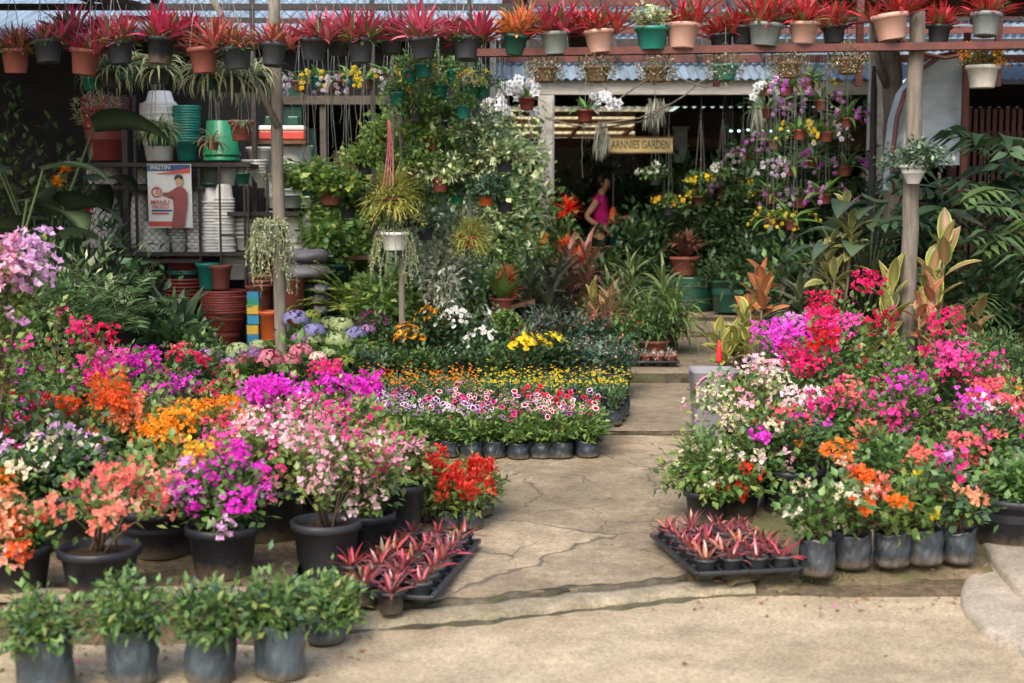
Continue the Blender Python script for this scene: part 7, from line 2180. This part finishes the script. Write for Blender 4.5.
stand('rubber_plant', 'large plant with broad bluish green leaves below the white bowl', 'rubber plant', 868, 11.6, elephant(30, 195, [(.07, .12, .085), (.05, .09, .065), (.09, .14, .08)], .42, .45), PT(.2, .3))
stand('rubber_plant', 'broad leaved dark plant behind the yellow croton', 'rubber plant', 850, 12.2, elephant(16, 230, [(.03, .06, .04), (.025, .05, .035)], .36, .4), PT(.2, .3))
stand('foliage_plant', 'grey green bush at the foot of the orchid wall', 'shrub', 790, 12.4, shrub(226, 100, GREEN + BLUEG, 12.4, (.1, .05), 50, 20), PT(.2, .3))
stand('foliage_plant', 'brown green bush behind the orange red croton', 'shrub', 800, 11.9, shrub(270, 90, DEEP + BRONZE, 11.9, (.12, .05), 36, 16), PT(.2, .3))
stand('conifer_shrub', 'feathery dark green shrub at the outer edge of the east bed', 'shrub', 1000, 9.4, shrub(325, 110, DEEP + GREEN, 9.4, (.06, .012), 60, 34), PT(.2, .3))
stand('conifer_shrub', 'fine leaved green shrub behind the slanting hot pink spray', 'shrub', 975, 9.0, shrub(345, 90, GREEN, 9.0, (.05, .012), 50, 34), PT(.16, .24))
def philo(n, cols, L=.5, z_lo=.9, z_hi=2.2, wid=.6):
    def f(o, z0, rs, zz):
        ms, ml = MB(), MB()
        tube(ms, [(0, 0, z0), (.05, .02, 1.0), (-.03, 0, z_hi)], .025, .015, 7, (.08, .07, .05))
        for k in range(n):
            a = rs.uniform(0, 6.28); h = rs.uniform(z_lo, z_hi); r = wid * rs.uniform(.3, 1)
            if math.sin(a) > .3: a = -a
            p = (r * math.cos(a), r * math.sin(a), h + .12)
            tube(ms, [(0, 0, h - .1), (r * .5 * math.cos(a), r * .5 * math.sin(a), h + .1), p], .007, .005, 5, (.06, .09, .04))
            split_leaf(ml, rs, p, a + rs.normal(0, .3), rs.uniform(-.1, .4), L * rs.uniform(.7, 1.1), pick(rs, cols, 1)[0], 7, rs.uniform(.5, 1.1))
        obj('stems', ms, M_STEM, o); obj('foliage', ml, M_LEAF, o)
    return f
PH = [(.045, .09, .045), (.06, .115, .05), (.035, .07, .04)]
stand('split_leaf_philodendron', 'big split leaved climber spreading over the red slat fence', 'philodendron', 985, 11.4, philo(28, PH, .55, .7, 1.72, .6), PT(.2, .3))
stand('split_leaf_philodendron', 'split leaved climber with brighter leaves at the outer edge', 'philodendron', 1030, 10.6, philo(24, [(.1, .16, .05), (.07, .12, .05)], .5, .5, 1.5, .5), PT(.2, .3))
stand('split_leaf_philodendron', 'lower split leaved climber between the white bowl and the fence', 'philodendron', 940, 12.0, philo(20, PH, .45, .6, 1.55, .5), PT(.2, .3))
stand('foliage_plant', 'dark shrub filling the shade under the split leaved climbers', 'shrub', 990, 10.6, shrub(215, 110, DEEP, 10.6, (.13, .07), 40, 18), PT(.2, .3))
stand('foliage_plant', 'dark shrub in the shade beneath the white bowl', 'shrub', 945, 11.2, shrub(240, 90, DEEP, 11.2, (.13, .07), 34, 18), PT(.2, .3))
hung('flower_pot', 'small brick red pot in the line on the shaded shelf by the climbers', 'pot', 945, 200, 14, 12, M_DTERRA, 12.2, tufts(DEEP, .03, 60, 1.0), 'brick red pots on the shaded shelf', wire=0)
hung('flower_pot', 'second small brick red pot on the shaded shelf by the climbers', 'pot', 962, 202, 14, 12, M_DTERRA, 12.2, tufts(DEEP, .03, 60, 1.0), 'brick red pots on the shaded shelf', wire=0)
one('shelf_board', 'narrow shaded shelf board holding two brick red pots', 'shelf', M_WOODBR, lambda mb: box(mb, (W(950, 206, 12.2).x, 12.2, W(950, 204, 12.2).z), (.6, .2, .03)))

# ------------------------------------------------------------------ inside the shed
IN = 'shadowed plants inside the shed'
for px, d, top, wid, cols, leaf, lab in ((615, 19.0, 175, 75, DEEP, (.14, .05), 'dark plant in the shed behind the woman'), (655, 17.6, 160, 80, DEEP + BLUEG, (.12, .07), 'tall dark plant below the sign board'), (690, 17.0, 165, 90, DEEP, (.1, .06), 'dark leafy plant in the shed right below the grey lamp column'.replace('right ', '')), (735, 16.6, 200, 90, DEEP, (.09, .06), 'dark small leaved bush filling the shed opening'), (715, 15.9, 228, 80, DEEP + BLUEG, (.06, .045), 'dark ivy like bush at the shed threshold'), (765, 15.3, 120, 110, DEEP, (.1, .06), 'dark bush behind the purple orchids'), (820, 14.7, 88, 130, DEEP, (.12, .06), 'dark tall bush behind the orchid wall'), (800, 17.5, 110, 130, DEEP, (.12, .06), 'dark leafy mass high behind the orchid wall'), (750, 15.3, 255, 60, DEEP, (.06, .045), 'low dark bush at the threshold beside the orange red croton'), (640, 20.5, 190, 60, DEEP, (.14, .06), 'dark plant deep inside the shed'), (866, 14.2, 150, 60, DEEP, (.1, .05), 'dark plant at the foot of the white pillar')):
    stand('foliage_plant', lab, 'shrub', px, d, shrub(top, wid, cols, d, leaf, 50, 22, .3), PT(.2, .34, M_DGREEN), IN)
stand('guzmania', 'shadowed bromeliad with pinkish bracts on the green barrel', 'guzmania', 684, 15.3, spikeflower(238, [(.3, .12, .08), (.5, .3, .2)], 3, .16, BRONZE, .4), ('pot', .16, .2, M_TERRA, .8), z=W(684, 275, 15.3).z)
p = W(690, 310, 15.4); p2 = W(690, 276, 15.4)
brl = thing('barrel', 'dark teal barrel at the shed threshold under the pinkish bromeliad', 'barrel', (p.x, 15.4, .352))
hB = p2.z - .352
part('body', brl, M_DGREEN, lambda mb: lathe(mb, [(0, 0), (.24, 0), (.26, .05), (.265, hB * .5), (.25, hB - .02), (.255, hB), (.23, hB), (.22, hB - .05), (0, hB - .06)], 28), True)
part('hoop', brl, M_DGREY, lambda mb: (lathe(mb, [(.263, hB * .3), (.272, hB * .3 + .01), (.263, hB * .3 + .02)], 28), lathe(mb, [(.263, hB * .7), (.272, hB * .7 + .01), (.263, hB * .7 + .02)], 28)), True)
stand('banana_plant', 'banana like plant with long leaves below the sign board', 'banana plant', 650, 18.4, bigstrap(150, [(.08, .1, .05), (.16, .18, .1)], 10, 1.1, .2), PT(.2, .9, M_DGREEN), IN)
# orange cone and table beside the woman
cc = W(613, 218, 16.4)
cn = thing('orange_cone', 'small orange cone shaped shade hanging beside the woman', 'cone', cc)
part('cone', cn, M_ORANGE, lambda mb: lathe(mb, [(.085, -.06), (.088, -.05), (.03, .11), (.012, .13), (0, .132)], 20), True)
part('hook', cn, M_WIRE, lambda mb: tube(mb, [(0, 0, .13), (0, 0, .5)], .004, n=5))
bk = W(611, 250, 16.5)
bc = thing('bucket', 'blue green bucket on the stand behind the woman', 'bucket', bk)
part('body', bc, M_TEAL, lambda mb: lathe(mb, [(0, 0), (.1, 0), (.13, .27), (.14, .275), (.14, .29), (.125, .29), (.095, .02), (0, .02)], 24), True)
part('handle', bc, M_WIRE, lambda mb: tube(mb, [(.13 * math.cos(a), 0, .28 + .1 * math.sin(a)) for a in np.linspace(0, PI, 12)], .004, n=5), True)
tb = W(580, 262, 15.9)
tbl = thing('work_table', 'pale topped work table in the shed before the woman', 'table', (tb.x, 15.9, .352))
part('table_top', tbl, M_SAGE, lambda mb: box(mb, (0, 0, .46), (.42, .4, .03), bev=.006))
for sx in (-.17, .17):
    for sy in (-.16, .16):
        part('leg', tbl, M_IRON, lambda mb: box(mb, (sx, sy, .222), (.035, .035, .444)))
stl = thing('bucket_stand', 'dark wooden stand carrying the blue green bucket', 'stand', (bk.x, bk.y, .352))
part('stand_top', stl, M_WOODBR, lambda mb: box(mb, (0, 0, bk.z - .352 - .017), (.4, .34, .03)))
for sx in (-.16, .16):
    for sy in (-.13, .13):
        part('leg', stl, M_WOODBR, lambda mb: box(mb, (sx, sy, (bk.z - .352 - .034) / 2), (.04, .04, bk.z - .352 - .034)))

# ------------------------------------------------------------------ small things by the east bed
rp = W(719, 360, 8.9)
gz0 = gz(8.9)
rc = thing('red_pennant', 'narrow red cloth cone on a thin stick beside the pale pink bougainvillea', 'pennant', (rp.x, 8.9, gz0))
zt = W(719, 340, 8.9).z - gz0; zbm = W(719, 362, 8.9).z - gz0
part('cone', rc, M_REDPL, lambda mb: lathe(mb, [(0, zbm - .004), (.02, zbm), (.022, zbm + .01), (.015, (zt + zbm) / 2 + .02), (.006, zt), (0, zt + .003)], 14), True)
part('stick', rc, M_DGREY, lambda mb: tube(mb, [(0, 0, 0), (0, 0, zt + .06)], .005, n=6))
ft = W(712, 408, 8.6)
tub = thing('storage_tub', 'frosted plastic tub with a pink handle behind the pale pink bougainvillea', 'tub', (ft.x, 8.6, gz(8.6)))
hT = W(714, 369, 8.6).z - gz(8.6)
def tubbody(mb):
    s = [(.0, -.03, 1.0), (hT * .5, 0, 1), (hT, 0, 1)]
    v = []
    for z, e, k in ((0, .11, .12), (hT * .97, .14, .15), (hT, .15, .16), (hT, .135, .145), (.02, .105, .115)):
        for j in range(32):
            a = 2 * PI * j / 32
            cx_, cy_ = math.cos(a), math.sin(a)
            f = 1 / max(abs(cx_), abs(cy_)) ** .75
            v.append((cx_ * f * e, cy_ * f * k, z))
    mb.add(v, quads=[(i * 32 + j, i * 32 + (j + 1) % 32, (i + 1) * 32 + (j + 1) % 32, (i + 1) * 32 + j) for i in range(4) for j in range(32)])
    mb.add([(x * .1, y * .11, .015) for x, y in ((-1, -1), (1, -1), (1, 1), (-1, 1))], quads=[(0, 1, 2, 3)])
part('body', tub, M_TUB, tubbody, True)
part('handle', tub, M_PINKPL, lambda mb: tube(mb, [(.12 * math.cos(a), -.15, hT * .75 + .1 * math.sin(a)) for a in np.linspace(.0, PI, 14)], .006, n=6), True)
b2 = W(775, 398, 8.3)
tub2 = thing('shopping_basket', 'frosted basket with a pink striped handle beside the purple bougainvillea', 'basket', (b2.x, 8.3, gz(8.3)))
h2 = W(775, 372, 8.3).z - gz(8.3)
part('body', tub2, M_TUB, lambda mb: lathe(mb, [(0, 0), (.12, 0), (.17, h2), (.18, h2 + .004), (.175, h2 + .012), (.16, h2), (.11, .02), (0, .02)], 28), True)
part('handle', tub2, M_PINKPL, lambda mb: [tube(mb, [(.13 * math.cos(a), y, h2 + .07 * math.sin(a)) for a in np.linspace(0, PI, 16)], .006, n=6) for y in (-.03, .03)], True)
# tray of small terracotta pots at the step
tx, ty = px_ground(652, 358, .24)
tx = W(652, 350, 11.35).x; ty = 11.35
t = obj('plant_tray', cached(('tray', 4, 2, .1), lambda: tray_mesh(4, 2, .1, .055)), None, None, loc=(tx, ty, gz(ty)))
tag(t, 'small black tray of white speckled seedlings in terracotta pots on the step', 'tray', 'black propagation trays')
for j in range(2):
    for i in range(4):
        o = thing('seedling_plant', 'white speckled seedling in the step tray, %s row, %s from the path' % (('front', 'rear')[j], ORD[3 - i]), 'seedling', (tx + (i - 1.5) * .1, ty + (j - .5) * .1, gz(ty) + .012), 0, 'seedlings in the step tray')
        container(o, ('pot', .042, .085, M_TERRA, .8))
        rs = np.random.default_rng(i + j * 4)
        tufts([(.5, .46, .4), (.3, .26, .2), (.2, .2, .1)], .04, 70, 1.2)(o, .07, rs, .04)

use_light(1.5)
# more green in the middle: climbers against the hut wall and more hanging greenery
for px, d, top, wid, cols, leaf, lab in ((390, 12.95, 70, 70, GREEN + YOUNG, (.07, .045), 'bright climbing vine on the hut wall east of the dark window'), (430, 13.0, 66, 80, YOUNG + GREEN, (.06, .04), 'bright green climber behind the teal pots'),
        (465, 13.05, 90, 60, CREAMY + GREEN, (.06, .045), 'pale speckled climber against the white pillar'), (350, 12.9, 190, 90, YOUNG + GREEN, (.08, .055), 'light green leafy mass below the sill of the dark window'), (310, 12.4, 172, 50, YOUNG + LIME, (.08, .06), 'golden green leafy plant between the cream boxes and the post'),
        (500, 12.7, 100, 60, CREAMY, (.07, .05), 'cream leaved climber tangled in front of the bleached post'), (455, 11.6, 200, 70, GREEN + CREAMY, (.06, .03), 'pale spotted bush in the thick of the middle planting'), (482, 11.9, 250, 60, GREEN + YOUNG, (.07, .02), 'grassy green bush between the fern ball and the silver plant'), (390, 11.5, 270, 60, YOUNG + GREEN, (.08, .05), 'light green bush at the foot of the thin brown stake')):
    stand('foliage_plant', lab, 'shrub', px, d, shrub(top, wid, cols, d, leaf, 60, 30, .25, .15), PT(.16, .26))
for px, base, w_, lab, cols, hh, wd, lf in ((470, 180, 18, 'hanging pot of bright lacy leaves close to the white pillar', YOUNG, .2, 2.4, (.05, .02)), (412, 180, 16, 'hanging pot with trailing light green leaves above the fern ball', YOUNG + GREEN, .18, 2.6, (.05, .035)),
        (440, 192, 18, 'hanging pot of white edged leaves in the heart of the curtain', CREAMY, .2, 2.6, (.055, .035)), (505, 212, 18, 'hanging pot of pale ivy low beside the bleached post', CREAMY + GREEN, .2, 2.6, (.055, .045)), (425, 240, 18, 'low hanging pot of silvery leaves beside the white string pot', SILVER + BLUEG, .18, 2.4, (.06, .04)), (365, 175, 16, 'hanging pot of light leaves at the corner of the dark window', YOUNG, .14, 2.2, (.05, .035))):
    hung('hanging_pot', lab, 'potted plant', px, base, w_, 14, M_DGREY if px % 2 else M_TERRA, 10.9 + (px % 4) * .12, leafy(cols, hh, wd, lf, 26, 22), 'leafy pots added to the hanging curtain'.replace('added to', 'all over'), taper=.7)
use_light(1)
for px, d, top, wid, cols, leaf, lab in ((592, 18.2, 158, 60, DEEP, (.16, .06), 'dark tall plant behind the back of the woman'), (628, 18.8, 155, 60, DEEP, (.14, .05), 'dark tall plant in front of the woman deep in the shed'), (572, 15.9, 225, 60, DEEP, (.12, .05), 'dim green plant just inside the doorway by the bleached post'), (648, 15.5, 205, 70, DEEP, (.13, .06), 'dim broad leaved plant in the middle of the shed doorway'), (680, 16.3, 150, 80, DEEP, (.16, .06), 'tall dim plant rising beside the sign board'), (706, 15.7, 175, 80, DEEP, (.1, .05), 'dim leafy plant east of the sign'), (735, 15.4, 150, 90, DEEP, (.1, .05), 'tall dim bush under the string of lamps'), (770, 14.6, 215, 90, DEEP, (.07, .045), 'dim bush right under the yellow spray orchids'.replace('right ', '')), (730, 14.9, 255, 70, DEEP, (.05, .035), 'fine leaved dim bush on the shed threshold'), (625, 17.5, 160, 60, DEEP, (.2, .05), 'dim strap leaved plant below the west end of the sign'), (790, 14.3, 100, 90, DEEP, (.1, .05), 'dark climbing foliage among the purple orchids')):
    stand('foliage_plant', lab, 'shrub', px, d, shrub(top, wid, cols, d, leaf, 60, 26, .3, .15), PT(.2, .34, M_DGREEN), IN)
for k, (px, py, cols) in enumerate(((700, 190, YEL), (722, 185, WHITE), (742, 205, YEL), (655, 185, WHITE), (668, 215, GOLD), (755, 235, PALEP))):
    p = W(px, py, 15.2)
    lab = ('little yellow flowered pot plant hung deep beside the lamps', 'little white flowered pot plant hung below the lamps', 'little yellow flowered pot plant hung low over the threshold', 'little white flowered pot plant hung below the sign', 'little golden flowered pot plant hung above the barrel', 'little pink flowered pot plant hung at the foot of the orchid wall')[k]
    hung('hanging_pot', lab, 'potted plant', px, py, 12, 9, M_DGREY, 15.2, leafy(GREEN, .1, 1.6, (.05, .03), 16, 12, f=fl(cols, 6, 5, .02, .03, .026)), 'little flowering pots in the dark shed', wire=2.78)
# climbers over the door frame
for px, d, top, wid, cols, leaf, lab in ((532, 14.3, 92, 34, CREAMY + GREEN, (.07, .045), 'pale vine climbing the west face of the bleached post'), (556, 14.5, 190, 40, GREEN + YOUNG, (.09, .04), 'green plant leaning on the foot of the bleached post')):
    stand('foliage_plant', lab, 'shrub', px, d, shrub(top, wid, cols, d, leaf, 46, 24, .15, .1), PT(.14, .26))
stand('foliage_plant', 'leafy dark plant half hiding the woman in the shed', 'shrub', 612, 15.6, shrub(252, 60, DEEP + GREEN, 15.6, (.12, .05), 40, 20), PT(.16, .26))
# ------------------------------------------------------------------ the woman in the shed
def skin_mesh(name, verts, edges, radii, m, parent, sub=2, root=0):
    me = bpy.data.meshes.new(name)
    me.from_pydata(verts, edges, [])
    o = bpy.data.objects.new(name, me); COL.objects.link(o)
    o.parent = parent
    sk = o.modifiers.new('Skin', 'SKIN')
    sk.use_smooth_shade = True
    for i, r in enumerate(radii):
        sv = me.skin_vertices[0].data[i]
        sv.radius = r if isinstance(r, tuple) else (r, r)
        sv.use_root = (i == root)
    ss = o.modifiers.new('Subdivision', 'SUBSURF'); ss.levels = sub; ss.render_levels = sub
    me.materials.append(m)
    return o
wd = 16.4
wx = W(600, 240, wd).x
per = thing('person', 'woman in a sleeveless magenta top and black trousers standing in the shed, hand on hip', 'person', (wx, wd, .352), R_(-12))
per.scale = (1.0, 1.0, 1.0)
V, E, RD = [], [], []
def vtx(p, r, link=None):
    V.append(p); RD.append(r)
    if link is not None: E.append((link, len(V) - 1))
    return len(V) - 1
pel = vtx((0, 0, .80), (.12, .1))
sp1 = vtx((.01, 0, .92), (.11, .09), pel)
sp2 = vtx((.01, 0, 1.06), (.12, .09), sp1)
che = vtx((-.01, 0, 1.17), (.115, .08), sp2)
nb = vtx((0, 0, 1.24), .055, che)
nk_ = vtx((.02, 0, 1.29), .045, nb)
jaw = vtx((.045, 0, 1.34), .062, nk_)
hd = vtx((.035, 0, 1.405), (.08, .075), jaw)
hdt = vtx((.03, 0, 1.45), .06, hd)
nose = vtx((.115, 0, 1.375), .012, hd)
for s in (-1, 1):
    sh = vtx((-.01, s * .14, 1.185), .05, che)
    if s < 0:
        el = vtx((-.13, -.24, 1.0), .036, sh); fo = vtx((-.04, -.23, .93), .032, el); wr = vtx((.05, -.19, .875), .024, fo)
        pm = vtx((.085, -.165, .86), (.03, .016), wr)
        fd, th = (.05, .03, -.03), (.02, .01, .045)
    else:
        el = vtx((.06, .22, .98), .036, sh); fo = vtx((.16, .2, .97), .032, el); wr = vtx((.25, .16, .98), .024, fo)
        pm = vtx((.29, .145, .985), (.03, .016), wr)
        fd, th = (.05, -.01, -.005), (.02, -.02, .04)
    for k in range(4):
        off = (k - 1.5) * .017
        b = vtx((V[pm][0] + fd[0] * .5, V[pm][1] + fd[1] * .5, V[pm][2] + off + fd[2] * .5), .0095, pm)
        c_ = vtx((V[b][0] + fd[0] * (.7 - .08 * abs(k - 1)), V[b][1] + fd[1] * .7, V[b][2] + fd[2] * .9), .0085, b)
        vtx((V[c_][0] + fd[0] * .35, V[c_][1] + fd[1] * .5 + .008, V[c_][2] + fd[2] * .7 - .01), .007, c_)
    t1 = vtx((V[wr][0] + th[0], V[wr][1] + th[1] * .5, V[wr][2] + th[2] * .7), .011, pm)
    vtx((V[t1][0] + .03, V[t1][1] + th[1], V[t1][2] + .012), .009, t1)
    hp = vtx((0, s * .075, .74), (.09, .085), pel)
    kn = vtx((.03 + .03 * s, s * .085, .42), .058, hp)
    an = vtx((.0 + .05 * s, s * .09, .09), .036, kn)
    he = vtx((.05 + .05 * s, s * .09, .04), (.03, .034), an)
    vtx((.14 + .05 * s, s * .095, .025), (.022, .03), he)
body = skin_mesh('body', V, E, RD, M_SKIN, per)
sv_, se_, sr_ = [(0, 0, .7), (.01, 0, .88), (.01, 0, 1.04), (-.01, 0, 1.165), (0, 0, 1.235), (-.012, -.125, 1.195), (-.012, .125, 1.195), (-.03, -.165, 1.15), (-.01, .165, 1.15)], [(0, 1), (1, 2), (2, 3), (3, 4), (3, 5), (3, 6), (5, 7), (6, 8)], [(.15, .125), (.132, .112), (.14, .11), (.13, .098), (.075, .07), (.068, .068), (.068, .068), .06, .06]
skin_mesh('shirt', sv_, se_, sr_, M_SHIRT, per)
tv = [(0, 0, .82), (0, 0, .74), (0, -.08, .68), (.0, -.085, .42), (-.05, -.09, .12), (0, .08, .68), (.06, .085, .42), (.05, .09, .12)]
skin_mesh('trousers', tv, [(0, 1), (1, 2), (2, 3), (3, 4), (1, 5), (5, 6), (6, 7)], [(.135, .115), (.14, .12), (.1, .1), .078, .066, (.1, .1), .078, .066], M_TROUSER, per)
mb = MB()
n, k = 22, 12
vv = []
for i in range(k):
    ph = PI * i / (k - 1)
    for j in range(n):
        a = 2 * PI * j / n
        x = math.sin(ph) * math.cos(a); y = math.sin(ph) * math.sin(a); z = math.cos(ph)
        f = 1.0 if not (x > .35 and z < .45) else .55      # the face stays free
        vv.append((.012 + .105 * x * f, .095 * y, 1.415 + .1 * z))
mb.add(vv, quads=[(i * n + j, i * n + (j + 1) % n, (i + 1) * n + (j + 1) % n, (i + 1) * n + j) for i in range(k - 1) for j in range(n)])
hair = obj('hair', mb, M_HAIR, per)
mb = MB(); lathe(mb, [(0, -.05), (.03, -.042), (.045, -.01), (.04, .025), (.02, .045), (0, .05)], 16, (-.11, 0, 1.41))
obj('bun', mb, M_HAIR, hair)
for s in (-1, 1):
    mb = MB(); lathe(mb, [(0, -.008), (.007, -.004), (.008, 0), (.007, .004), (0, .008)], 8, (.103, s * .03, 1.395)); obj('eye', mb, M_HAIR, per)
    mb = MB(); lathe(mb, [(0, -.022), (.008, -.015), (.012, 0), (.01, .014), (0, .02)], 8, (.03, s * .082, 1.375)); obj('ear', mb, M_SKIN, per)
mb = MB(); box(mb, (.1, 0, 1.335), (.012, .04, .008), bev=.003); obj('mouth', mb, M_SHIRT, per)
for s in (-1, 1):
    mb = MB(); box(mb, (.06 + .05 * s, s * .095, .022), (.24, .085, .04), bev=.015); obj('shoe', mb, M_DGREY, per)
